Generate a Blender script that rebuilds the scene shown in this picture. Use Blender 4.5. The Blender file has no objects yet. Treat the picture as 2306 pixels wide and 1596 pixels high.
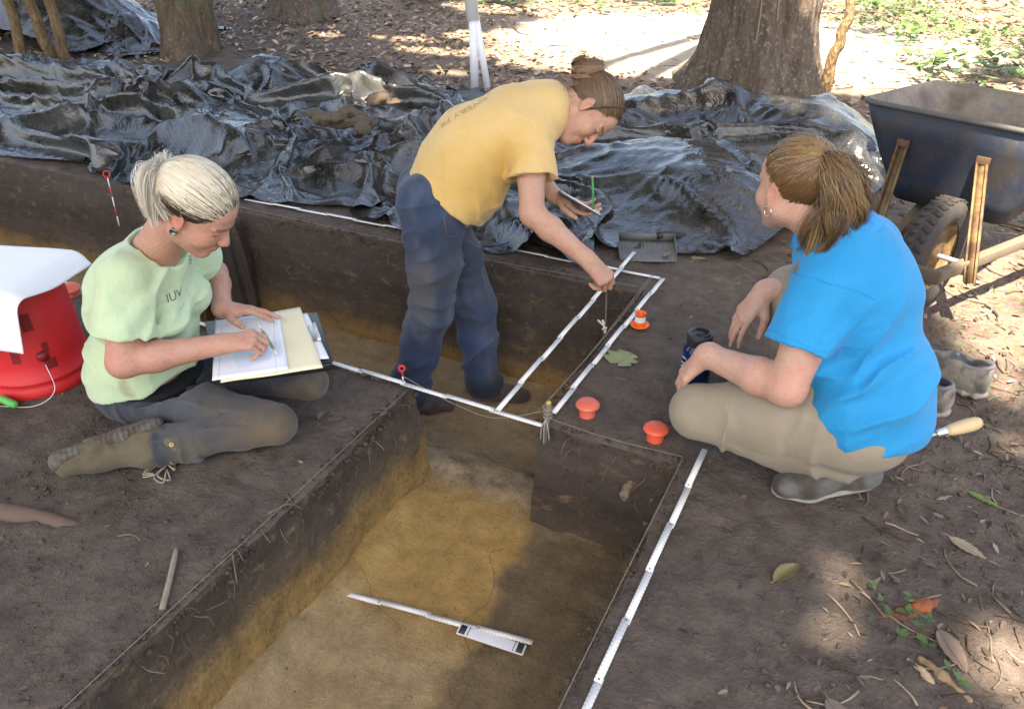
import bpy, bmesh, math, random
import numpy as np
from mathutils import Vector, Matrix
from mathutils.bvhtree import BVHTree

# ------------------------------------------------------------------ camera, sky, sun, exposure
SC = bpy.context.scene
COL = SC.collection
PITCH, YAW, CAMH = math.radians(31.085), math.radians(26.05), 1.5
cam_d = bpy.data.cameras.new('camera'); cam = bpy.data.objects.new('camera', cam_d); COL.objects.link(cam)
cam.location = (0, 0, CAMH); cam.rotation_euler = (math.pi/2 - PITCH, 0, YAW)
cam_d.sensor_fit = 'HORIZONTAL'; cam_d.sensor_width = 36; cam_d.lens = 36*1802/2306
cam_d.clip_start = 0.05; cam_d.clip_end = 400
SC.camera = cam
SUN_EL, SUN_AZ = math.radians(62), math.radians(168)       # azimuth from +Y towards +X
sun_dir = Vector((math.sin(SUN_AZ)*math.cos(SUN_EL), math.cos(SUN_AZ)*math.cos(SUN_EL), math.sin(SUN_EL)))
w = bpy.data.worlds.new('World'); SC.world = w; w.use_nodes = True
nt = w.node_tree; nt.nodes.clear()
sky = nt.nodes.new('ShaderNodeTexSky'); sky.sky_type = 'NISHITA'; sky.sun_disc = False
sky.sun_elevation = SUN_EL; sky.sun_rotation = SUN_AZ
sky.air_density = 1.0; sky.dust_density = 3.0; sky.ozone_density = 1.0
bg = nt.nodes.new('ShaderNodeBackground'); bg.inputs['Strength'].default_value = 0.115
wo = nt.nodes.new('ShaderNodeOutputWorld')
nt.links.new(sky.outputs[0], bg.inputs[0]); nt.links.new(bg.outputs[0], wo.inputs[0])
sl = bpy.data.lights.new('sun', 'SUN'); sl.energy = 5.0; sl.angle = math.radians(0.6); sl.color = (1, .95, .87)
so = bpy.data.objects.new('sun', sl); COL.objects.link(so); so.location = (1.5, -6, 12)
so.rotation_euler = sun_dir.to_track_quat('Z', 'Y').to_euler()
SC.view_settings.view_transform = 'Standard'; SC.view_settings.look = 'None'
SC.view_settings.exposure = 2.45; SC.view_settings.gamma = 1.0; SC.view_settings.use_curve_mapping = False
try: SC.view_settings.use_white_balance = True; SC.view_settings.white_balance_temperature = 7500; SC.view_settings.white_balance_tint = 12
except Exception: pass
SC.cycles.max_bounces = 6; SC.cycles.diffuse_bounces = 3; SC.cycles.glossy_bounces = 3; SC.cycles.transparent_max_bounces = 6

random.seed(7); RNG = np.random.default_rng(7)
A = np.array
def V3(*a): return np.array(a, float)
def nrm(v): v = np.asarray(v, float); return v/ (np.linalg.norm(v)+1e-12)

# ------------------------------------------------------------------ numpy noise
def _h(i, j, k, s):
    i = i.astype(np.uint32); j = j.astype(np.uint32); k = k.astype(np.uint32)
    with np.errstate(over='ignore'):
        n = i*np.uint32(374761393) + j*np.uint32(668265263) + k*np.uint32(2147483647) + np.uint32(s*974711 & 0xffffffff)
        n = (n ^ (n >> np.uint32(13)))*np.uint32(1274126177); n = n ^ (n >> np.uint32(16))
    return (n & np.uint32(0xffff)).astype(np.float32)/65535.0
def noise3(P, s=0):
    P = np.asarray(P, np.float32); F = np.floor(P); f = P-F; I = F.astype(np.int64)
    u = f*f*f*(f*(f*6-15)+10); r = 0
    for a in (0, 1):
        for b in (0, 1):
            for c in (0, 1):
                wt = (u[..., 0] if a else 1-u[..., 0])*(u[..., 1] if b else 1-u[..., 1])*(u[..., 2] if c else 1-u[..., 2])
                r = r + wt*_h(I[..., 0]+a, I[..., 1]+b, I[..., 2]+c, s)
    return r*2-1
def fbm3(P, oct=4, s=0, g=.5):
    r = 0; a = 1.0; P = np.asarray(P, np.float32)
    for o in range(oct):
        r = r + a*noise3(P, s+o*17); P = P*2.03+3.1; a *= g
    return r
def fbm2(x, y, oct=4, s=0, g=.5):
    return fbm3(np.stack([np.asarray(x, np.float32), np.asarray(y, np.float32), np.zeros_like(x, dtype=np.float32)], -1), oct, s, g)
def sstep(a, b, x): t = np.clip((x-a)/(b-a), 0, 1); return t*t*(3-2*t)

# ------------------------------------------------------------------ mesh helpers
def mesh_np(name, Vv, faces, smooth=True):
    """faces: int array (n,3) or (n,4), or list of such arrays"""
    if not isinstance(faces, (list, tuple)): faces = [faces]
    faces = [np.asarray(f, np.int32) for f in faces if len(f)]
    me = bpy.data.meshes.new(name); Vv = np.asarray(Vv, np.float32)
    me.vertices.add(len(Vv)); me.vertices.foreach_set('co', Vv.ravel())
    nl = sum(f.size for f in faces); npoly = sum(len(f) for f in faces)
    me.loops.add(nl); me.polygons.add(npoly)
    me.loops.foreach_set('vertex_index', np.concatenate([f.ravel() for f in faces]))
    tot = np.concatenate([np.full(len(f), f.shape[1], np.int32) for f in faces])
    st = np.zeros(npoly, np.int32); st[1:] = np.cumsum(tot)[:-1]
    me.polygons.foreach_set('loop_start', st)
    if smooth: me.polygons.foreach_set('use_smooth', np.ones(npoly, bool))
    me.update(calc_edges=True); me.validate(); return me
def set_col(me, C, name='Col'):
    C = np.asarray(C, np.float32)
    if C.shape[1] == 3: C = np.concatenate([C, np.ones((len(C), 1), np.float32)], 1)
    a = me.color_attributes.new(name, 'FLOAT_COLOR', 'POINT'); a.data.foreach_set('color', C.ravel())
RAW = set()      # things whose parts are given in the thing's own space
def link(name, me, material=None, parent=None):
    o = bpy.data.objects.new(name, me); COL.objects.link(o)
    if material is not None and me is not None and not me.materials: me.materials.append(material)
    if parent is not None:
        o.parent = parent; top = parent
        while top.parent: top = top.parent
        if parent is top and top.name not in RAW: o.matrix_parent_inverse = Matrix.Translation(-parent.location)
    return o
def tag(o, label=None, cat=None, group=None, kind=None):
    if label: o['label'] = label
    if cat: o['category'] = cat
    if group: o['group'] = group
    if kind: o['kind'] = kind
    return o
def thing(name, loc, label, cat, group=None):
    o = bpy.data.objects.new(name, None); COL.objects.link(o); o.location = loc; o.empty_display_size = .05
    return tag(o, label, cat, group)
class MB:
    """collects verts / faces in world space"""
    def __init__(s): s.v = []; s.q = []; s.t = []; s.n = 0; s.c = []; s.usec = False
    def add(s, v, q=(), t=(), col=None):
        v = np.asarray(v, float).reshape(-1, 3)
        q = np.asarray(q, int).reshape(-1, 4); t = np.asarray(t, int).reshape(-1, 3)
        s.v.append(v); s.q.append(q+s.n); s.t.append(t+s.n); s.n += len(v)
        if col is not None: s.usec = True
        s.c.append(np.tile(np.asarray(col if col is not None else (1, 1, 1), float), (len(v), 1)) if np.ndim(col) < 2 else np.asarray(col, float))
        return s
    def xf(s, M):
        M = np.asarray(M); s.v = [v@M[:3, :3].T+M[:3, 3] for v in s.v]; return s
    def mesh(s, name, smooth=False):
        me = mesh_np(name, np.concatenate(s.v), [np.concatenate(s.q), np.concatenate(s.t)], smooth)
        if s.usec: set_col(me, np.concatenate(s.c))
        return me
    def build(s, name, material, parent=None, smooth=False, bevel=0, seg=2, angle=30):
        me = s.mesh(name, smooth); o = link(name, me, material, parent)
        if bevel:
            bm = bmesh.new(); bm.from_mesh(me)
            bmesh.ops.remove_doubles(bm, verts=bm.verts, dist=1e-5)
            es = [e for e in bm.edges if len(e.link_faces) == 2 and e.calc_face_angle(0) > math.radians(angle)]
            bmesh.ops.bevel(bm, geom=es, offset=bevel, segments=seg, profile=.5, affect='EDGES', clamp_overlap=True)
            bm.to_mesh(me); bm.free()
            me.polygons.foreach_set('use_smooth', np.ones(len(me.polygons), bool)); me.update()
            try: me.set_sharp_from_angle(angle=math.radians(50))
            except Exception: pass
        return o
    def box(s, c, size, R=None, col=None):
        c = A(c, float); h = A(size, float)/2
        v = A([[x, y, z] for x in (-1, 1) for y in (-1, 1) for z in (-1, 1)])*h
        if R is not None: v = v@np.asarray(R).T
        return s.add(v+c, [(0, 1, 3, 2), (4, 6, 7, 5), (0, 4, 5, 1), (2, 3, 7, 6), (0, 2, 6, 4), (1, 5, 7, 3)], col=col)
    def beam(s, a, b, wd, ht, up=(0, 0, 1), col=None):
        a, b = A(a, float), A(b, float); d = nrm(b-a); u = A(up, float); sx = nrm(np.cross(d, u)); u = np.cross(sx, d)
        R = np.stack([d, sx, u], 1)
        return s.box((a+b)/2, (np.linalg.norm(b-a), wd, ht), R, col)
    def tube(s, pts, r, n=8, caps=True, col=None):
        pts = A(pts, float); m = len(pts); r = np.broadcast_to(np.asarray(r, float), (m,))
        T = np.gradient(pts, axis=0); T /= np.linalg.norm(T, axis=1)[:, None]+1e-12
        u = np.cross(T[0], A([0, 0, 1.]));
        if np.linalg.norm(u) < 1e-3: u = np.cross(T[0], A([0, 1., 0]))
        u = nrm(u); vs = []
        for i in range(m):
            u = nrm(u-T[i]*(u@T[i])); v = np.cross(T[i], u)
            a = np.arange(n)*2*math.pi/n
            vs.append(pts[i]+r[i]*(np.cos(a)[:, None]*u+np.sin(a)[:, None]*v))
        vs = np.concatenate(vs); q = []
        for i in range(m-1):
            for k in range(n): q.append((i*n+k, i*n+(k+1) % n, (i+1)*n+(k+1) % n, (i+1)*n+k))
        t = []
        if caps:
            vs = np.concatenate([vs, pts[:1], pts[-1:]])
            for k in range(n): t.append((m*n, (k+1) % n, k)); t.append((m*n+1, (m-1)*n+k, (m-1)*n+(k+1) % n))
        if col is not None and np.ndim(col) == 2:
            c = np.repeat(np.asarray(col), n, 0); col = np.concatenate([c, c[:1], c[-1:]]) if caps else c
        return s.add(vs, q, t, col)
    def lathe(s, prof, n=32, M=None, col=None):
        prof = A(prof, float); m = len(prof); a = np.arange(n)*2*math.pi/n
        vs = np.concatenate([np.stack([r*np.cos(a), r*np.sin(a), np.full(n, z)], 1) for r, z in prof]); q = []
        for i in range(m-1):
            for k in range(n): q.append((i*n+k, i*n+(k+1) % n, (i+1)*n+(k+1) % n, (i+1)*n+k))
        if M is not None: M = np.asarray(M); vs = vs@M[:3, :3].T+M[:3, 3]
        if col is not None and np.ndim(col) == 2: col = np.repeat(np.asarray(col), n, 0)
        return s.add(vs, q, col=col)
def frame(o, x=None, z=None, y=None):
    """4x4 with given axes"""
    if z is not None and x is not None:
        z = nrm(z); x = nrm(A(x, float)-z*(A(x, float)@z)); y = np.cross(z, x)
    elif z is not None:
        z = nrm(z); t = A([1., 0, 0]) if abs(z[0]) < .9 else A([0, 1., 0]); x = nrm(t-z*(t@z)); y = np.cross(z, x)
    M = np.eye(4); M[:3, 0] = x; M[:3, 1] = y; M[:3, 2] = z; M[:3, 3] = o; return M
def spline(P, n):
    """Catmull-Rom through P"""
    P = A(P, float); m = len(P); Q = np.concatenate([[2*P[0]-P[1]], P, [2*P[-1]-P[-2]]])
    t = np.linspace(0, m-1-1e-9, n); i = t.astype(int); f = (t-i)[:, None]
    a, b, c, d = Q[i], Q[i+1], Q[i+2], Q[i+3]
    return .5*((2*b)+(-a+c)*f+(2*a-5*b+4*c-d)*f**2+(-a+3*b-3*c+d)*f**3)
def grid_faces(nx, ny):
    i = np.arange(nx*ny).reshape(nx, ny)
    return np.stack([i[:-1, :-1], i[1:, :-1], i[1:, 1:], i[:-1, 1:]], -1).reshape(-1, 4)

# ------------------------------------------------------------------ materials
MATS = {}
def rgb(h):
    if isinstance(h, str):
        c = [int(h[i:i+2], 16)/255 for i in (0, 2, 4)]
        return tuple(x/12.92 if x <= .04045 else ((x+.055)/1.055)**2.4 for x in c)+(1,)
    return tuple(h)+(1,) if len(h) == 3 else tuple(h)
class NB:
    def __init__(s, name):
        s.m = bpy.data.materials.new(name); s.m.use_nodes = True; s.t = s.m.node_tree; s.t.nodes.clear()
        s.out = s.t.nodes.new('ShaderNodeOutputMaterial'); s.b = s.t.nodes.new('ShaderNodeBsdfPrincipled')
        s.t.links.new(s.b.outputs[0], s.out.inputs[0])
    def n(s, ty, **kw):
        nd = s.t.nodes.new('ShaderNode'+ty)
        for k, v in kw.items(): setattr(nd, k, v)
        return nd
    def l(s, a, b): s.t.links.new(a, b)
    def put(s, nd, key, v):
        i = nd.inputs[key]
        if hasattr(v, 'is_output') or isinstance(v, bpy.types.NodeSocket): s.l(v, i)
        else: i.default_value = v
    def pos(s): return s.n('NewGeometry').outputs['Position']
    def obj(s): return s.n('TexCoord').outputs['Object']
    def noise(s, vec, scale, detail=4, rough=.55, dist=0, out='Fac'):
        nd = s.n('TexNoise'); s.l(vec, nd.inputs['Vector']); nd.inputs['Scale'].default_value = scale
        nd.inputs['Detail'].default_value = detail; nd.inputs['Roughness'].default_value = rough; nd.inputs['Distortion'].default_value = dist
        return nd.outputs[out]
    def vor(s, vec, scale, feature='F1', out='Distance', rnd=1):
        nd = s.n('TexVoronoi', feature=feature); s.l(vec, nd.inputs['Vector']); nd.inputs['Scale'].default_value = scale
        nd.inputs['Randomness'].default_value = rnd; return nd.outputs[out]
    def map(s, vec, scale=(1, 1, 1), rot=(0, 0, 0), loc=(0, 0, 0)):
        nd = s.n('Mapping'); s.l(vec, nd.inputs['Vector']); nd.inputs['Scale'].default_value = scale
        nd.inputs['Rotation'].default_value = rot; nd.inputs['Location'].default_value = loc; return nd.outputs[0]
    def ramp(s, fac, stops, interp='LINEAR'):
        nd = s.n('ValToRGB'); s.l(fac, nd.inputs[0]); e = nd.color_ramp.elements; nd.color_ramp.interpolation = interp
        while len(e) < len(stops): e.new(.5)
        for k, (p, c) in enumerate(stops):
            e[k].position = p; e[k].color = rgb(c) if not isinstance(c, (int, float)) else (c, c, c, 1)
        return nd.outputs[0]
    def mix(s, fac, a, b, mode='MIX'):
        nd = s.n('Mix', data_type='RGBA', blend_type=mode); nd.clamp_factor = True
        for key, v in ((0, fac), (6, a), (7, b)):
            if isinstance(v, (int, float)) and key: v = (v, v, v, 1)
            if isinstance(v, (tuple, str, list)): v = rgb(v)
            s.put(nd, key, v)
        return nd.outputs[2]
    def math(s, op, a, b=0.0, c=None, clamp=False):
        nd = s.n('Math', operation=op, use_clamp=clamp); s.put(nd, 0, a); s.put(nd, 1, b)
        if c is not None: s.put(nd, 2, c)
        return nd.outputs[0]
    def sep(s, vec): nd = s.n('SeparateXYZ'); s.l(vec, nd.inputs[0]); return nd.outputs
    def attr(s, name='Col', out='Color'): nd = s.n('Attribute'); nd.attribute_name = name; return nd.outputs[out]
    def bump(s, h, dist=.01, strength=1.0, normal=None):
        nd = s.n('Bump'); s.l(h, nd.inputs['Height']); nd.inputs['Distance'].default_value = dist; nd.inputs['Strength'].default_value = strength
        if normal is not None: s.l(normal, nd.inputs['Normal'])
        return nd.outputs[0]
    def fin(s, color=None, rough=None, normal=None, metal=None, spec=None, **kw):
        b = s.b.inputs
        for k, v in (('Base Color', color), ('Roughness', rough), ('Normal', normal), ('Metallic', metal), ('Specular IOR Level', spec)):
            if v is None: continue
            if isinstance(v, (tuple, str, list)): v = rgb(v)
            s.put(s.b, k, v)
        for k, v in kw.items(): s.put(s.b, k, v)
        return s.m
def simple(name, color, rough=.6, var=.15, scale=30, bump=0, bscale=200, metal=0, spec=.5, dirt=0, dirtc='5a4632', dscale=8):
    """plain surface with tonal variation, optional dirt and fine relief"""
    k = NB(name); p = k.obj(); c = rgb(color)
    f = k.noise(p, scale, 4)
    col = k.mix(f, tuple(x*(1-var) for x in c[:3]), tuple(min(1, x*(1+var)) for x in c[:3]))
    if dirt:
        d = k.ramp(k.noise(p, dscale, 6, .65), [(.5-.25*dirt, 0.0), (.85-.25*dirt, 1.0)])
        col = k.mix(k.math('MULTIPLY', d, min(1, dirt)), col, dirtc)
    nm = k.bump(k.noise(p, bscale, 3), bump) if bump else None
    return k.fin(col, k.ramp(k.noise(p, scale*2), [(0, max(0, rough-.1)), (1, min(1, rough+.12))]), nm, metal, spec)
# ------------------------------------------------------------------ soil materials
def soil_ground():
    k = NB('soil_ground'); p = k.pos(); x, y, z = k.sep(p)
    n1 = k.noise(p, 1.3, 5, .6); n2 = k.noise(p, 9, 6, .7); n3 = k.noise(p, 60, 4, .7); n4 = k.noise(k.map(p, (1, 1, 1), (0, 0, .6)), 28, 5, .75, .6)
    trod = k.mix(k.ramp(n2, [(.3, 0.0), (.7, 1.0)]), (.066, .049, .038), (.142, .112, .089))
    trod = k.mix(k.math('MULTIPLY', k.ramp(n3, [(.55, 0.0), (.8, 1.0)]), .5), trod, (.19, .158, .13))
    trod = k.mix(k.math('MULTIPLY', k.ramp(n4, [(.28, 1.0), (.42, 0.0)]), .6), trod, (.018, .013, .010))
    far = k.mix(k.ramp(n2, [(.3, 0.0), (.72, 1.0)]), (.11, .078, .055), (.24, .18, .13))
    far = k.mix(k.math('MULTIPLY', k.ramp(n4, [(.5, 0.0), (.75, 1.0)]), .6), far, (.34, .27, .2))
    sp = k.vor(p, 46, 'F1', 'Color'); far = k.mix(.22, far, sp, 'OVERLAY')
    # beyond the trodden work area the floor is pale leaf mould
    edge = k.math('ADD', k.math('ADD', y, k.math('MULTIPLY', x, .75)), k.math('MULTIPLY', n1, 2.2))
    f = k.ramp(k.math('MULTIPLY', edge, .1), [(.33, 0.0), (.5, 1.0)])
    col = k.mix(f, trod, far)
    # sun glare beyond the sheeting, painted in as a pale patch of ground
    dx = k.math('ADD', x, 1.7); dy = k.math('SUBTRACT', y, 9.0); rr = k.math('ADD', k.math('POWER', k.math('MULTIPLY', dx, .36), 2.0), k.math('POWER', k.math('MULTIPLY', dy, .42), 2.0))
    sun_glare = k.ramp(k.math('ADD', rr, k.math('MULTIPLY', k.math('SUBTRACT', n2, .5), .9)), [(.6, 1.0), (1.0, 0.0)])
    col = k.mix(k.math('MULTIPLY', sun_glare, .85), col, k.mix(n2, (.34, .27, .20), (.52, .44, .34)))
    h = k.math('ADD', k.math('MULTIPLY', n2, .7), k.math('ADD', k.math('MULTIPLY', n3, .35), k.math('MULTIPLY', n4, .4)))
    return k.fin(col, .93, k.bump(h, .026, 1.0), spec=.25)
def soil_wall():
    k = NB('soil_profile'); p = k.pos(); x, y, z = k.sep(p)
    wv = k.math('MULTIPLY', k.math('SUBTRACT', k.noise(k.map(p, (1, 1, .35)), 4.5, 5, .6), .5), .17)
    zz = k.math('ADD', k.math('ADD', z, wv), k.math('MULTIPLY_ADD', k.math('MULTIPLY', k.math('LESS_THAN', y, 1.96), k.math('LESS_THAN', x, -1.15)), -.26, .20))
    up = k.math('MULTIPLY_ADD', zz, 1.25, 1.0)      # z=0 -> 1, -.8 -> 0
    col = k.ramp(up, [(.30, (.34, .22, .085)), (.46, (.36, .225, .075)), (.60, (.27, .172, .065)), (.68, (.125, .09, .055)), (.78, (.085, .064, .046)), (.93, (.062, .047, .036)), (1, (.075, .057, .045))])
    ochre = k.ramp(k.noise(k.map(p, (1, 1, 2.2)), 11, 6, .7), [(.56, 0.0), (.72, 1.0)])
    col = k.mix(k.math('MULTIPLY', ochre, .6), col, (.30, .21, .095))
    dark = k.ramp(k.noise(p, 7, 5, .7, .4), [(.28, 1.0), (.44, 0.0)])
    col = k.mix(k.math('MULTIPLY', dark, .55), col, (.03, .022, .017))
    n3 = k.noise(p, 75, 4, .75)
    col = k.mix(k.math('MULTIPLY', k.ramp(n3, [(.35, 1.0), (.5, 0.0)]), .45), col, (.035, .026, .02))
    n5 = k.noise(p, 170, 3, .7); col = k.mix(k.math('MULTIPLY', k.ramp(n5, [(.54, 0.0), (.7, 1.0)]), .4), col, k.mix(1, col, (1.8, 1.7, 1.55), 'MULTIPLY'))
    band = k.ramp(k.noise(k.map(p, (1.2, 1.2, 16)), 1.0, 4, .6), [(.40, 0.0), (.60, 1.0)]); col = k.mix(k.math('MULTIPLY', band, .35), col, k.mix(1, col, (.6, .58, .55), 'MULTIPLY'))
    st = k.noise(k.map(p, (60, 60, 5)), 1, 3)          # trowel marks
    h = k.math('ADD', k.math('MULTIPLY', n3, .35), k.math('ADD', k.math('MULTIPLY', k.noise(p, 20, 5, .7), 1.0), k.math('MULTIPLY', st, .25)))
    return k.fin(col, .92, k.bump(h, .014, .9), spec=.25)
def soil_floor():
    k = NB('soil_floor'); p = k.pos(); x, y, z = k.sep(p)
    n1 = k.noise(p, 2.3, 5, .6); n2 = k.noise(p, 13, 6, .72); n3 = k.noise(p, 85, 4, .7)
    ochre = k.mix(k.ramp(n2, [(.3, 0.0), (.7, 1.0)]), (.27, .165, .055), (.44, .29, .105))
    grey = k.mix(k.ramp(n2, [(.3, 0.0), (.7, 1.0)]), (.105, .077, .046), (.20, .148, .085))
    pale = k.mix(k.ramp(n2, [(.3, 0.0), (.7, 1.0)]), (.23, .165, .08), (.40, .30, .165))
    # feature stain to the right of a wavy line, ochre subsoil to the left, pale silt nearest the camera
    wv = k.math('MULTIPLY', k.math('SUBTRACT', k.noise(k.map(p, (1, 1, 0)), 3.2, 3, .5), .5), .42)
    fx = k.math('ADD', x, wv)
    fr = k.ramp(k.math('MULTIPLY_ADD', fx, 1.0, 1.4), [(.57, 0.0), (.62, 1.0)])
    col = k.mix(fr, ochre, grey)
    fy = k.math('ADD', y, k.math('MULTIPLY', wv, .8))
    near = k.ramp(k.math('MULTIPLY', fy, .5), [(.60, 1.0), (.70, 0.0)])
    notr = k.math('SUBTRACT', 1.0, fr)
    col = k.mix(k.math('MULTIPLY', near, k.math('MULTIPLY_ADD', notr, .75, .25)), col, pale)
    # mottled brown ramp towards the north trench, pale sand inside it
    gap = k.ramp(k.math('MULTIPLY', k.math('ADD', y, k.math('ADD', k.math('MULTIPLY', wv, .9), k.math('MULTIPLY', k.math('SUBTRACT', n2, .5), .35))), .25), [(.462, 0.0), (.500, 1.0)])
    mot = k.mix(k.ramp(k.noise(p, 8, 6, .75), [(.38, 0.0), (.62, 1.0)]), (.16, .12, .078), (.42, .31, .18))
    col = k.mix(gap, col, mot)
    tr = k.ramp(k.math('MULTIPLY', fy, .25), [(.535, 0.0), (.60, 1.0)])
    sand = k.mix(k.ramp(n2, [(.3, 0.0), (.75, 1.0)]), (.25, .18, .095), (.42, .31, .18))
    col = k.mix(tr, col, sand)
    n5 = k.noise(p, 190, 3, .7); n6 = k.noise(k.map(p, (30, 8, 8), (0, 0, .35)), 1.0, 4, .6)
    col = k.mix(k.math('MULTIPLY', k.ramp(n5, [(.52, 0.0), (.70, 1.0)]), .45), col, k.mix(1, col, (.45, .40, .34), 'MULTIPLY'))
    col = k.mix(k.math('MULTIPLY', k.ramp(n3, [(.54, 0.0), (.72, 1.0)]), .40), col, k.mix(1, col, (1.5, 1.45, 1.4), 'MULTIPLY'))
    col = k.mix(k.math('MULTIPLY', k.ramp(n6, [(.48, 0.0), (.62, 1.0)]), .22), col, k.mix(1, col, (.62, .60, .56), 'MULTIPLY'))
    sp = k.ramp(k.vor(p, 22, 'F1'), [(.05, 1.0), (.12, 0.0)])
    col = k.mix(k.math('MULTIPLY', sp, k.ramp(n1, [(.45, 0.0), (.6, .8)])), col, (.04, .028, .02))
    h = k.math('ADD', k.math('ADD', k.math('MULTIPLY', n2, .8), k.math('MULTIPLY', n6, .35)), k.math('ADD', k.math('MULTIPLY', n3, .4), k.math('MULTIPLY', n5, .2)))
    return k.fin(col, .92, k.bump(h, .012, 1.0), spec=.25)
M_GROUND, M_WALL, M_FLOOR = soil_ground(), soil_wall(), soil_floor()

# ------------------------------------------------------------------ ground with the excavation
AX0, AX1, AY0, AY1 = -1.30, -0.37, -0.6, 1.90          # south unit
BX0, BX1, BY1 = -6.2, -0.83, 2.93                      # north trench
KX0, KX1, KY0 = -3.32, -3.06, 2.55                     # baulk left standing in the trench
def in_pit(x, y):
    a = (x > AX0) & (x < AX1) & (y > AY0) & (y < AY1)
    b = (x > BX0) & (x < BX1) & (y > AY1-1e-6) & (y < BY1) & ~((x > KX0) & (x < KX1) & (y > KY0))
    g = (x > AX0) & (x < BX1) & (np.abs(y-AY1) < .02)
    return a | b | g
def wob(P):
    """small irregularity shared by everything that meets at the pit edges"""
    P = np.asarray(P, float); m = 1-.0*P[..., :1]
    d = np.stack([fbm3(P*6.0, 3, 11), fbm3(P*6.0+40, 3, 12), .0*P[..., 0]], -1)
    return d*np.array([.011, .011, 0])*m
def gz(x, y):
    x = np.asarray(x, float); y = np.asarray(y, float)
    r = np.maximum(np.abs(x+1.5)-3.5, np.abs(y-1.5)-3.0); far = sstep(0, 5, r)
    h = .007*fbm2(x*4, y*4, 4, 3) + .0035*fbm2(x*22, y*22, 3, 5, .6) + far*.09*fbm2(x*.35, y*.35, 3, 8)
    rt = sstep(-.25, .5, x-.12*y)                        # rougher, trampled ground on the right
    h = h + (.004+.010*rt)*np.abs(fbm2(x*14, y*14, 3, 21, .6)) - .010*np.clip(fbm2(x*3.1+4, y*3.1, 2, 77)-.25, 0, 1)
    lf = sstep(-.35, -.9, x+1.0)*sstep(1.6, 1.0, y)      # rough clods in front of the kneeling person
    h = h + .008*lf*np.abs(fbm2(x*17, y*17, 3, 23, .65))
    return h
def lines(spans, extra):
    L = []
    for a, b, st in spans: L += list(np.linspace(a, b, max(2, int(round((b-a)/st))+1)))
    L = np.unique(np.round(np.array(L+extra), 5)); keep = [L[0]]
    for v in L[1:]:
        if v-keep[-1] > .006 or any(abs(v-e) < 1e-6 for e in extra):
            if v-keep[-1] <= .006: keep[-1] = v
            else: keep.append(v)
    return np.array(keep)
gx = lines([(-80, -12, 4), (-12, -5, .2), (-5, -2.3, .035), (-2.3, .75, .018), (.75, 2, .05), (2, 8, .4), (8, 80, 4)], [AX0, AX1, BX0, BX1, KX0, KX1])
gy = lines([(-40, -4, 3), (-4, .3, .12), (.3, 3.2, .018), (3.2, 5, .04), (5, 14, .12), (14, 20, .6), (20, 120, 5)], [AY0, AY1, BY1, KY0])
XX, YY = np.meshgrid(gx, gy, indexing='ij')
cxm = (XX[:-1, :-1]+XX[1:, 1:])/2; cym = (YY[:-1, :-1]+YY[1:, 1:])/2
keep = ~in_pit(cxm, cym).ravel()
P = np.stack([XX, YY, np.zeros_like(XX)], -1).reshape(-1, 3)
edge_d = np.full(len(P), 9.0)
def rect_d(P, x0, x1, y0, y1):
    dx = np.maximum(np.maximum(x0-P[:, 0], P[:, 0]-x1), 0); dy = np.maximum(np.maximum(y0-P[:, 1], P[:, 1]-y1), 0)
    return np.hypot(dx, dy)
for rc in ((AX0, AX1, AY0, AY1), (BX0, KX0, AY1, BY1), (KX0, KX1, AY1, KY0), (KX1, BX1, AY1, BY1)):
    edge_d = np.minimum(edge_d, rect_d(P, *rc))
Zg = gz(P[:, 0], P[:, 1])*sstep(0, .05, edge_d) - .012*(1-sstep(0, .03, edge_d))**2
Wb = wob(P)
P2 = P+Wb*(1-sstep(.0, .25, edge_d))[:, None]; P2[:, 2] = Zg
fq = grid_faces(len(gx), len(gy))[keep]
used = np.zeros(len(P2), bool); used[fq.ravel()] = True; idx = np.cumsum(used)-1
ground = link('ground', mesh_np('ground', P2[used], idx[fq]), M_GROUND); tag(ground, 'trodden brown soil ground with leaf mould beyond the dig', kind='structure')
def gh(x, y): return float(gz(np.array([x]), np.array([y]))[0])

def floor_z(x, y):
    x = np.asarray(x, float); y = np.asarray(y, float)
    z = -.405 + .03*sstep(1.2, .5, y)
    z = z - .157*sstep(1.98, 2.42, y)
    z = z + .05*sstep(AX0+.17, AX0+.05, x)*sstep(1.95, 1.7, y)           # concave foot of the left section
    z = z + .012*fbm2(x*9, y*9, 3, 35)*sstep(1.85, 1.98, y)*sstep(2.5, 2.2, y)   # rough ramp where the baulk was taken down
    z = z - .012*sstep(-.95, -.75, x+.05*np.sin(y*5))*sstep(1.9, 1.75, y)
    z = z + .006*fbm2(x*5, y*5, 4, 31) + .0025*fbm2(x*25, y*25, 3, 33)
    return z
def floor_piece(x0, x1, y0, y1, st):
    xs = np.linspace(x0, x1, int((x1-x0)/st)+2); ys = np.linspace(y0, y1, int((y1-y0)/st)+2)
    X, Y = np.meshgrid(xs, ys, indexing='ij'); Q = np.stack([X, Y, floor_z(X, Y)], -1).reshape(-1, 3)
    return Q, grid_faces(len(xs), len(ys))
mb = MB()
for a in ((AX0-.05, AX1+.05, AY0-.05, AY1+.015, .015), (AX0-.3, BX1+.05, AY1+.015, BY1+.05, .015), (BX0-.05, AX0-.3, AY1-.05, BY1+.05, .03)):
    q, f = floor_piece(*a); mb.add(q, f)
fl = link('pit_floor', mb.mesh('pit_floor', True), M_FLOOR); tag(fl, 'scraped ochre and grey subsoil floor of the excavation', kind='structure')

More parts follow.
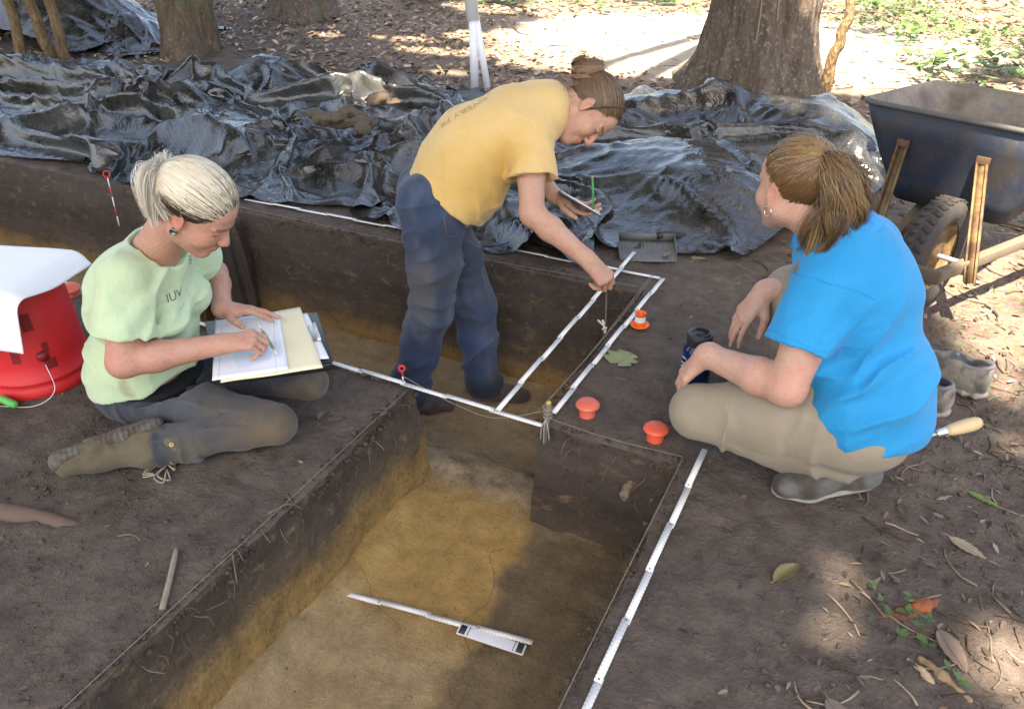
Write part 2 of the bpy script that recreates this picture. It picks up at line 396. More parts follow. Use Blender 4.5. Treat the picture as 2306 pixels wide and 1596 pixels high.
def wall(p0, p1, inward, batter=.05, e0=None, e1=None, st=.016, depth=.72, name='pit_wall', und=1.0):
    p0, p1 = A(p0, float), A(p1, float); Ln = np.linalg.norm(p1-p0); n = max(3, int(Ln/st)+1); m = int(depth/st)+1
    t = np.linspace(0, 1, n); zz = -np.linspace(0, 1, m)**1.0*depth
    T, ZZ = np.meshgrid(t, zz, indexing='ij')
    Q = np.zeros((n, m, 3)); Q[..., 0] = p0[0]+(p1-p0)[0]*T; Q[..., 1] = p0[1]+(p1-p0)[1]*T; Q[..., 2] = ZZ
    Q2 = Q+wob(Q); Q2[..., 2] = ZZ-.012*(ZZ > -1e-6)
    dpt = -ZZ/depth; inw = A([inward[0], inward[1], 0.])
    lump = und*(.006*fbm3(Q*9, 3, 51)+.004*fbm3(Q*31, 3, 53))*sstep(0, .06, -ZZ)
    endf = np.minimum(T, 1-T)*Ln; lump = lump*sstep(0, .05, endf)
    Q2 = Q2+inw*(batter*dpt**1.15+lump)[..., None]
    for ev, dist in ((e0, T*Ln), (e1, (1-T)*Ln)):           # carry battered corners round so the faces meet
        if ev is not None: Q2 = Q2+A([ev[0], ev[1], 0.])*(dpt**1.15*sstep(.10, 0, dist))[..., None]
    o = link(name, mesh_np(name, Q2.reshape(-1, 3), grid_faces(n, m)), M_WALL); return tag(o, kind='structure')
W_ = [((AX0, AY0), (AX0, AY1), (1, 0), .07, None, (0, .04)), ((AX1, AY0), (AX1, AY1), (-1, 0), .05), ((BX1, AY1), (AX1, AY1), (0, -1), .04, (-.04, 0), None),
      ((BX1, AY1), (BX1, BY1), (-1, 0), .04, (0, -.04), None), ((BX0, AY1), (AX0, AY1), (0, 1), .04, None, (.07, 0)), ((BX0, BY1), (KX0, BY1), (0, -1), .05),
      ((KX1, BY1), (BX1, BY1), (0, -1), .05), ((KX0, KY0), (KX0, BY1), (-1, 0), .03, (0, -.03), None), ((KX1, KY0), (KX1, BY1), (1, 0), .03, (0, -.03), None),
      ((KX0, KY0), (KX1, KY0), (0, -1), .03, (-.03, 0), (.03, 0)), ((BX0, AY1), (BX0, BY1), (1, 0), .03), ((AX0, AY0), (AX1, AY0), (0, 1), .03)]
for w_ in W_: wall(*w_)
# ------------------------------------------------------------------ trees
def bark(name, c0, c1, c2, sc=1.0):
    k = NB(name); p = k.pos()
    q = k.map(p, (sc*9, sc*9, sc*2.0)); f1 = k.noise(q, 1.6, 6, .7, .5); f2 = k.noise(p, 34, 5, .7)
    v = k.vor(k.map(p, (sc*26, sc*26, sc*8)), 1, 'F1')
    col = k.mix(k.ramp(f1, [(.3, 0.0), (.65, 1.0)]), c0, c1)
    col = k.mix(k.math('MULTIPLY', k.ramp(f2, [(.55, 0.0), (.72, 1.0)]), .75), col, c2)
    col = k.mix(k.math('MULTIPLY', k.ramp(k.noise(p, 3.0, 3), [(.55, 0.0), (.7, 1.0)]), .35), col, (.12, .15, .07))
    h = k.math('ADD', k.math('MULTIPLY', f1, 1.0), k.math('ADD', k.math('MULTIPLY', v, .6), k.math('MULTIPLY', f2, .4)))
    return k.fin(col, .9, k.bump(h, .03, 1.0), spec=.2)
M_BARK = bark('bark_grey_brown', (.06, .044, .033), (.16, .122, .092), (.40, .36, .31))
M_BARK2 = bark('bark_warm_brown', (.06, .042, .028), (.17, .118, .076), (.30, .25, .2))
M_TWIG = bark('sapling_bark', (.10, .062, .03), (.26, .17, .09), (.34, .26, .17), 2)
def leafmat(name, c0, c1, trans=.35):
    k = NB(name); col = k.mix(k.noise(k.pos(), 2.5, 3), c0, c1)
    k.fin(col, .5, spec=.3)
    tr = k.n('BsdfTranslucent'); k.l(col, tr.inputs[0]); mx = k.n('MixShader'); mx.inputs[0].default_value = trans
    k.l(k.b.outputs[0], mx.inputs[1]); k.l(tr.outputs[0], mx.inputs[2]); k.l(mx.outputs[0], k.out.inputs[0]); return k.m
M_LEAF = leafmat('canopy_leaf', (.045, .075, .02), (.085, .125, .035), .25)
def trunk_mesh(base, r_mid, h, flare=1.5, lean=(0, 0), seed=1, roots=5, nh=150, na=112, rough=.02, top=.75):
    z = np.concatenate([[-.15], np.linspace(0, 1, nh)**1.35*h]); a = np.arange(na)*2*math.pi/na
    ZZ, AA = np.meshgrid(z, a, indexing='ij'); rs = np.random.default_rng(seed)
    fl = np.exp(-np.maximum(ZZ, 0)/.42)
    r = r_mid*(1-(1-top)*np.clip(ZZ/h, 0, 1)) + r_mid*(flare-1)*fl
    for i in range(roots):
        a0 = rs.uniform(0, 2*math.pi); w_ = rs.uniform(.25, .45)
        d = (AA-a0+math.pi) % (2*math.pi)-math.pi
        r = r+r_mid*rs.uniform(.25, .6)*np.exp(-(d/w_)**2)*np.exp(-np.maximum(ZZ, 0)/.25)
        r = r+r_mid*.10*np.exp(-(d/w_)**2)*np.exp(-ZZ/1.6)
    Q = np.stack([np.cos(AA)*2.2, np.sin(AA)*2.2, ZZ*1.1/r_mid*.35], -1)
    r = r*(1+.05*fbm3(Q, 3, seed)) + rough*fbm3(Q*np.array([4, 4, 2.2]), 3, seed+5) + rough*.6*np.abs(fbm3(Q*np.array([9, 9, 4.0]), 2, seed+9))
    X = base[0]+r*np.cos(AA)+lean[0]*np.maximum(ZZ, 0); Y = base[1]+r*np.sin(AA)+lean[1]*np.maximum(ZZ, 0)
    Pt = np.stack([X, Y, ZZ+gh(base[0], base[1])], -1).reshape(-1, 3); i = np.arange(len(z)*na).reshape(len(z), na)
    f = np.stack([i[:-1], np.roll(i, -1, 1)[:-1], np.roll(i, -1, 1)[1:], i[1:]], -1).reshape(-1, 4)
    return mesh_np('trunk', Pt, f)
# crown leaves: set by where their shade falls, with the gaps the sun comes through
HOLES = [(-2.75, 8.6, 1.3, 1.8), (-2.15, 7.65, .8, .65), (-3.3, 7.9, .7, .65), (-.55, 8.0, .85, 1.15), (-.15, 9.0, .8, .95), (-1.4, 9.2, .8, 1.0), (-3.2, 7.3, .7, .5), (.8, 7.2, .5, .4), (1.3, 6.2, .4, .35), (-3.6, 10.4, 1.2, 1.0), (.6, 10.4, .9, 1.0), (1.6, 11.5, .8, 1.2), (-1.8, 11.2, 1.2, .9), (.55, 12.4, .9, 1.6), (-2.4, 12.3, .8, 1.2), (-.9, 11.5, .9, 1.0),
         (-4.95, 7.45, .38, .13), (-4.35, 7.05, .34, .13), (-4.15, 7.85, .45, .2), (-5.75, 7.25, .24, .12), (-3.7, 6.35, .25, .1), (-5.1, 9.6, .5, .3),
         (.36, 3.55, .22, .24), (.58, 3.12, .2, .2), (.47, 2.72, .12, .09), (.5, 2.47, .08, .07), (.12, 1.58, .07, .085), (.09, 1.38, .075, .07), (.48, 1.53, .1, .12), (.62, 3.95, .3, .3),
         (.95, 5.6, .3, .3), (.3, 5.9, .25, .2), (1.3, 8.5, .6, .5), (-3.35, 4.75, .22, .16), (-2.95, 4.4, .12, .1), (-.4, 5.45, .4, .3), (-1.55, 5.65, .4, .2), (-.2, 4.7, .15, .2)]
sd = A(sun_dir)
def canopy(n, seed):
    rs = np.random.default_rng(seed)
    g = np.stack([rs.uniform(-12.5, 2.6, n), rs.uniform(-.9, 12.5, n)], 1)
    ok = np.ones(n, bool)
    for (hx, hy, rx, ry) in HOLES:
        ok &= ((g[:, 0]-hx)/(rx+min(.10, rx*.45)))**2+((g[:, 1]-hy)/(ry+min(.10, ry*.45)))**2 > 1
    ok &= ~((g[:, 1] > 6.9) & (g[:, 0] > -4.6) & (rs.random(n) < .72) & (np.hypot(g[:, 0]+1.5, g[:, 1]-6.6) > .8))
    g = g[ok]; n = len(g); z = rs.uniform(7.5, 11.5, n)
    c = np.stack([g[:, 0]+sd[0]/sd[2]*z, g[:, 1]+sd[1]/sd[2]*z, z], 1)
    L = rs.uniform(.11, .19, n)[:, None]; Wd = L*rs.uniform(.5, .7, n)[:, None]
    nn = rs.normal(size=(n, 3))*.55+A([0, 0, 1.]); nn /= np.linalg.norm(nn, axis=1)[:, None]
    t = rs.normal(size=(n, 3)); t -= nn*np.sum(t*nn, 1)[:, None]; t /= np.linalg.norm(t, axis=1)[:, None]; b = np.cross(nn, t)
    v = np.stack([c-t*L, c+b*Wd, c+t*L, c-b*Wd], 1).reshape(-1, 3)
    return c, v
cc, cv = canopy(84000, 4)
TREES = [('(big)', (-1.17, 6.78)), ('(b)', (-6.45, 6.05)), ('(c)', (-6.7, 8.15))]
own = np.argmin(np.stack([np.hypot(cc[:, 0]-t[1][0]-sd[0]*8, cc[:, 1]-t[1][1]-sd[1]*8) for t in TREES]), 0)
def tree(i, name, base, r, h, label, m, **kw):
    t = thing(name, (base[0], base[1], 0), label, 'tree')
    link('trunk', trunk_mesh(base, r, h, **kw), m, t)
    sel = np.repeat(own == i, 4); v = cv[sel]
    link('crown', mesh_np('crown', v, np.arange(len(v)).reshape(-1, 4)), M_LEAF, t)
    rs = np.random.default_rng(i+40); cs = cc[own == i]; mb = MB()
    for q in range(7):
        e = cs[rs.integers(len(cs))]; s0 = A([base[0]+kw.get('lean', (0, 0))[0]*h, base[1]+kw.get('lean', (0, 0))[1]*h, h-.15-.4*rs.random()])
        m1 = (s0*.6+e*.4)+rs.normal(size=3)*.3+A([0, 0, .4])
        mb.tube(spline([s0, m1, e], 14), np.linspace(r*.45, .03, 14), 8)
    mb.build('limbs', m, t, True); return t
tree(0, 'oak_tree', TREES[0][1], .345, 6.0, 'thick grey-brown tree trunk with flared roots behind the black tarp', M_BARK, flare=1.25, lean=(.012, 0), seed=4, roots=6)
tree(1, 'tree', TREES[1][1], .235, 6.0, 'brown tree trunk standing behind the tarp at upper left', M_BARK2, flare=1.12, lean=(.0, .01), seed=9, roots=4)
tree(2, 'tree', TREES[2][1], .22, 6.0, 'dark tree base with spreading roots at the top edge of the photo', M_BARK, flare=1.7, lean=(.0, .0), seed=14, roots=6)
M_VINE = simple('vine', (.32, .24, .15), .8)
mb = MB()
for a0, amp in ((-1.55, .03), (-1.1, .03)):
    zs = np.linspace(0.02, 2.2, 26)
    rr_ = .372+.085*np.exp(-zs/.3)
    an = a0+amp*3*np.sin(zs*3+a0*4)
    mb.tube(np.stack([-1.17+rr_*np.cos(an)+.012*zs, 6.78+rr_*np.sin(an), zs], 1), .0045, 6)
mb.build('vine', M_VINE, bpy.data.objects['oak_tree'], True)
# saplings
def sapling(name, pts, r0, r1, label, leaves=0, seed=0):
    t = thing(name, tuple(pts[0]), label, 'sapling', None)
    pp = spline(pts, 40); pp[1:, :2] += .012*np.stack([fbm2(np.arange(39)*.4+seed, np.zeros(39), 2, seed), fbm2(np.arange(39)*.4, np.zeros(39)+9, 2, seed+1)], 1)
    MB().tube(pp, np.linspace(r0, r1, 40), 10).build('stem', M_TWIG, t, True); return t
sapling('sapling', [(-7.32, 4.86, -.03), (-7.45, 5.0, .5), (-7.75, 5.1, 1.3), (-8.0, 5.2, 2.6)], .05, .03, 'leaning brown sapling stem leftmost of the three at the upper left corner', seed=1)
sapling('sapling', [(-7.12, 5.02, -.03), (-7.3, 5.1, .45), (-7.52, 5.2, 1.2), (-7.7, 5.3, 2.6)], .055, .035, 'middle leaning brown sapling stem of the three at the upper left corner', seed=2)
sapling('sapling', [(-6.98, 5.05, -.03), (-7.02, 5.07, .5), (-7.08, 5.1, 1.2), (-7.15, 5.1, 2.6)], .05, .035, 'straight pale sapling stem rightmost of the three at the upper left corner', seed=3)
sapling('sapling', [(-.63, 6.85, -.03), (-.6, 6.9, .35), (-.58, 7.0, .62), (-.68, 7.2, 1.0), (-.82, 7.4, 1.6), (-.9, 7.5, 2.4)], .045, .02, 'thin bent sapling just right of the thick tree trunk', seed=4)

# ------------------------------------------------------------------ litter
M_LITTER = None
def litter_mat():
    k = NB('dead_leaf'); c = k.attr(); f = k.noise(k.pos(), 90, 3)
    return k.fin(k.mix(k.math('MULTIPLY', f, .5), c, k.mix(1, c, (.5, .42, .35), 'MULTIPLY')), .75, spec=.3)
M_LITTER = litter_mat()
def leaf_cloud(n, xy, size, cols, seed, lift=.006, tilt=.35, aspect=(.3, .55)):
    rs = np.random.default_rng(seed); x, y = xy[:, 0], xy[:, 1]; n = len(xy)
    z = gz(x, y)+rs.uniform(.002, lift, n); c = np.stack([x, y, z], 1)
    L = rs.uniform(*size, n)[:, None]/2; W = L*rs.uniform(*aspect, n)[:, None]
    nn = rs.normal(size=(n, 3))*tilt*A([1, 1, .2])+A([0, 0, 1.]); nn /= np.linalg.norm(nn, axis=1)[:, None]
    a = rs.uniform(0, 6.283, n); t = np.stack([np.cos(a), np.sin(a), 0*a], 1); t -= nn*np.sum(t*nn, 1)[:, None]; t /= np.linalg.norm(t, axis=1)[:, None]; b = np.cross(nn, t)
    cu = rs.uniform(.1, .5, n)[:, None]*L
    v = np.stack([c-t*L, c-t*L*.3+b*W+nn*cu*.5, c+t*L*.35+b*W*.8+nn*cu*.5, c+t*L+nn*cu*.3, c+t*L*.35-b*W*.8+nn*cu*.5, c-t*L*.3-b*W+nn*cu*.5], 1)
    v[:, :, 2] += (L*.25)*np.abs(nn[:, :1]) + .002
    i = np.arange(n)[:, None]*6
    q = np.concatenate([i+A([[0, 1, 2, 3]]), i+A([[0, 3, 4, 5]])])
    C = A(cols)[rs.integers(len(cols), size=n)]*rs.uniform(.7, 1.3, (n, 1))
    return v.reshape(-1, 3), q, np.repeat(C, 6, 0)
BROWN = [(.26, .18, .115), (.32, .235, .16), (.20, .14, .09), (.38, .29, .21), (.44, .36, .28), (.17, .125, .09), (.33, .22, .13)]
rs = np.random.default_rng(5)
def pts_in(n, x0, x1, y0, y1, f): 
    p = np.stack([rs.uniform(x0, x1, n), rs.uniform(y0, y1, n)], 1); k = f(p[:, 0], p[:, 1]); return p[k & ~in_pit(p[:, 0], p[:, 1])]
mb = MB()
p = pts_in(26000, -12, 3.5, 3.2, 14, lambda x, y: (((y+.55*x+.5*fbm2(x, y, 2, 9) > 3.0) & ((x < -.8) | (y > 4.9))) | (x < -6.2)) & ((((x+1.7)*.36)**2+((y-9)*.42)**2+.5*fbm2(x*2, y*2, 2, 4) > .75) | (rs.random(len(x)) < .12)))
v, q, c = leaf_cloud(0, p, (.04, .10), BROWN, 6, .02); mb.add(v, q, col=c)
p = pts_in(1700, -.9, 3, 3.0, 6.5, lambda x, y: (x > .0) & (y > 3.3) | (rs.random(len(x)) < .2)); v, q, c = leaf_cloud(0, p, (.018, .055), [(.2, .15, .11), (.27, .2, .14), (.15, .11, .08), (.33, .26, .19), (.12, .09, .065)], 7, .008); mb.add(v, q, col=c)
lit = link('leaf_litter', mb.mesh('leaf_litter', True), M_LITTER); tag(lit, 'pale brown fallen leaves strewn over the woodland floor', 'leaf litter', kind='stuff')
mb = MB()
p = pts_in(1500, -.3, 1.0, .9, 3.3, lambda x, y: (x > .02+.10*(y-1)) | (rs.random(len(x)) < .12)); v, q, c = leaf_cloud(0, p, (.010, .040), [(.13, .105, .085), (.2, .165, .135), (.1, .075, .058), (.24, .2, .165), (.15, .105, .07), (.05, .038, .03)], 8, .004, .2, (.2, .4)); mb.add(v, q, col=c)
p = pts_in(260, -2.6, -.3, .5, 3.3, lambda x, y: rs.random(len(x)) < .8); v, q, c = leaf_cloud(0, p, (.012, .035), [(.11, .08, .06), (.17, .12, .08), (.24, .17, .1), (.08, .05, .035)], 9, .004, .2, (.25, .5)); mb.add(v, q, col=c)
o = link('leaf_fragments', mb.mesh('leaf_fragments', True), M_LITTER); tag(o, 'small broken leaf fragments trodden into the soil around the pits', 'leaf fragments', kind='stuff')
# twigs and clods
mb = MB()
def twigs(n, x0, x1, y0, y1, f, ln, r, cols, seed):
    rs2 = np.random.default_rng(seed)
    for _ in range(n):
        x, y = rs2.uniform(x0, x1), rs2.uniform(y0, y1)
        if not f(x, y) or in_pit(A([x]), A([y]))[0]: continue
        a = rs2.uniform(0, 6.28); l = rs2.uniform(*ln); rr = rs2.uniform(*r); m = 5
        s = np.linspace(-.5, .5, m)*l; bend = rs2.normal()*.15*l*(1-(2*s/l)**2)
        px = x+s*math.cos(a)-bend*math.sin(a); py = y+s*math.sin(a)+bend*math.cos(a)
        pz = gz(px, py)+rr*.7+rs2.uniform(0, .006)*np.abs(np.linspace(-1, 1, m))
        mb.tube(np.stack([px, py, pz], 1), np.linspace(rr, rr*.5, m), 5, True, col=A(cols[rs2.integers(len(cols))])*rs2.uniform(.7, 1.2))
TW = [(.12, .085, .055), (.2, .15, .1), (.07, .05, .035), (.3, .23, .16)]
twigs(420, -.1, 1.0, .9, 4.2, lambda x, y: x > .05+.08*(y-1), (.03, .14), (.0012, .0035), TW, 1)
twigs(160, -1.0, 1.6, 3.3, 6, lambda x, y: x > .05 or y < 3.7, (.05, .22), (.0018, .006), TW+[(.4, .32, .24)], 2)
twigs(260, -9, 2.5, 5.6, 13, lambda x, y: True, (.08, .5), (.003, .009), TW+[(.36, .28, .2)], 3)
twigs(60, -2.4, -.3, .6, 3.2, lambda x, y: True, (.02, .08), (.001, .0022), TW, 4)
o = link('fallen_twigs', mb.mesh('fallen_twigs', True), M_LITTER); tag(o, 'thin dead twigs lying scattered over the ground', 'twigs', kind='stuff')
# soil crumbs
ico_v, ico_f = None, None
bm = bmesh.new(); bmesh.ops.create_icosphere(bm, subdivisions=1, radius=1); ico_v = A([list(v.co) for v in bm.verts]); ico_f = A([[v.index for v in f.verts] for f in bm.faces]); bm.free()
def crumbs(n, x0, x1, y0, y1, f, size, seed, zf=gz, sub=False):
    rs2 = np.random.default_rng(seed); mbc = MB()
    p = np.stack([rs2.uniform(x0, x1, n), rs2.uniform(y0, y1, n)], 1); p = p[f(p[:, 0], p[:, 1])]
    z = zf(p[:, 0], p[:, 1]); n = len(p); s = size[0]*(size[1]/size[0])**(rs2.random(n)**2.2)
    sc = rs2.uniform(.55, 1.2, (n, 3))*s[:, None]; sc[:, 2] *= .7
    V = ico_v[None]*(1+.35*rs2.uniform(-1, 1, (n, len(ico_v), 1)))*sc[:, None]
    V[..., 0] += p[:, 0:1]; V[..., 1] += p[:, 1:2]; V[..., 2] += (z+sc[:, 2]*.25)[:, None]
    F = (ico_f[None]+(np.arange(n)*len(ico_v))[:, None, None]).reshape(-1, 3)
    return mbc.add(V.reshape(-1, 3), t=F)
allp = lambda x, y: ~in_pit(x, y)
mb1 = crumbs(11000, -2.7, .9, .5, 3.3, lambda x, y: ~in_pit(x, y) & ((x > -.2+.1*y) | (y < 1.15) | (rs.random(len(x)) < .45)), (.0016, .010), 11)
o = link('soil_crumbs', mb1.mesh('soil_crumbs', False), M_GROUND); tag(o, 'loose crumbs of brown soil on the trodden ground', 'soil crumbs', kind='stuff')
mb1 = crumbs(900, -2.2, -.4, .3, 2.8, lambda x, y: in_pit(x, y), (.0015, .008), 12, floor_z)
o = link('floor_crumbs', mb1.mesh('floor_crumbs', False), M_FLOOR); tag(o, 'loose crumbs of subsoil on the scraped pit floor', 'soil crumbs', kind='stuff')

ed_ = []
rsE = np.random.default_rng(77)
for (a, b, n) in (((AX0, .3), (AX0, AY1), 700), ((AX1, .6), (AX1, AY1), 300), ((BX1, AY1), (AX1, AY1), 160), ((BX1, AY1), (BX1, BY1), 260), ((-3.0, BY1), (BX1, BY1), 500), ((-2.2, AY1), (AX0, AY1), 200)):
    t_ = rsE.random(n)[:, None]; ed_.append(A(a)*(1-t_)+A(b)*t_+rsE.normal(size=(n, 2))*.016)
ed_ = np.concatenate(ed_); nE = len(ed_); scE = rsE.uniform(.6, 1.2, (nE, 3))*(.002*(5.0**(rsE.random(nE)**2)))[:, None]
VE = ico_v[None]*(1+.35*rsE.uniform(-1, 1, (nE, len(ico_v), 1)))*scE[:, None]; inE = in_pit(ed_[:, 0], ed_[:, 1])
VE[..., 0] += ed_[:, 0:1]; VE[..., 1] += ed_[:, 1:2]; VE[..., 2] += np.where(inE, -.016-.02*rsE.random(nE), -.002)[:, None]
o = link('edge_crumbs', MB().add(VE.reshape(-1, 3), t=(ico_f[None]+(np.arange(nE)*len(ico_v))[:, None, None]).reshape(-1, 3)).mesh('edge_crumbs'), M_WALL); tag(o, 'crumbling bits of soil along the cut edges of the pits', 'soil crumbs', kind='stuff')
# hair roots hanging out of the sections
mb = MB()
for (x0, y0, x1, y1, nx_, ny_, n) in ((AX0, .7, AX0, 1.85, 1, 0, 70), (-3.0, BY1, -.9, BY1, 0, -1, 90), (-.8, AY1, -.4, AY1, 0, -1, 22)):
    for _ in range(n):
        t_ = rsE.random(); z_ = -.02-.24*rsE.random()**1.6; c = A([x0+(x1-x0)*t_, y0+(y1-y0)*t_, z_])+A([nx_, ny_, 0])*(.004+.06*-z_); L = rsE.uniform(.015, .06)
        e1 = c+A([nx_, ny_, 0])*L*.35+rsE.normal(size=3)*L*.3; e2 = e1+A([0, 0, -L*.6])+rsE.normal(size=3)*L*.35
        mb.tube(spline([c-A([nx_, ny_, 0])*.01, e1, e2], 6), rsE.uniform(.0005, .0014), 4, False, col=A([.16, .115, .08])*rsE.uniform(.5, 1.6))
o = link('hair_roots', mb.mesh('hair_roots', True), M_LITTER); tag(o, 'thin hair roots hanging from the cut soil sections', 'rootlets', kind='stuff')
# ------------------------------------------------------------------ black plastic sheeting
def tarp_mat(name, dust=.5):
    k = NB(name); p = k.obj()
    n1 = k.noise(p, 3.2, 6, .68, .4); n2 = k.noise(p, 38, 5, .7); n3 = k.noise(p, 8, 5, .65)
    d = k.math('MULTIPLY', k.ramp(n1, [(.38, 0.0), (.68, 1.0)]), dust)
    d2 = k.math('MULTIPLY', k.ramp(n2, [(.5, 0.0), (.78, 1.0)]), dust*.7)
    col = k.mix(d, (.012, .0125, .011), (.105, .10, .086)); col = k.mix(d2, col, (.15, .14, .118))
    rg = k.math('ADD', k.math('MULTIPLY', k.math('MAXIMUM', d, d2), .42), k.ramp(n3, [(.3, .07), (.7, .19)]))
    nm = k.bump(k.math('ADD', k.math('POWER', k.math('SUBTRACT', 1.0, k.math('ABSOLUTE', k.math('MULTIPLY_ADD', k.noise(p, 9, 4, .6, .6), 2.0, -1.0))), 5.0), k.math('MULTIPLY', n2, .15)), .005, .35)
    return k.fin(col, rg, nm, spec=.8)
M_TARP = tarp_mat('black_plastic', .5); M_TARPS = tarp_mat('shiny_black_plastic', .5); M_TARP2 = tarp_mat('dusty_black_plastic', .85)
BEND = 2.2
def run_cloth(name, P, nx, ny, colV, colF, grow, frames=34, stiff=18, bend=BEND, pins=None, grav=1.0):
    me = mesh_np(name, P, grid_faces(nx, ny)); o = bpy.data.objects.new(name, me); COL.objects.link(o)
    cm = mesh_np(name+'_bed', colV, colF); co = bpy.data.objects.new(name+'_bed', cm); COL.objects.link(co)
    co.modifiers.new('c', 'COLLISION'); co.collision.thickness_outer = .006; co.collision.cloth_friction = 25; co.collision.damping = .8
    md = o.modifiers.new('cl', 'CLOTH'); cs = md.settings
    cs.quality = 4; cs.mass = .25; cs.tension_stiffness = stiff; cs.compression_stiffness = stiff; cs.shear_stiffness = stiff*.6; cs.bending_stiffness = bend
    cs.tension_damping = 8; cs.compression_damping = 8; cs.shear_damping = 8; cs.air_damping = 3; cs.shrink_min = -grow; cs.shrink_max = -grow
    cs.effector_weights.gravity = grav
    md.collision_settings.use_collision = True; md.collision_settings.distance_min = .008; md.collision_settings.collision_quality = 2
    if pins is not None:
        vg = o.vertex_groups.new(name='pin'); vg.add([int(i) for i in pins], 1.0, 'REPLACE'); cs.vertex_group_mass = 'pin'
    md.point_cache.frame_start = 1; md.point_cache.frame_end = frames
    for fr in range(1, frames+1): SC.frame_set(fr)
    dg = bpy.context.evaluated_depsgraph_get(); ev = o.evaluated_get(dg); m2 = ev.to_mesh()
    V_ = np.empty(len(m2.vertices)*3, np.float32); m2.vertices.foreach_get('co', V_); ev.to_mesh_clear()
    SC.frame_set(1)
    for ob in (o, co): d = ob.data; bpy.data.objects.remove(ob); bpy.data.meshes.remove(d)
    return V_.reshape(-1, 3)
def refine(V_, nx, ny, crease=.004, seed=1, sub=2):
    """bicubic-ish upsample of the simulated sheet with fine crumple added"""
    G = V_.reshape(nx, ny, 3)
    def up(G, n):
        G = np.moveaxis(G, 0, 0); m = G.shape[0]; return spline(G.reshape(m, -1), (m-1)*n+1).reshape((m-1)*n+1, *G.shape[1:])
    G = up(G, sub); G = np.swapaxes(up(np.swapaxes(G, 0, 1), sub), 0, 1)
    n_, m_ = G.shape[:2]; Q = G.reshape(-1, 3).astype(np.float32)
    W = Q+.12*np.stack([noise3(Q*2.2, seed+7), noise3(Q*2.2+9, seed+8), noise3(Q*2+5, seed+9)], 1)
    cr = (1-np.abs(noise3(W*A([6, 9, 6]), seed)))**3+.6*(1-np.abs(noise3(W*A([13, 17, 12])+5, seed+2)))**3
    msk = np.clip(.5+1.2*noise3(Q*1.4, seed+11), 0, 1)
    cr = cr+msk*3.6*(1-np.abs(noise3(W*A([1.6, 7.5, 3]), seed+3)))**7+(1-msk)*3.0*(1-np.abs(noise3(W*A([4.5, 5.5, 4])+3, seed+6)))**7
    Q[:, 2] += crease*cr; return Q, grid_faces(n_, m_)
def tarp(name, C, nx, ny, hf, grow, seed, label, mat_, z0=.03, lift=.13, crease=.006, frames=34):
    """C: corners FL, FR, BR, BL on the ground; hf(x, y): heap beneath"""
    C = A(C, float); u, v = np.meshgrid(np.linspace(0, 1, nx), np.linspace(0, 1, ny), indexing='ij'); u = u[..., None]; v = v[..., None]
    XY = (1-u)*(1-v)*C[0]+u*(1-v)*C[1]+u*v*C[2]+(1-u)*v*C[3]
    x, y = XY[..., 0], XY[..., 1]; wx = x+.25*fbm2(x*1.1, y*1.1, 2, seed+4); wy = y+.22*fbm2(x*.9+7, y*.9, 2, seed+5)
    z = hf(x, y)+z0+lift*1.3*(1-np.abs(fbm2(wx*.55, wy*2.3, 2, seed)))**3+lift*.6*(1-np.abs(fbm2(wx*1.7, wy*1.9, 2, seed+9)))**2
    x0, x1, y0, y1 = C[:, 0].min()-.8, C[:, 0].max()+.8, C[:, 1].min()-.4, C[:, 1].max()+.8
    a = np.linspace(x0, x1, 70); b = np.linspace(y0, y1, 45); X, Y = np.meshgrid(a, b, indexing='ij')
    bed = np.stack([X, Y, hf(X, Y)], -1).reshape(-1, 3)
    S = run_cloth(name, np.stack([x, y, z], -1).reshape(-1, 3), nx, ny, bed, grid_faces(70, 45), grow, frames)
    Q, F = refine(S, nx, ny, crease, seed)
    o = link(name, mesh_np(name, Q, F), mat_); return tag(o, label, 'tarp', 'black plastic sheets')
bump = lambda x, y, cx, cy, rx, ry, h: h*np.exp(-(((x-cx)/rx)**2+((y-cy)/ry)**2))
def heap1(x, y):
    return bump(x, y, -5.6, 4.5, 1.3, .5, .10)+bump(x, y, -4.5, 5.0, .4, .3, .26)+bump(x, y, -3.6, 4.6, .5, .5, .13)+bump(x, y, -2.6, 4.4, .7, .5, .15)+bump(x, y, -4.4, 3.75, 1.3, .35, .10)+bump(x, y, -6.6, 4.2, .7, .6, .08)
def heap2(x, y):
    return bump(x, y, -1.25, 5.35, .75, .4, .24)+bump(x, y, -.45, 5.1, .4, .5, .26)+bump(x, y, -1.1, 4.3, .6, .4, .20)+bump(x, y, -.75, 3.9, .35, .25, .15)
tarp('plastic_sheet', [(-5.9, 2.98), (-1.35, 3.20), (-2.0, 5.1), (-7.4, 4.75)], 150, 66, heap1, .18, 5, 'large crumpled black plastic sheet spread along the trench at left', M_TARP)
tarp('plastic_sheet', [(-1.75, 3.28), (-.62, 3.62), (.0, 5.2), (-2.35, 5.75)], 70, 66, heap2, .22, 9, 'crumpled shiny black plastic sheet in front of the thick tree trunk', M_TARPS)
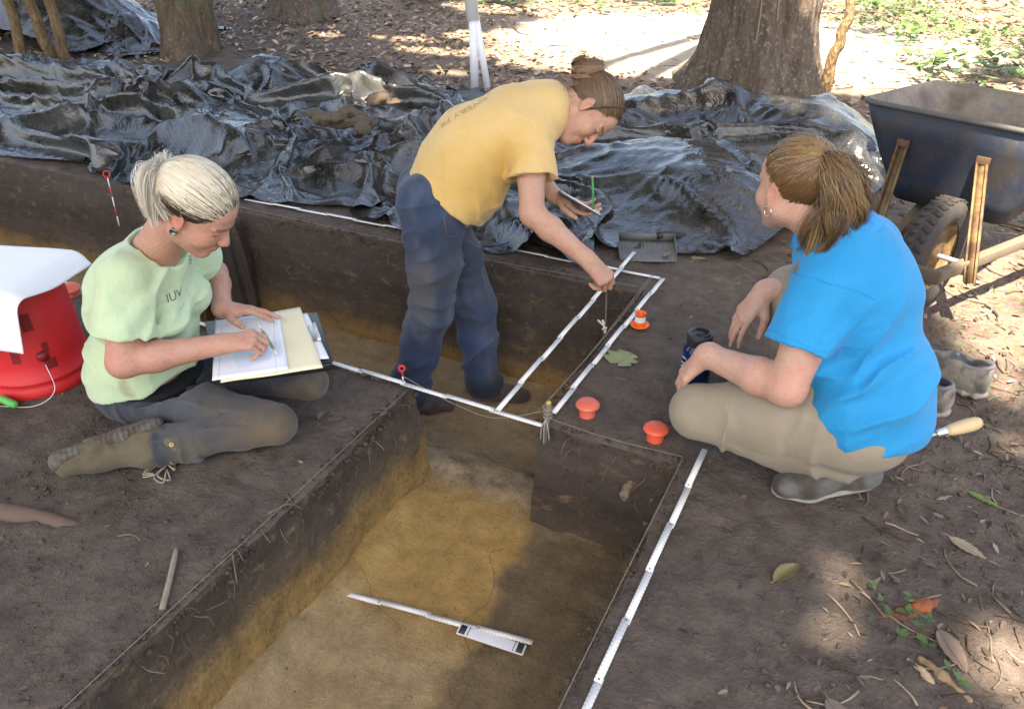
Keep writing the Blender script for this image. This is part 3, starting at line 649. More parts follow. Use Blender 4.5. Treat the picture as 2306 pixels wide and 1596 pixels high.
# ------------------------------------------------------------------ signed-distance modelling (bodies, clothes, shoes)
class Sdf:
    def __init__(s): s.ops = []
    def _add(s, f, c, R, k, op): s.ops.append((f, np.asarray(c, np.float32), float(R), float(k), op)); return s
    def cone(s, a, b, ra, rb, k=.02, op='u', flat=None):
        a = np.asarray(a, np.float32); b = np.asarray(b, np.float32); ctr = (a+b)/2
        M = None; sc = 1.0
        if flat is not None:
            ax, f = np.asarray(nrm(flat[0]), np.float32), flat[1]; M = np.eye(3, dtype=np.float32)+np.outer(ax, ax)*(1/f-1); sc = min(1, f)
        bb = (b-a) if M is None else M@(b-a); l2 = float(bb@bb)+1e-9
        def fn(P):
            q = P-a
            if M is not None: q = q@M.T
            t = np.clip((q@bb)/l2, 0, 1); d = np.linalg.norm(q-t[:, None]*bb, axis=1)-(ra+(rb-ra)*t)
            return d*(sc if M is not None and sc < 1 else 1)
        mx = max(ra, rb)*(max(1, flat[1]) if flat is not None else 1)
        return s._add(fn, ctr, np.linalg.norm(b-a)/2+mx, k, op)
    def chain(s, pts, rs, k=.02, op='u', flat=None):
        for i in range(len(pts)-1): s.cone(pts[i], pts[i+1], rs[i], rs[i+1], k, op, flat)
        return s
    def ell(s, c, r, R=None, k=.02, op='u'):
        c = np.asarray(c, np.float32); r = np.broadcast_to(np.asarray(r, np.float32), (3,)); R = None if R is None else np.asarray(R, np.float32)
        def fn(P):
            q = P-c
            if R is not None: q = q@R
            k0 = np.linalg.norm(q/r, axis=1); k1 = np.linalg.norm(q/(r*r), axis=1)+1e-9
            return k0*(k0-1)/k1
        return s._add(fn, c, r.max(), k, op)
    def box(s, c, h, R=None, rad=.01, k=.01, op='u'):
        c = np.asarray(c, np.float32); h = np.asarray(h, np.float32)-rad; R = None if R is None else np.asarray(R, np.float32)
        def fn(P):
            q = P-c
            if R is not None: q = q@R
            q = np.abs(q)-h
            return np.linalg.norm(np.maximum(q, 0), axis=1)+np.minimum(q.max(1), 0)-rad
        return s._add(fn, c, np.linalg.norm(h)+rad, k, op)
    def cut(s, p, n, c, R, k=.004):
        """remove what lies on the +n side of plane (p, n), within radius R of c"""
        p = np.asarray(p, np.float32); n = np.asarray(nrm(n), np.float32)
        return s._add(lambda P: (P-p)@n, c, R, k, "cut")
    def sleeve(s, a, e, ra, re, k=.02, th=.024, depth=.022):
        """tube from a to e with a flat open end at e"""
        a = np.asarray(a, np.float32); e = np.asarray(e, np.float32); L = np.linalg.norm(e-a); d = (e-a)/L
        def fn(P):
            q = P-a; t = q@d; rad = np.linalg.norm(q-t[:, None]*d, axis=1); tt = np.clip(t/L, 0, 1); r = ra+(re-ra)*tt
            o = np.where(t < 0, np.linalg.norm(q, axis=1)-ra, rad-r)
            o = np.maximum(o, t-L); i = np.maximum(rad-(r-th), (L-depth)-t)
            return np.maximum(o, -i)
        return s._add(fn, (a+e)/2, L/2+max(ra, re)+.02, k, 'u')
    def disp(s, f, c=None, R=None):
        return s._add(f, c if c is not None else (0, 0, 0), R if R is not None else 99, 0, 'd')
    def __call__(s, P, pad=.10):
        P = np.asarray(P, np.float32); d = np.full(len(P), 1.0, np.float32)
        for f, c, R, k, op in s.ops:
            if op == 'cut' or op == 'd': m = np.nonzero(np.einsum('ij,ij->i', P-c, P-c) < R*R)[0]
            else: m = np.nonzero(np.einsum('ij,ij->i', P-c, P-c) < (R+pad)**2)[0]
            if not len(m): continue
            Q = P[m]; x = d[m]; y = f(Q).astype(np.float32)
            if op == 'd': d[m] = x+y; continue
            if op == 'u':
                h = np.maximum(k-np.abs(x-y), 0)/max(k, 1e-6); r = np.minimum(x, y)-h*h*k*.25
            else:
                if op in ('s',): y = -y
                h = np.maximum(k-np.abs(x-y), 0)/max(k, 1e-6); r = np.maximum(x, y)+h*h*k*.25
            d[m] = r
        return d
    def bounds(s):
        lo = np.min([c-R for f, c, R, k, op in s.ops if op == 'u'], 0); hi = np.max([c+R for f, c, R, k, op in s.ops if op == 'u'], 0)
        return lo-.02, hi+.02
def surface(sdf, h=.004, lo=None, hi=None, name='m', relax=2):
    """naive surface nets on a sparsely evaluated grid"""
    l0, h0 = sdf.bounds(); lo = l0 if lo is None else lo; hi = h0 if hi is None else hi
    cf = 4; hc = h*cf; nc = np.ceil((hi-lo)/hc).astype(int)+1; n = nc*cf+1
    ax = [lo[i]+np.arange(nc[i])*hc+hc/2 for i in range(3)]
    G = np.stack(np.meshgrid(*ax, indexing='ij'), -1).reshape(-1, 3)
    dc = sdf(G, pad=.12).reshape(nc)
    act = np.abs(dc) < hc*1.45
    D = np.repeat(np.repeat(np.repeat(np.where(dc > 0, 1, -1).astype(np.float32), cf, 0), cf, 1), cf, 2)
    D = np.pad(D, ((0, 1), (0, 1), (0, 1)), mode='edge')
    am = np.repeat(np.repeat(np.repeat(act, cf, 0), cf, 1), cf, 2); am = np.pad(am, ((0, 1), (0, 1), (0, 1)), mode='edge')
    for axi in range(3):
        am2 = am.copy(); sl_a = [slice(None)]*3; sl_b = [slice(None)]*3; sl_a[axi] = slice(1, None); sl_b[axi] = slice(None, -1)
        am2[tuple(sl_a)] |= am[tuple(sl_b)]; am = am2
    ii = np.stack(np.nonzero(am), 1); vals = np.empty(len(ii), np.float32)
    for st in range(0, len(ii), 400000):
        vals[st:st+400000] = sdf(lo+ii[st:st+400000]*h, pad=.07)
    D[tuple(ii.T)] = vals
    S = D < 0
    c8 = sum(S[a:S.shape[0]-1+a, b:S.shape[1]-1+b, c:S.shape[2]-1+c].astype(np.int8) for a in (0, 1) for b in (0, 1) for c in (0, 1))
    cells = np.stack(np.nonzero((c8 > 0) & (c8 < 8)), 1); vid = np.full(c8.shape, -1, np.int32); vid[tuple(cells.T)] = np.arange(len(cells))
    acc = np.zeros((len(cells), 3), np.float32); cnt = np.zeros(len(cells), np.float32)
    cor = [(a, b, c) for a in (0, 1) for b in (0, 1) for c in (0, 1)]
    for p in cor:
        for axi in range(3):
            if p[axi]: continue
            q = list(p); q[axi] = 1
            da = D[cells[:, 0]+p[0], cells[:, 1]+p[1], cells[:, 2]+p[2]]; db = D[cells[:, 0]+q[0], cells[:, 1]+q[1], cells[:, 2]+q[2]]
            m = (da < 0) != (db < 0); t = np.where(m, da/np.where(m, da-db, 1), 0)
            pt = np.tile(np.array(p, np.float32), (len(cells), 1)); pt[:, axi] = t
            acc += pt*m[:, None]; cnt += m
    Vv = lo+(cells+acc/cnt[:, None])*h
    F = []
    for axi in range(3):
        b, c = (axi+1) % 3, (axi+2) % 3
        s0 = [slice(1, -1)]*3; s1 = [slice(1, -1)]*3; s0[axi] = slice(0, -1); s1[axi] = slice(1, None)
        e0, e1 = S[tuple(s0)], S[tuple(s1)]; m = np.stack(np.nonzero(e0 != e1), 1)
        if not len(m): continue
        off = np.ones(3, int); off[axi] = 0; base = m+off
        fl = e0[tuple(m.T)]
        def vi(db, dc):
            k = base.copy(); k[:, b] -= db; k[:, c] -= dc; return vid[tuple(k.T)]
        q = np.stack([vi(1, 1), vi(0, 1), vi(0, 0), vi(1, 0)], 1)
        q[~fl] = q[~fl][:, ::-1]; F.append(q)
    F = np.concatenate(F); F = F[(F >= 0).all(1)]
    for _ in range(relax):       # light smoothing
        s_ = np.zeros_like(Vv); n_ = np.zeros(len(Vv), np.float32)
        for a in range(4):
            i, j = F[:, a], F[:, (a+1) % 4]
            for d_ in range(3): s_[:, d_] += np.bincount(i, Vv[j, d_], len(Vv))+np.bincount(j, Vv[i, d_], len(Vv))
            n_ += np.bincount(i, minlength=len(Vv))+np.bincount(j, minlength=len(Vv))
        Vv = Vv+.45*(s_/np.maximum(n_, 1)[:, None]-Vv)
    return Vv, F
def rotv(v, axis, ang):
    v = A(v, float); k = nrm(axis); c, s_ = math.cos(ang), math.sin(ang)
    return v*c+np.cross(k, v)*s_+k*(k@v)*(1-c)
FOLD = 1.75
def wrinkle(P, dirv, freq, stretch=3.0, seed=0, sharp=1.0):
    """ridged noise whose ridges run perpendicular to dirv"""
    d = np.asarray(nrm(dirv), np.float32)
    al = (P@d)[:, None]*d; q = (P-al)*(freq/stretch)+al*freq
    q = q+.35*noise3(P*freq*.5, seed+3)[:, None]
    r = 1-np.abs(noise3(q, seed)); return FOLD*(.55-r**2.4)*sharp
def gau(P, c, r): q = P-np.asarray(c, np.float32); return np.exp(-np.einsum('ij,ij->i', q, q)/(r*r))

# ------------------------------------------------------------------ head and hand
class Scaled:
    def __init__(q, s, h): q.s = s; q.h = h
    def ell(q, c, r, R=None, k=.02, op='u'): q.s.ell(c, np.asarray(r)*q.h, R, k, op)
    def cone(q, a, b, ra, rb, k=.02, op='u', flat=None): q.s.cone(a, b, ra*q.h, rb*q.h, k, op, flat)
HS = [1.0]
def head_ops(s, M, neck_base, neck_r=.052, chub=1.0):
    """adds a head to sdf s; M 4x4 head frame: x forward, y left, z up, origin between the ears"""
    R = M[:3, :3]; o = M[:3, 3]; hs = HS[0]; s = Scaled(s, hs); X = lambda x, y, z: o+R@A([x, y, z])*hs
    rot = lambda deg, ax: R@np.array(Matrix.Rotation(math.radians(deg), 3, ax))
    s.cone(X(-.028, 0, -.045), neck_base, neck_r, neck_r*1.12, .03)
    s.ell(X(-.014, 0, .036), (.094, .074, .082), R, .03)
    s.ell(X(.030, 0, -.022), (.060*chub, .060*chub, .078), R, .03)
    s.ell(X(.052, 0, .045), (.036, .054, .042), R, .02)          # forehead
    for sg in (1, -1):
        s.cone(X(-.002, sg*.052*chub, -.050), X(.066, sg*.012, -.094), .020*chub, .017, .03)   # jaw
        s.ell(X(.058, sg*.036*chub, -.030), (.026, .026*chub, .026), R, .02)           # cheek
    s.ell(X(.074, 0, -.092), (.018, .020, .016), R, .015)
    s.ell(X(.082, 0, -.062), (.014, .026, .022), R, .012)        # muzzle
    for sg in (1, -1):
        s.ell(X(.096, sg*.031, .006), (.014, .019, .012), R, .014, 's')
        s.ell(X(.0745, sg*.031, .005), .0128, None, .003)
        s.cone(X(.089, sg*.014, .0215), X(.074, sg*.047, .021), .008, .006, .010)       # brow
    s.cone(X(.087, 0, .010), X(.109, 0, -.028), .0075, .0105, .009)
    for sg in (1, -1): s.ell(X(.1, sg*.0105, -.033), (.010, .008, .0075), R, .006)
    s.ell(X(.0955, 0, -.056), (.008, .020, .0048), R, .003); s.ell(X(.093, 0, -.066), (.0085, .017, .0058), R, .003)
    s.cone(X(.106, -.012, -.0608), X(.106, .012, -.0608), .0018, .0018, .003, 's')
    for sg in (1, -1):
        Re = rot(-14, 'Y')@np.array(Matrix.Rotation(math.radians(sg*22), 3, 'Z'))
        c = X(-.008, sg*.076, -.008)
        s.ell(c, (.019, .0075, .031), Re, .006)
        s.ell(c+Re@A([.003, sg*.008, .003]), (.0105, .0065, .019), Re, .004, 's')
        s.cone(c+Re@A([.010, sg*.003, -.004]), c+Re@A([.008, sg*.003, -.012]), .004, .0035, .003)
        s.ell(c+Re@A([.004, sg*.001, -.026]), (.008, .0055, .008), Re, .004)
def hand_ops(s, wrist, d, n, thumb_side, curls, spread=.10, thumb=None, sc=1.0, k=.006, ret=None):
    """d: wrist->knuckles, n: back of hand, thumb_side: lateral vector towards the thumb; curls: 4 x (mcp, pip, dip) degrees towards the palm"""
    d = nrm(d); n = nrm(A(n, float)-d*(A(n, float)@d)); t = np.cross(n, d); t = t if t@A(thumb_side, float) > 0 else -t
    W = A(wrist, float); Pt = lambda a, b, c: W+sc*(d*a+t*b+n*c)
    kn = [Pt(.086, .028, 0), Pt(.090, .009, .003), Pt(.086, -.010, .001), Pt(.078, -.027, -.003)]
    s.cone(W-d*.01, Pt(.03, 0, 0), .026*sc, .030*sc, .02, flat=(n, .72))
    for i, q in enumerate(kn): s.cone(Pt(.022, (.013, .005, -.005, -.013)[i], -.002), q, .0165*sc, .0118*sc, .010)
    s.ell(Pt(.040, .020, -.012), (.024*sc, .016*sc, .014*sc), np.stack([d, t, n], 1), .012)
    Ls = [(.040, .024, .020), (.044, .028, .021), (.041, .026, .020), (.032, .020, .018)]; tips = []
    for i in range(4):
        p = kn[i]; dd = rotv(d, n, (-1 if np.cross(n, d)@t > 0 else 1)*-spread*(1.5-i)); axis = np.cross(dd, n); dir_ = dd
        r = (.0092, .0095, .0090, .0080)[i]*sc
        for j in range(3):
            dir_ = rotv(dir_, axis, -math.radians(curls[i][j])); q = p+dir_*Ls[i][j]*sc
            s.cone(p, q, r, r*.92, .004); p = q; r *= .92
        tips.append(p)
    th = thumb or [(.55, .75, -.25), (.85, .35, -.35), (.95, .05, -.3)]
    p = Pt(.022, .024, -.008); r = .0145*sc
    for j, v in enumerate(th):
        dv = nrm(d*v[0]+t*v[1]+n*v[2]); q = p+dv*(.040, .032, .026)[j]*sc; s.cone(p, q, r, (.0118, .0105, .0092)[j]*sc, .006); p = q; r = (.0118, .0105, .0092)[j]*sc
    tips.append(p)
    return tips
def skin_mat(name, c, red, lip='9a4a45'):
    k = NB(name); p = k.obj(); col = k.attr()
    f = k.noise(p, 22, 4, .6); f2 = k.noise(p, 140, 3)
    col = k.mix(k.math('MULTIPLY', k.ramp(f, [(.4, 0.0), (.72, 1.0)]), .6), col, k.mix(1, col, red, 'MULTIPLY'))
    col = k.mix(k.math('MULTIPLY', f2, .22), col, k.mix(1, col, (.8, .66, .58), 'MULTIPLY'))
    f3 = k.noise(p, 55, 5, .7); col = k.mix(k.math('MULTIPLY', k.ramp(f3, [(.52, 0.0), (.72, 1.0)]), .35), col, k.mix(1, col, (.78, .60, .50), 'MULTIPLY'))
    k.fin(col, k.ramp(f3, [(.3, .42), (.7, .62)]), k.bump(k.math('ADD', f2, f3), .003, .8), spec=.35)
    return k.m
M_SKIN = skin_mat('skin', (.6, .4, .3), (1.0, .70, .62, 1))
def face_col(Vv, M, base, brow, flush=.5):
    """vertex colours of a head: lips, brows, lashes, flushed cheeks, ears"""
    q = (Vv-M[:3, 3])@M[:3, :3]/HS[0]; C = np.tile(A(base, float), (len(Vv), 1))
    def mixc(m, c): C[:] = C*(1-m[:, None])+A(c, float)*m[:, None]
    g = lambda c, r: np.exp(-np.sum(((q-A(c))/A(r))**2, 1))
    near = np.linalg.norm(q, axis=1) < .16
    for sg in (1, -1):
        mixc(.5*flush*near*g((.070, sg*.040, -.028), (.03, .03, .025)), A(base)*A([1.02, .62, .55]))
        mixc(.6*flush*near*g((-.008, sg*.08, -.006), (.03, .02, .035)), A(base)*A([1.02, .62, .52]))
        br = near*np.exp(-((q[:, 2]-(.024+.10*np.abs(np.abs(q[:, 1])-.02)*(np.abs(q[:, 1]) < .03)))/.0042)**2)*(np.abs(q[:, 1]-sg*.031) < .021)*(q[:, 0] > .055)
        mixc(np.clip(br, 0, 1)*.85, brow)
        ey = near*np.exp(-((q[:, 2]-.0005)/.0026)**2)*(np.abs(q[:, 1]-sg*.031) < .0145)*(q[:, 0] > .055)
        mixc(np.clip(ey*1.3, 0, 1)*.9, (.03, .018, .012))
    mixc(.35*flush*near*g((.112, 0, -.028), (.014, .014, .014)), A(base)*A([1.0, .6, .55]))
    lip = near*np.clip(1.6*np.exp(-((q[:, 2]+.061)/.0085)**2)*np.exp(-(q[:, 1]/.021)**4)*(q[:, 0] > .082), 0, 1)
    mixc(lip*.75, A(base)*A([.78, .36, .34]))
    mixc(near*np.exp(-((q[:, 2]+.0608)/.0016)**2)*(np.abs(q[:, 1]) < .013)*(q[:, 0] > .08)*.6, (.12, .03, .025))
    return C
def sdf_obj(name, s, h, material, parent, colf=None, relax=None):
    relax = relax if relax is not None else (2 if name == 'body' else 1)
    Vv, F = surface(s, h*1.1, name=name, relax=relax); me = mesh_np(name, Vv, F)
    if colf is not None: set_col(me, colf(Vv))
    return link(name, me, material, parent), Vv, F
def cloth_mat(name, rough=.85, weave=900, wb=.0006, sheen=.2, attr=True, color=None):
    k = NB(name); p = k.obj(); col = k.attr() if attr else color
    f = k.noise(p, 40, 5, .65); col = k.mix(k.math('MULTIPLY', f, .25), col, k.mix(1, col, (.62, .62, .62), 'MULTIPLY'))
    wv = k.noise(p, weave, 2); cr = k.math('POWER', k.math('SUBTRACT', 1.0, k.math('ABSOLUTE', k.math('MULTIPLY_ADD', k.noise(p, 13, 3, .55, .8), 2.0, -1.0))), 6.0)
    nm = k.bump(k.math('ADD', wv, k.math('MULTIPLY', k.noise(p, 60, 4), 2.2)), wb, .8)
    nm = k.bump(cr, .003, .3, nm)
    k.fin(col, rough, nm, spec=.25); k.b.inputs['Sheen Weight'].default_value = sheen; k.b.inputs['Sheen Roughness'].default_value = .5
    return k.m
M_COTTON = cloth_mat('cotton'); M_DENIM = cloth_mat('denim', .88, 1400, .0009, .15); M_TWILL = cloth_mat('twill', .85, 1200, .0006, .1); M_POLO = cloth_mat('polyester_knit', .7, 1100, .0004, .12)
def hair_mat(name):
    k = NB(name); col = k.attr(); return k.fin(col, .36, spec=.4)
M_HAIR = hair_mat('hair')
def strands(paths, radii, cols, ctr=None):
    """paths (n,m,3): flat ribbons lying tangential to the volume round ctr; radii: half widths; cols (n,m,3)"""
    n, m, _ = paths.shape; T = np.gradient(paths, axis=1); T /= np.linalg.norm(T, axis=2, keepdims=True)+1e-9
    N = paths-(np.mean(paths, (0, 1)) if ctr is None else A(ctr)); N = N+.25*np.linalg.norm(N, axis=2, keepdims=True)*np.sin(np.arange(n)*2.4)[:, None, None]*np.cross(T, N/(np.linalg.norm(N, axis=2, keepdims=True)+1e-9))
    u = np.cross(T, N); u /= np.linalg.norm(u, axis=2, keepdims=True)+1e-9
    r = np.broadcast_to(np.asarray(radii, float), (n, m))[..., None]
    Vv = np.stack([paths-u*r, paths+u*r], 2); i = np.arange(n*m*2).reshape(n, m, 2)
    q = np.stack([i[:, :-1, 0], i[:, :-1, 1], i[:, 1:, 1], i[:, 1:, 0]], -1).reshape(-1, 4)
    C = np.repeat(np.broadcast_to(cols, (n, m, 3)).reshape(n, m, 1, 3), 2, 2).reshape(-1, 3)
    return Vv.reshape(-1, 3), q, C

def flyaways(M, n, rs, colr, tie=None, r=.00025, ln=(.015, .045)):
    d = cap_dirs(n, rs); d[:, 2] = np.abs(d[:, 2])*.9-.15; d /= np.linalg.norm(d, axis=1)[:, None]
    d = d[(CRC+CRR*d)[:, 0] < .075]; n = len(d)
    p0 = (CRC+CRR*d*1.06)*HS[0]; t = np.linspace(0, 1, 7)[None, :, None]
    tang = np.cross(d, rs.normal(size=(n, 3))); tang /= np.linalg.norm(tang, axis=1)[:, None]
    L = rs.uniform(*ln, (n, 1, 1)); P_ = p0[:, None]+(tang[:, None]*t+d[:, None]*(.22*t+.05*np.sin(t*3)))*L+rs.normal(size=(n, 1, 3))*.008*t**2
    Pw = P_@M[:3, :3].T+M[:3, 3]; return strands(Pw, r*np.ones(7), np.broadcast_to((A(colr)*rs.uniform(.7, 1.3, (n, 1)))[:, None], (n, 7, 3)))
# ------------------------------------------------------------------ people: shared pieces
def torso_ops(s, J, off=0.0, k=.04, bust=1.0, lower=True, wmul=1.0):
    f = J['fwd']; lat = J['lat']; fl = (f, .74)
    pv, wa, ch, up = J['pelvis'], J['waist'], J['chest'], J['upper']
    s.chain([pv, wa, ch, up], [.158*wmul+off, .142*wmul+off, .150*wmul+off, .118*wmul+off], k, flat=fl)
    for sg, n in ((1, 'L'), (-1, 'R')):
        s.cone(up+lat*sg*.05, J['sh'+n], .068+off, .056+off, k)
        s.ell(ch+f*.085+lat*sg*.068-J['up']*.005, (.062*bust+off, .064*bust+off, .060*bust+off), None, k)
        if lower: s.ell(pv-f*.055+lat*sg*.07-J['up']*.03, (.10+off, .09+off, .10+off), None, k)
def arm_ops(s, J, n, off=0.0, upto=1.0, k=.018, rm=1.0):
    sh, el, wr = J['sh'+n], J['el'+n], J['wr'+n]
    s.chain([sh, sh*.5+el*.5, el], [.052*rm+off, .046*rm+off, .040*rm+off], k)
    s.chain([el, el*.68+wr*.32, wr], [.0395*rm+off, .0400*rm+off, .0265*rm+off], k)
def sleeve_ops(s, J, n, t=.55, off=.016, k=.03, flare=.012):
    sh, el = J['sh'+n], J['el'+n]; d = nrm(el-sh); e = sh+(el-sh)*t
    s.sleeve(sh, e, .058+off, .055+off+flare, k)
    return e, d
def cap_dirs(n, rs):
    d = rs.normal(size=(n, 3)); return d/np.linalg.norm(d, axis=1)[:, None]
CRC, CRR = A([-.014, 0, .036]), A([.094, .074, .082])
def scalp(n, rs, front=0.0, low=0.0):
    out = []
    while len(out) < n:
        d = cap_dirs(4*n, rs); p = CRC+CRR*d
        x, y, z = p.T
        ok = np.where(x > .02, z > .040+front+(x-.02)*.62-.25*np.maximum(0, np.abs(y)-.045), z > -.062+low+np.maximum(0, x+.035)*1.5)
        out += list(d[ok])
    return A(out[:n])
def slerp(a, b, t):
    dt = np.clip(np.sum(a*b, -1), -.999, .999); om = np.arccos(dt)[..., None, None]; t = t[None, :, None]
    return (np.sin((1-t)*om)*a[:, None]+np.sin(t*om)*b[:, None])/np.sin(om)
def pulled(M, tie, n, rs, colf, lift=1.06, bulge=.05, seg=12, jit=.012, r=.0012, front=0.0, low=0.0, wave=.0):
    d0 = scalp(n, rs, front, low); td = nrm((A(tie)-CRC)/CRR); td = np.tile(td, (n, 1))+rs.normal(size=(n, 3))*.06; td /= np.linalg.norm(td, axis=1)[:, None]
    t = np.linspace(0, 1, seg)**.9; D_ = slerp(d0, td, t)
    lf = lift+rs.uniform(-jit, jit, n)[:, None]+bulge*np.sin(np.pi*t)[None]*rs.uniform(.6, 1.2, n)[:, None]
    lf[:, 0] -= .02; 
    ln = np.linalg.norm((A(tie)-CRC)/CRR); lf = lf*(1-t**4)+ln*t**4*.98
    Pl = CRC+CRR*D_*lf[..., None]
    if wave: Pl += wave*np.sin(t[None, :, None]*14+rs.uniform(0, 6.3, (n, 1, 3)))
    C = colf(Pl, rs)
    Pw = (Pl*HS[0])@M[:3, :3].T+M[:3, 3]
    rad = r*np.concatenate([[.6], np.ones(seg-1)])
    return strands(Pw, rad, C, M[:3, 3]+M[:3, :3]@CRC*HS[0])
def cap_ops(s, M, grow=.004, front=0.0, low=0.0):
    R = M[:3, :3]; X = lambda x, y, z: M[:3, 3]+R@A([x, y, z])*HS[0]
    s.ell(X(*CRC), (CRR+grow)*HS[0], R, .01)
    # carve the face side away along the hairline
    s.cut(X(.05, 0, .052+front), R@nrm(A([.62, 0, -1.0])), X(.09, 0, -.02), .13, .01)
    s.cut(X(-.03, 0, -.05+low), R@nrm(A([1.0, 0, -.9])), X(.03, 0, -.06), .10, .01)
    s.cut(X(0, 0, -.058+low), R@A([0, 0, -1.0]), X(0, 0, -.1), .12, .01)
def boot(name, parent, ank, toe, sole_n, shin, mats, r=.047, shaft=.13, lace=True, heelr=.036, solet=.014):
    """ank->toe foot axis, sole_n: direction the sole faces"""
    ank, toe, shin = A(ank, float), A(toe, float), A(shin, float); d = nrm(toe-ank); sn = nrm(A(sole_n, float)-d*(A(sole_n, float)@d)); lt = np.cross(d, sn); L = np.linalg.norm(toe-ank)
    up = nrm(shin-ank); t = thing_part(name, parent); s = Sdf()
    s.cone(ank+up*shaft, ank+up*.02, r+.004, r, .02)
    heel = ank-d*.035+sn*.035
    s.cone(ank, heel, r*1.05, heelr*1.15, .03); s.cone(ank+sn*.01, ank+d*L*.55+sn*.030, r*1.02, .048, .03); s.cone(ank+d*L*.5+sn*.032, toe+sn*.034-d*.03, .050, .044, .025, flat=(sn, .9))
    s.disp(lambda P: .004*wrinkle(P, d+up, 34, 4, 5), ank, .2)
    return s, t, d, sn, lt, heel, L
def thing_part(name, parent): return parent
HAIR_SEED = 3
def blend(c0, c1, f): return c0*(1-f[..., None])+c1*f[..., None]

# ------------------------------------------------------------------ person kneeling with the drawing board (pale green T-shirt)
def person_green():
    J = dict(pelvis=V3(-1.965, 1.435, .14), waist=V3(-1.945, 1.435, .28), chest=V3(-1.895, 1.43, .42), upper=V3(-1.835, 1.425, .54),
             shR=V3(-1.795, 1.295, .56), shL=V3(-1.885, 1.55, .56), elR=V3(-1.785, 1.215, .345), wrR=V3(-1.61, 1.41, .345),
             elL=V3(-1.93, 1.72, .37), wrL=V3(-1.79, 1.60, .325), hipR=V3(-1.91, 1.335, .125), hipL=V3(-1.93, 1.525, .13),
             knR=V3(-1.49, 1.435, .085), anR=V3(-1.77, 1.185, .065), toR=V3(-1.893, 1.012, .045), knL=V3(-1.54, 1.655, .095), anL=V3(-1.86, 1.76, .065))
    J['up'] = nrm(J['upper']-J['pelvis']); J['lat'] = nrm(J['shL']-J['shR']); J['fwd'] = nrm(np.cross(J['lat'], J['up'])); J['lat'] = np.cross(J['up'], J['fwd'])
    root = thing('person', (-1.85, 1.42, 0), 'person in a pale green T-shirt kneeling on the ground and writing on papers', 'person', 'people working at the dig')
    hf = nrm(A([.70, .28, -.69])); hl = nrm(np.cross(A([-.05, -.08, 1.0]), hf)); hu = np.cross(hf, hl)
    M = np.eye(4); M[:3, 0] = hf; M[:3, 1] = hl; M[:3, 2] = hu; M[:3, 3] = (-1.601, 1.410, .752)
    # body
    s = Sdf(); torso_ops(s, J, -.03, lower=True)
    for n in 'RL': arm_ops(s, J, n, rm=1.08 if n == 'R' else 1.0)
    head_ops(s, M, J['upper']+J['up']*.035, .054, 1.06)
    hd = nrm(A([.76, .62, .06]))
    hand_ops(s, J['wrR'], hd, A([-.2, -.45, .85]), A([-.6, .75, .3]), [(38, 55, 30), (48, 62, 35), (55, 66, 38), (58, 66, 38)], .04,
             [(.62, .55, -.35), (.90, .10, -.42), (.92, -.22, -.30)], .98)
    hdl = nrm(V3(-1.66, 1.665, .322)-J['wrL'])
    hand_ops(s, J['wrL'], hdl, A([-.2, .2, 1.0]), A([.75, -.6, 0]), [(14, 6, 4), (10, 8, 6), (12, 12, 8), (16, 16, 10)], .10, [(.45, .85, -.2), (.75, .6, -.3), (.85, .45, -.35)], .98)
    base = (.50, .285, .205)
    def colf(Vv):
        C = face_col(Vv, M, base, (.10, .06, .035), .8)
        g = gau(Vv.astype(np.float32), J['elR'], .11)[:, None]; C = C*(1-.4*g)+A([.52, .235, .17])*.4*g
        return C
    sdf_obj('body', s, .0038, M_SKIN, root, colf)
    # T-shirt
    s = Sdf(); torso_ops(s, J, .012, .035, 1.0, False, .95)
    up, f, lat = J['up'], J['fwd'], J['lat']
    s.cone(J['pelvis']-up*.07-f*.02, J['waist']-f*.012, .178, .155, .05, flat=(f, .92)); s.ell(J['pelvis']-f*.05+up*.02, (.138, .184, .162), np.stack([f, lat, up], 1), .06); s.ell(J['chest']-f*.045, (.13, .165, .15), np.stack([f, lat, up], 1), .05)
    ends = [sleeve_ops(s, J, n, .66, .014, .018, .012) for n in 'RL']
    s.cut(J['pelvis']-f*.17-up*.05, -up+f*.46, J['pelvis']-up*.1+f*.1, .40, .004)
    nb = J['upper']+up*.05
    s.ell(nb+up*.035+f*.030, (.085, .078, .062), np.stack([f, lat, up], 1), .008, 's')
    sl = nrm(J['elR']-J['shR'])
    def folds(P):
        armpit = J['shR']-up*.10+f*.04
        d = .016*wrinkle(P, nrm(f*.7-up*.55+lat*.2), 16, 4.0, 3)*gau(P, armpit+f*.03, .15)
        d += .014*wrinkle(P, nrm(up+f*.25), 15, 4.5, 5)*gau(P, J['waist']+f*.10-lat*.05, .17)
        d += .013*wrinkle(P, nrm(up*.8-f*.3), 13, 4, 8)*gau(P, J['waist']-f*.08-lat*.1, .2)
        d += .009*wrinkle(P, nrm(lat+f*.4), 12, 5, 9)*gau(P, J['shR']*.6+J['elR']*.4, .12)
        d += .004*noise3(P*9, 4)
        d += .008*wrinkle(P, nrm(f*.9+up*.1-lat*.5), 19, 5, 15)*gau(P, J['upper']+f*.08, .12)
        return d
    s.disp(folds)
    def tc(Vv):
        C = np.tile(A([.50, .625, .385]), (len(Vv), 1)); q = Vv.astype(np.float32)
        m = np.clip(fbm3(q*7, 4, 61)*.9-.12, 0, 1)*.5; C = blend(C, A([.50, .47, .27]), m)
        m = np.clip(fbm3(q*16, 3, 65)-.55, 0, 1)*gau(q, J['waist']+f*.12-lat*.1, .17); C = blend(C, A([.24, .17, .09]), np.clip(m*1.3, 0, .6))
        return C
    _, SV, SF = sdf_obj('t_shirt', s, .0045, M_COTTON, root, tc)
    # collar rib and sleeve / hem seams
    # jeans
    s = Sdf(); off = .016
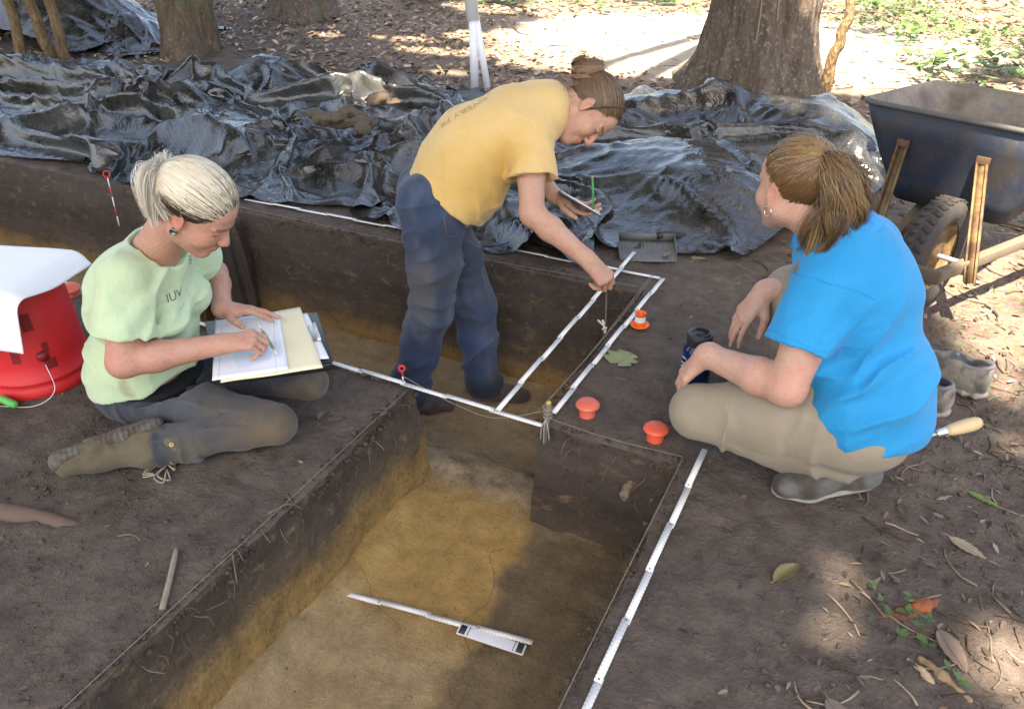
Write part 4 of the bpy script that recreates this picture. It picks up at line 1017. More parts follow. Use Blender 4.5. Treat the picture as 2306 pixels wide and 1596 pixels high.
    s.chain([J['pelvis']-up*.01, J['pelvis']+up*.05], [.162, .158], .04, flat=(f, .80))
    for sg in (1, -1): s.ell(J['pelvis']-f*.055+lat*sg*.07-up*.03, (.115, .10, .11), None, .05)
    for n in 'RL':
        h_, k_, a_ = J['hip'+n], J['kn'+n], J['an'+n]
        s.chain([h_, h_*.5+k_*.5, k_], [.090, .076, .064], .03); s.chain([k_, k_*.62+a_*.38, a_+(k_-a_)*.06], [.062, .057, .061], .005)
    s.cut(J['anR']+(J['knR']-J['anR'])*.10, J['anR']-J['knR'], J['anR'], .09, .004)
    s.cut(J['pelvis']+up*.03, up, J['pelvis']+up*.12, .22, .004)
    def folds(P):
        kn = J['knR']; ax = nrm(J['hipR']-kn); ax2 = nrm(J['anR']-kn)
        back = kn+(ax+ax2)*.10
        d = .018*wrinkle(P, nrm(ax-ax2), 17, 4, 3)*gau(P, back, .13)
        d += .015*wrinkle(P, ax, 19, 3.5, 5)*gau(P, J['hipR']+f*.10+lat*-.03, .14)
        d += .013*wrinkle(P, ax2, 22, 3.5, 6)*gau(P, J['anR'], .14)
        d += .008*wrinkle(P, ax, 15, 3.5, 7)*gau(P, J['knL']+V3(-.1, 0, 0), .2)
        return d+.003*noise3(P*11, 7)
    s.disp(folds)
    def jc(Vv):
        q = Vv.astype(np.float32); C = np.tile(A([.036, .041, .052]), (len(Vv), 1))
        C = blend(C, A([.085, .092, .105]), np.clip(.35+.5*fbm3(q*6, 3, 71), 0, 1)*gau(q, J['hipR']*.45+J['knR']*.55+V3(0, 0, .07), .24))
        for kk in ('knR', 'knL'): C = blend(C, A([.15, .11, .062]), np.clip(gau(q, J[kk]+V3(.03, -.02, -.02), .10)*(1.1+.6*fbm3(q*14, 3, 73)), 0, .8))
        C = blend(C, A([.14, .105, .06]), np.clip(gau(q, J['knR']*.6+J['anR']*.4+V3(0, 0, -.03), .13)*(.5+.6*fbm3(q*14, 3, 74)), 0, .6))
        # side seam along the thigh and shin, stitched a little lighter
        return C
    _, JV, JF = sdf_obj('jeans', s, .0045, M_DENIM, root, jc)
    # side seams as raised welts lying on the denim
    bvh = BVHTree.FromPolygons([tuple(v) for v in JV], [tuple(map(int, fc)) for fc in JF])
    def on_surf(pts, r, name, mat, lift=.0):
        out = []
        for p in pts:
            q = bvh.find_nearest(Vector(p)); 
            if q[0] is not None: out.append(A(q[0])+A(q[1])*lift)
        return MB().tube(A(out), r, 6).build(name, mat, root, True)
    M_SEAM = simple('seam_thread', (.085, .09, .10), .9)
    h_, k_, a_ = J['hipR'], J['knR'], J['anR']; cd = nrm(A([.1, -.75, .65]))
    on_surf([h_+(k_-h_)*t+cd*.10 for t in np.linspace(.12, .92, 30)], .0017, 'seam', M_SEAM)
    cd2 = nrm(A([-.15, -.75, .55]))
    on_surf([k_+(a_-k_)*t+cd2*.08 for t in np.linspace(.12, .82, 30)], .0017, 'seam', M_SEAM)
    # waistband of dark underlayer
    s = Sdf(); s.chain([J['pelvis']-up*.055, J['pelvis']+up*.015], [.172, .170], .02, flat=(f, .82)); s.ell(J['pelvis']-f*.06-up*.02, (.12, .13, .07), None, .05)
    s.cut(J['pelvis']-up*.07, -up+f*.1, J['pelvis']-up*.2, .3, .003); s.cut(J['pelvis']+up*.04, up, J['pelvis']+up*.18, .3, .003)
    sdf_obj('undershirt', s, .006, simple('black_cotton', (.012, .012, .013), .9), root)
    # right boot, sole turned up behind
    def lbcol(Vv):
        q = Vv.astype(np.float32); C = np.tile(A([.135, .112, .07]), (len(Vv), 1)); return blend(C, A([.07, .05, .032]), np.clip(.35+.8*fbm3(q*13, 4, 81), 0, .85))
    M_SUEDE = cloth_mat('boot_suede', .9, 500, .001, .1)
    for n, sn, shin in (('R', A([-.45, .25, .85]), J['knR']), ('L', A([-.2, .3, .9]), J['knL'])):
        ank = J['an'+n]; toe = J['toR'] if n == 'R' else ank+V3(-.2, .06, -.015)
        s, _, d, sn_, lt, heel, L = boot('boot', root, ank, toe, sn, shin, None, .045, .09)
        bo, BV, BF = sdf_obj('boot', s, .0045, M_SUEDE, root, lbcol)
        ss = Sdf(); ss.cone(heel+sn_*.026-d*.005, ank+d*L*.30+sn_*.060, .040, .036, .02, flat=(sn_, .55)); ss.cone(ank+d*L*.30+sn_*.060, toe+sn_*.056-d*.025, .038, .044, .02, flat=(sn_, .5)); ss.ell(toe+sn_*.045-d*.008, (.030, .042, .026), np.stack([d, lt, sn_], 1), .015)
        ss.disp(lambda P: .0015*np.sin(P@np.asarray(d, np.float32)*420)+.002*noise3(P*40, 3))
        sdf_obj('sole', ss, .004, simple('muddy_rubber', (.16, .15, .135), .9, .4, 40, .004, 60, dirt=.9, dirtc='4a3a2a', dscale=30), bo)
        if n == 'R':
            fr = -sn_; lc = MB(); c0 = ank+nrm(shin-ank)*.06+fr*.05
            upv = nrm(shin-ank); rsl = np.random.default_rng(3)
            for q in range(5):
                e1 = c0+lt*(.02 if q % 2 else -.02)+upv*.018*q; e2 = c0+lt*(-.02 if q % 2 else .02)+upv*.018*(q+1)
                lc.tube(spline([e1, (e1+e2)/2+fr*.008, e2], 8), .0026, 5)
            g = ank+nrm(shin-ank)*.05+fr*.055; g[2] = max(g[2], .012)
            for q in range(7):
                a = rsl.uniform(0, 6.28); w1 = g+V3(.035*math.cos(a), .03*math.sin(a)-.02, -.012+.02*rsl.random()); w2 = g+V3(.05*math.cos(a+1), .045*math.sin(a+1)-.03, -.01)
                w1[2] = max(w1[2], .012); w2[2] = max(w2[2], .010)
                lc.tube(spline([g, w1, w2, g+V3(.02*math.cos(a+2), -.03+.02*math.sin(a+2), .0)], 14), .0024, 5)
            lc.build('laces', simple('lace', (.30, .26, .18), .9), bo, True)
            ey = ank+upv*.105+nrm(-lt*.2+A([.2, -.8, .5]))*.053
            b2 = BVHTree.FromPolygons([tuple(v) for v in BV], [tuple(map(int, fc)) for fc in BF]); q = b2.find_nearest(Vector(ey))
            MB().lathe([(.0025, .0015), (.0045, .003), (.0065, .0012), (.0065, -.001)], 14, frame(A(q[0]), z=A(q[1]))).build('eyelet', simple('brass', (.5, .38, .15), .4, metal=.8), bo, True)
    # hair: bleached over dark underlayer, short ponytail
    rs = np.random.default_rng(31)
    def hc(Pl, rs):
        n, m, _ = Pl.shape; x, y, z = Pl[..., 0], Pl[..., 1], Pl[..., 2]
        v = rs.uniform(.88, 1.08, (n, 1)); C = A([.74, .655, .48])*v[..., None]
        low = np.clip((.044-z[:, :1]+.42*np.maximum(0, x[:, :1]-.02)+rs.normal(size=(n, 1))*.012)/.02, 0, 1)*(x[:, :1] > -.01)
        t = np.linspace(0, 1, m)[None]; dk = np.clip(low*np.clip((.62-t)/.25, 0, 1)*1.1, 0, 1)
        C = np.broadcast_to(C, (n, m, 3)); return blend(C, A([.035, .026, .018])*v[..., None], dk)
    tie = (-.110, .0, .030)
    hv, hq, hcx = pulled(M, tie, 8000, rs, hc, 1.10, .09, 10, .014, .0008, -.022, .02)
    mb = MB(); mb.add(hv, hq, col=hcx)
    cs = Sdf(); cap_ops(cs, M, .007, -.014, .02); cV, cF = surface(cs, .005)
    cl = (cV-M[:3, 3])@M[:3, :3]; mb.add(cV, cF, col=blend(np.tile(A([.68, .60, .44]), (len(cV), 1)), A([.035, .026, .018]), np.clip((.056-cl[:, 2]+.42*np.maximum(0, cl[:, 0]-.02))/.02, 0, 1)*(cl[:, 0] > -.02)))
    # tail falling over the nape in flat locks
    nl, per = 34, 75; tw = M[:3, 3]+M[:3, :3]@A(tie); bk = nrm(-M[:3, 0]*.9+M[:3, 2]*.35); sd_ = M[:3, 1]; paths = []; cols = []
    for q in range(nl):
        u = -1+2*(q+.5)/nl+rs.normal()*.08; L = rs.uniform(.12, .19); ou = rs.uniform(.03, .06)
        p0 = tw; p1 = tw+bk*ou+sd_*u*.055+A([0, 0, .012]); p2 = p1+sd_*u*.035+bk*.012+A([0, 0, -L*.5]); p3 = p2+sd_*u*-.01+A([.018, 0, -L*.5])+rs.normal(size=3)*.012
        tt = np.linspace(0, 1, 13)[:, None]; ctr = (1-tt)**3*p0+3*tt*(1-tt)**2*p1+3*tt**2*(1-tt)*p2+tt**3*p3
        wv = rs.normal(size=(per, 3))*A([.006, .009, .006]); taper = (.35+1.0*np.sin(np.pi*np.linspace(0, 1, 13)**.8)*.9)[None, :, None]
        paths.append(ctr[None]+wv[:, None]*taper); v = rs.uniform(.78, 1.05)
        cols.append(np.broadcast_to((A([.68, .61, .48])*v*rs.uniform(.88, 1.08, (per, 1)))[:, None], (per, 13, 3)))
    v_, q_, c_ = strands(np.concatenate(paths), .0009*np.linspace(1, .6, 13), np.concatenate(cols)); mb.add(v_, q_, col=c_)
    mb.add(*flyaways(M, 80, rs, (.6, .53, .4))[:2], col=(.6, .53, .4)); mb.build('hair', M_HAIR, root, True)
    MB().tube(spline([tw+M[:3, :3]@A([.012*math.cos(a), .013*math.sin(a), .012*math.sin(a)*.3]) for a in np.linspace(0, 6.3, 10)], 30), .0045, 8).build('hair_tie', simple('hair_elastic', (.02, .016, .014), .8), root, True)
    # ear plug
    ec = M[:3, 3]+M[:3, :3]@A([-.002, -.084, -.036]); MB().lathe([(.0001, .002), (.006, .002), (.0075, .004), (.0098, .004), (.0105, .001), (.0095, -.004)], 20, frame(ec, z=M[:3, :3]@A([.1, -1, -.05]))).build('earring', simple('dark_steel', (.25, .26, .26), .25, metal=.9), root, True)
    return root, J, M, (SV, SF)
GREEN = person_green()
# ------------------------------------------------------------------ person bending over the trench (yellow T-shirt)
def person_yellow():
    O = V3(-1.55, 2.55, -.56); SCL = 1.12; wl = lambda *a: (A(a, float)-O)/SCL
    J = dict(pelvis=wl(-1.555, 2.56, .40), waist=wl(-1.475, 2.625, .545), chest=wl(-1.365, 2.715, .655), upper=wl(-1.265, 2.795, .71),
             shR=wl(-1.225, 2.655, .685), shL=wl(-1.345, 2.915, .70), elR=wl(-1.15, 2.52, .43), wrR=wl(-.925, 2.53, .285),
             elL=wl(-1.36, 2.98, .42), wrL=wl(-1.20, 2.86, .375), hipR=wl(-1.52, 2.475, .37), hipL=wl(-1.60, 2.645, .37),
             knR=wl(-1.585, 2.475, -.05), knL=wl(-1.485, 2.665, -.05), anR=wl(-1.70, 2.42, -.48), anL=wl(-1.44, 2.655, -.48))
    J['up'] = nrm(J['upper']-J['pelvis']); J['lat'] = nrm(J['shL']-J['shR']); J['fwd'] = nrm(np.cross(J['lat'], J['up'])); J['lat'] = np.cross(J['up'], J['fwd'])
    up, f, lat = J['up'], J['fwd'], J['lat']
    root = thing('person', tuple(O), 'person in a yellow T-shirt and blue jeans bending over inside the trench', 'person', 'people working at the dig'); root.scale = (SCL,)*3; RAW.add(root.name)
    hf = nrm(A([.42, -.22, -.88])); hl = A([-.376, .769, -.516]); hl = nrm(hl-hf*(hl@hf)); hu = np.cross(hf, hl)
    M = np.eye(4); M[:3, 0] = hf; M[:3, 1] = hl; M[:3, 2] = hu; M[:3, 3] = wl(-1.085, 2.865, .735)
    s = Sdf(); torso_ops(s, J, -.02)
    for n in 'RL': arm_ops(s, J, n)
    head_ops(s, M, J['upper']+up*.02, .050, .98)
    hd = nrm(A([.66, .10, -.62]))
    tipsR = hand_ops(s, J['wrR'], hd, A([.45, -.35, .75]), A([-.1, .9, .3]), [(42, 48, 25), (48, 62, 35), (54, 70, 40), (60, 70, 42)], .02, [(.70, .45, -.45), (.92, .05, -.45), (.95, -.15, -.35)], 1.0)
    hdl = nrm(A([.80, .10, -.30]))
    hand_ops(s, J['wrL'], hdl, A([-.15, .1, -1.0]), A([.2, -1.0, .1]), [(12, 25, 15), (14, 28, 15), (16, 28, 16), (18, 30, 18)], .05, [(.55, .65, .1), (.85, .35, .05), (.95, .1, .0)], 1.0)
    base = (.52, .315, .22)
    def colf(Vv):
        C = face_col(Vv, M, base, (.05, .03, .02), .75); q = Vv.astype(np.float32)
        for c in (J['elR'], J['wrR']+hd*.09): g = gau(q, c, .06)[:, None]; C = C*(1-.3*g)+A([.52, .25, .18])*.3*g
        return C
    sdf_obj('body', s, .0037, M_SKIN, root, colf)
    # T-shirt
    s = Sdf(); torso_ops(s, J, .016, .04, 1.0, False, 1.0)
    s.cone(J['pelvis']+up*.045, J['waist'], .168, .158, .05, flat=(f, .86)); s.ell(J['waist']-f*.03+up*.03, (.135, .165, .16), np.stack([f, lat, up], 1), .05)
    s.ell(J['waist']+f*.075-up*.02, (.10, .135, .12), np.stack([f, lat, up], 1), .05)      # loose cloth hanging in front
    for n in 'RL': sleeve_ops(s, J, n, .58, .020, .022, .012)
    s.cut(J['pelvis']+up*.010+f*.02, -up+f*.18, J['pelvis']-up*.12, .34, .004)
    nb = J['upper']+up*.05; s.ell(nb+up*.03+f*.030, (.080, .074, .058), np.stack([f, lat, up], 1), .008, 's')
    def folds(P):
        d = .015*wrinkle(P, nrm(up+f*.5), 15, 4.5, 3)*gau(P, J['waist']+f*.09-up*.05, .16)
        d += .011*wrinkle(P, nrm(up-f*.5), 13, 4.5, 5)*gau(P, J['waist']-lat*.12, .17)
        d += .012*wrinkle(P, nrm(up+lat*.4), 17, 4, 6)*gau(P, J['shR']-up*.08+f*.05, .12)
        d += .007*wrinkle(P, nrm(up+lat*.2), 12, 4, 8)*gau(P, J['chest']-f*.1, .2)
        d += .008*wrinkle(P, nrm(lat+up*.3), 15, 4, 9)*gau(P, J['shR']*.5+J['elR']*.5, .1)
        return d+.003*noise3(P*9, 4)
    s.disp(folds)
    def tc(Vv):
        q = Vv.astype(np.float32); C = np.tile(A([.66, .41, .12]), (len(Vv), 1))
        return blend(C, A([.70, .50, .23]), np.clip(.3+.6*fbm3(q*5, 3, 61), 0, .6))
    _, SV, SF = sdf_obj('t_shirt', s, .0045, M_COTTON, root, tc)
    # jeans, baggy
    s = Sdf()
    s.chain([J['pelvis']-up*.03, J['pelvis']+up*.05], [.158, .148], .04, flat=(f, .80))
    for sg in (1, -1): s.ell(J['pelvis']-f*.06+lat*sg*.07-up*.035, (.095, .092, .098), None, .05)
    for n in 'RL':
        h_, k_, a_ = J['hip'+n], J['kn'+n], J['an'+n]; e_ = a_+V3(.0, 0, -.035)
        s.chain([h_, h_*.5+k_*.5, k_], [.102, .092, .080], .03); s.chain([k_, k_*.5+a_*.5, e_], [.080, .075, .077], .02)
        s.cut(e_+V3(0, 0, .012), A([0, 0, -1.0]), e_-V3(0, 0, .08), .125, .004)
    s.cut(J['pelvis']+up*.085, up, J['pelvis']+up*.16, .20, .004)
    def folds(P):
        d = 0
        for n in 'RL':
            h_, k_, a_ = J['hip'+n], J['kn'+n], J['an'+n]; ax = nrm(k_-h_); ax2 = nrm(a_-k_)
            d = d+.016*wrinkle(P, nrm(ax2+V3(.6, .1, 0)), 15, 3.5, 3)*gau(P, a_+V3(0, 0, .10), .15)
            d = d+.017*wrinkle(P, nrm(ax+V3(-.3, .2, 0)), 12, 4, 5)*gau(P, k_-ax*.02, .17)
            d = d+.017*wrinkle(P, nrm(ax+V3(.5, 0, 0)), 13, 4, 7)*gau(P, h_+V3(.02, 0, -.05), .16)
            d = d+.017*wrinkle(P, nrm(np.cross(ax, f)), 7, 6, 9)*gau(P, h_*.4+k_*.6, .25)
        return d+.003*noise3(P*10, 7)
    s.disp(folds)
    def jc(Vv):
        q = Vv.astype(np.float32); C = np.tile(A([.034, .054, .100]), (len(Vv), 1)); n3 = fbm3(q*5, 4, 71)
        n4 = fbm3(q*A([14, 14, 4]).astype(np.float32), 4, 91)
        C = blend(C, A([.145, .170, .20]), np.clip(.25+.6*n3+.5*n4, 0, .85)*np.clip(1.25-np.abs(q[:, 2]-.62)*1.3, 0, 1))
        C = blend(C, A([.11, .095, .075]), np.clip(.9*n4+.6*n3-.25, 0, .6)); C = blend(C, A([.028, .075, .19]), np.clip(1-np.abs(q[:, 2]-.26)/.14, 0, 1)*np.clip(.5+.6*n3, 0, .8))
        for n in 'RL': C = blend(C, A([.070, .068, .066]), np.clip(gau(q, J['kn'+n]*.55+J['hip'+n]*.45, .19)*(.55+.5*n3), 0, .65))
        C = blend(C, A([.012, .015, .022]), np.clip((.16-q[:, 2])/.10+.4*n3, 0, .75))
        return C
    _, JV, JF = sdf_obj('jeans', s, .0045, M_DENIM, root, jc)
    bvh = BVHTree.FromPolygons([tuple(v) for v in JV], [tuple(map(int, fc)) for fc in JF])
    M_ST = simple('jean_stitch', (.065, .075, .10), .9); M_ST2 = simple('jean_stitch_tan', (.13, .10, .07), .9)
    def on(pts, r, name, m):
        out = [A(bvh.find_nearest(Vector(p))[0]) for p in pts]; return MB().tube(A(out), r, 6).build(name, m, root, True)
    sdv = nrm(A([-.02, -1.0, 0])-f*0)
    h_, k_, a_ = J['hipR'], J['knR'], J['anR']; sd_ = nrm(-lat-nrm(A([.9, .44, 0]))*.35)
    on([h_+V3(0, 0, .10)+(k_-h_-V3(0, 0, .1))*t+sd_*.16 for t in np.linspace(0, 1, 24)]+[k_+(a_-k_)*t+sd_*.14 for t in np.linspace(.08, .95, 20)], .0024, 'seam', M_ST)
    pc = h_+sd_*.13
    on([pc+up*.06+f*.02, pc+up*.045+f*.06, pc+up*.035+f*.10, pc+up*.05+f*.14], .0022, 'pocket_seam', M_ST2)
    # belt-line gap with grey undershirt
    s = Sdf(); s.chain([J['pelvis']+up*.02, J['pelvis']+up*.07], [.150, .146], .02, flat=(f, .84)); s.ell(J['pelvis']-f*.04+up*.05, (.115, .135, .06), np.stack([f, lat, up], 1), .04)
    s.cut(J['pelvis']-up*.02, -up, J['pelvis']-up*.14, .25, .003); s.cut(J['pelvis']+up*.10, up, J['pelvis']+up*.22, .25, .003)
    sdf_obj('undershirt', s, .006, simple('grey_cotton', (.40, .41, .40), .9), root)
    # stockinged feet
    M_SOCK = cloth_mat('sock', .95, 700, .001, .2)
    for n, yaw in (('L', .42), ('R', .55)):
        a_ = J['an'+n]; d = A([math.cos(yaw), math.sin(yaw), 0]); g = .012
        s = Sdf(); s.chain([a_, a_*A([1, 1, 0])+V3(0, 0, .045)-d*.03], [.045, .036], .03)
        s.cone(a_*A([1, 1, 0])+V3(0, 0, .050), a_*A([1, 1, 0])+d*.105+V3(0, 0, .036), .042, .036, .03, flat=(A([0, 0, 1.]), .85)); s.cone(a_*A([1, 1, 0])+d*.10+V3(0, 0, .034), a_*A([1, 1, 0])+d*.165+V3(0, 0, .026), .036, .027, .03, flat=(A([0, 0, 1.]), .8))
        s.disp(lambda P: .003*wrinkle(P, d, 30, 3, 4))
        sdf_obj('sock', s, .0045, M_SOCK, root, lambda Vv: blend(np.tile(A([.085, .07, .072]), (len(Vv), 1)), A([.06, .042, .03]), np.clip(.3+.8*fbm3(Vv.astype(np.float32)*20, 3, 5), 0, 1)))
    # hair pulled up into a messy bun
    rs = np.random.default_rng(41); tie = (-.098, 0, .045)
    def hc(Pl, rs):
        n, m, _ = Pl.shape; v = rs.uniform(.78, 1.18, (n, 1)); C = A([.15, .088, .046])*v[..., None]
        st = (rs.random((n, 1)) < .14)*np.clip((Pl[:, :1, 0]-.0)/.05, 0, 1); C = blend(C, A([.36, .25, .12])*v[..., None], st*.7)
        return np.broadcast_to(C, (n, m, 3))
    mb = MB(); v_, q_, c_ = pulled(M, tie, 7000, rs, hc, 1.08, .06, 9, .016, .0008, -.016, .0); mb.add(v_, q_, col=c_)
    cs = Sdf(); cap_ops(cs, M, .004, -.010, .0); cV, cF = surface(cs, .005); mb.add(cV, cF, col=(.065, .038, .022))
    bc = M[:3, 3]+M[:3, :3]@A([-.122, 0, .045]); ax = nrm(M[:3, :3]@A([-.95, 0, .30]))
    u1 = M[:3, 1]; u2 = np.cross(ax, u1); paths = []; cols = []
    for q in range(80):
        r0 = rs.uniform(.012, .054); hh = rs.normal()*.017; ph = rs.uniform(0, 6.28); per = 34; sp = rs.uniform(2.0, 4.2); tl = rs.normal()*.35
        t = np.linspace(0, 1, 15); an = ph+t*sp; rr_ = r0*(1+.25*np.sin(t*3+ph))
        ctr = bc+ax*(hh+tl*rr_*np.cos(an-ph))[:, None]+(rr_*np.cos(an))[:, None]*u1+(rr_*np.sin(an))[:, None]*u2
        paths.append(ctr[None]+(rs.normal(size=(per, 3))*.0035)[:, None]); cols.append(np.broadcast_to((A([.20, .115, .06])*rs.uniform(.6, 1.35)*rs.uniform(.85, 1.15, (per, 1)))[:, None], (per, 15, 3)))
    v_, q_, c_ = strands(np.concatenate(paths), .0009*np.ones(15), np.concatenate(cols)); mb.add(v_, q_, col=c_)
    # flyaways round the bun and the nape
    n = 260; st = bc+rs.normal(size=(n, 3))*.024; dr = nrm(rs.normal(size=3)); D_ = rs.normal(size=(n, 3)); D_ /= np.linalg.norm(D_, axis=1)[:, None]
    t = np.linspace(0, 1, 7)[None, :, None]; P_ = st[:, None]+D_[:, None]*t*rs.uniform(.012, .042, (n, 1, 1))+rs.normal(size=(n, 1, 3))*.018*t**2
    v_, q_, c_ = strands(P_, .0006*np.ones(7), np.broadcast_to((A([.22, .14, .075])*rs.uniform(.7, 1.3, (n, 1)))[:, None], (n, 7, 3))); mb.add(v_, q_, col=c_)
    n = 160; st = M[:3, 3]+(M[:3, :3]@(A([[-.075], [0], [-.045]])+np.stack([rs.normal(size=n)*.02, rs.normal(size=n)*.045, rs.normal(size=n)*.015]))).T; D_ = -M[:3, 0]*.6-M[:3, 2]*.3+rs.normal(size=(n, 3))*.4
    P_ = st[:, None]+D_[:, None]*t*rs.uniform(.015, .035, (n, 1, 1)); v_, q_, c_ = strands(P_, .0006*np.ones(7), np.broadcast_to((A([.20, .13, .075])*rs.uniform(.7, 1.3, (n, 1)))[:, None], (n, 7, 3))); mb.add(v_, q_, col=c_)
    mb.add(*flyaways(M, 160, rs, (.16, .095, .05))[:2], col=(.16, .095, .05)); mb.build('hair', M_HAIR, root, True)
    # thin dark headband with a bead
    X = lambda p: M[:3, 3]+M[:3, :3]@A(p); pts = []
    for a in np.linspace(-2.3, 2.3, 40):
        dv = nrm(A([.35*math.cos(a*.6)+.12, math.sin(a), .92*math.cos(a)-.0])); pts.append(X(CRC+CRR*dv*1.115))
    MB().tube(spline(pts, 80), .0026, 8).build('headband', simple('headband', (.02, .025, .03), .4), root, True)
    return root, J, M, (SV, SF), O, SCL, tipsR
YELLOW = person_yellow()
# ------------------------------------------------------------------ person squatting (blue polo shirt, khaki trousers)
def person_blue():
    HS[0] = .91
    O = V3(.05, 2.05, 0); SCL = 1.12; wl = lambda *a: (A(a, float)-O)/SCL
    J = dict(pelvis=wl(.048, 2.055, .25), waist=wl(.04, 2.065, .39), chest=wl(-.008, 2.085, .53), upper=wl(-.07, 2.105, .645),
             shL=wl(-.085, 1.975, .605), shR=wl(-.02, 2.25, .62), elL=wl(-.12, 1.86, .362), wrL=wl(-.358, 1.985, .328),
             elR=wl(-.06, 2.42, .43), wrR=wl(-.275, 2.34, .385), hipL=wl(.03, 1.96, .235), hipR=wl(.095, 2.15, .245),
             knL=wl(-.345, 1.93, .17), anL=wl(.06, 1.955, .115), knR=wl(-.20, 2.40, .372), anR=wl(-.13, 2.37, .08))
    J['up'] = nrm(J['upper']-J['pelvis']); J['lat'] = nrm(J['shL']-J['shR']); J['fwd'] = nrm(np.cross(J['lat'], J['up'])); J['lat'] = np.cross(J['up'], J['fwd'])
    up, f, lat = J['up'], J['fwd'], J['lat']; FR = np.stack([f, lat, up], 1)
    root = thing('person', tuple(O), 'person in a bright blue polo shirt and khaki trousers squatting beside the pit', 'person', 'people working at the dig'); root.scale = (SCL,)*3; RAW.add(root.name)
    hf = nrm(A([-.76, .62, -.17])); hl = nrm(np.cross(A([.05, .02, 1.0]), hf)); hu = np.cross(hf, hl)
    M = np.eye(4); M[:3, 0] = hf; M[:3, 1] = hl; M[:3, 2] = hu; M[:3, 3] = wl(-.215, 2.09, .81)
    s = Sdf(); torso_ops(s, J, -.02)
    for n in 'RL': arm_ops(s, J, n, rm=1.1)
    head_ops(s, M, J['upper']+up*.03, .056, 1.06)
    hd = nrm(A([-.55, .05, -.80]))
    hand_ops(s, J['wrL'], hd, A([-.75, -.2, .55]), A([.1, 1.0, .1]), [(20, 20, 12), (22, 24, 14), (26, 26, 16), (30, 30, 18)], .04, [(.65, .6, -.3), (.85, .35, -.3), (.9, .2, -.25)], 1.0)
    hd2 = nrm(A([-.42, -.30, -.72]))
    tipsR = hand_ops(s, J['wrR'], hd2, A([-.45, -.55, .6]), A([.6, -.6, 0]), [(16, 14, 8), (14, 12, 8), (16, 16, 10), (20, 20, 12)], .05, [(.70, .50, -.4), (.9, .2, -.4), (.95, .1, -.35)], 1.0)
    base = (.55, .345, .255)
    def colf(Vv):
        C = face_col(Vv, M, base, (.10, .06, .03), .9); q = Vv.astype(np.float32)
        g = gau(q, J['elL'], .09)[:, None]; return C*(1-.45*g)+A([.55, .24, .17])*.45*g
    sdf_obj('body', s, .0037, M_SKIN, root, colf)
    # polo shirt
    s = Sdf(); torso_ops(s, J, .014, .04, .95, False, .95)
    s.cone(J['pelvis']-up*.05-f*.02, J['waist'], .170, .148, .05, flat=(f, .84)); s.ell(J['pelvis']-f*.045+up*.02, (.128, .174, .145), FR, .06)
    s.ell(J['chest']-f*.03+up*.01, (.10, .150, .145), FR, .05)
    for n in 'RL': sleeve_ops(s, J, n, .62, .020, .022, .014)
    s.cut(J['pelvis']-f*.12-up*.075, -up+f*.42, J['pelvis']-up*.16+f*.08, .42, .004)
    nb = J['upper']+up*.055; s.ell(nb+up*.035+f*.02, (.076, .072, .058), FR, .008, 's')
    # side slit
    sp = J['pelvis']+lat*.18-up*.045-f*.02
    def slit(P):
        q = P-sp; a_ = q@up; b_ = q@f; return np.maximum(np.abs(b_)-.020*np.clip((.035-a_)/.06, 0, 1), a_-.035)
    s._add(slit, sp, .10, .003, 's')
    def folds(P):
        ap = J['shL']-up*.11+f*.02
        d = .013*wrinkle(P, nrm(up+f*.55), 14, 5, 3)*gau(P, J['waist']+lat*.12-f*.06, .19)
        d += .012*wrinkle(P, nrm(up*.7+f*.8), 15, 5, 5)*gau(P, ap-f*.05, .13)
        d += .010*wrinkle(P, nrm(up+f*.3), 13, 5, 6)*gau(P, J['pelvis']+up*.06+lat*.1, .17)
        d += .011*wrinkle(P, nrm(up-f*.2), 12, 5, 7)*gau(P, J['waist']-f*.12, .17)
        d += .007*wrinkle(P, nrm(f+lat*.3), 13, 5, 8)*gau(P, J['shL']*.5+J['elL']*.5, .10)
        d += .007*wrinkle(P, nrm(up*.6+lat), 10, 5, 9)*gau(P, J['chest']-f*.1+lat*.08, .14)
        return d+.0025*noise3(P*9, 4)
    s.disp(folds)
    _, SV, SF = sdf_obj('polo_shirt', s, .0045, M_POLO, root, lambda Vv: blend(np.tile(A([.002, .285, .58]), (len(Vv), 1)), A([.002, .24, .50]), np.clip(.4+.6*fbm3(Vv.astype(np.float32)*6, 3, 4), 0, 1)))
    bvs = BVHTree.FromPolygons([tuple(v) for v in SV], [tuple(map(int, fc)) for fc in SF])
    M_BSEAM = simple('blue_seam', (.003, .21, .50), .8)
    def ons(pts, r, name, m, lift=-.0006): return MB().tube(A([A(q[0])+A(q[1])*lift for q in (bvs.find_nearest(Vector(p)) for p in pts)]), r, 6).build(name, m, root, True)
    e_ = J['shL']; axs = nrm(J['elL']-J['shL']); u_ = nrm(up-axs*(up@axs)); w_ = np.cross(axs, u_)
    ons([e_+axs*-.01+(u_*math.cos(a)+w_*math.sin(a))*.12 for a in np.linspace(-2.0, 2.0, 40)], .0016, 'shoulder_seam', M_BSEAM)
    cf_ = J['shL']+axs*np.linalg.norm(J['elL']-J['shL'])*.53; ons([cf_+(u_*math.cos(a)+w_*math.sin(a))*.11 for a in np.linspace(-2.6, 2.6, 40)], .0013, 'cuff_seam', M_BSEAM)
    # collar: folded band round the neck
    mbv = []; nk = J['upper']+up*.075+f*.010; rings = []
    for a in np.linspace(-2.55, 2.55, 46):
        dv = -f*math.cos(a)+lat*math.sin(a); rr_ = .068; rise = .016*math.cos(a*.5)
        rings.append([nk+dv*(rr_-.006)+up*(rise+.006), nk+dv*(rr_+.004)+up*(rise+.010), nk+dv*(rr_+.022)-up*.006+up*rise*.4, nk+dv*(rr_+.036)-up*(.030-.010*math.cos(a))])
    R_ = A(rings); inn = R_-(up*.004); 
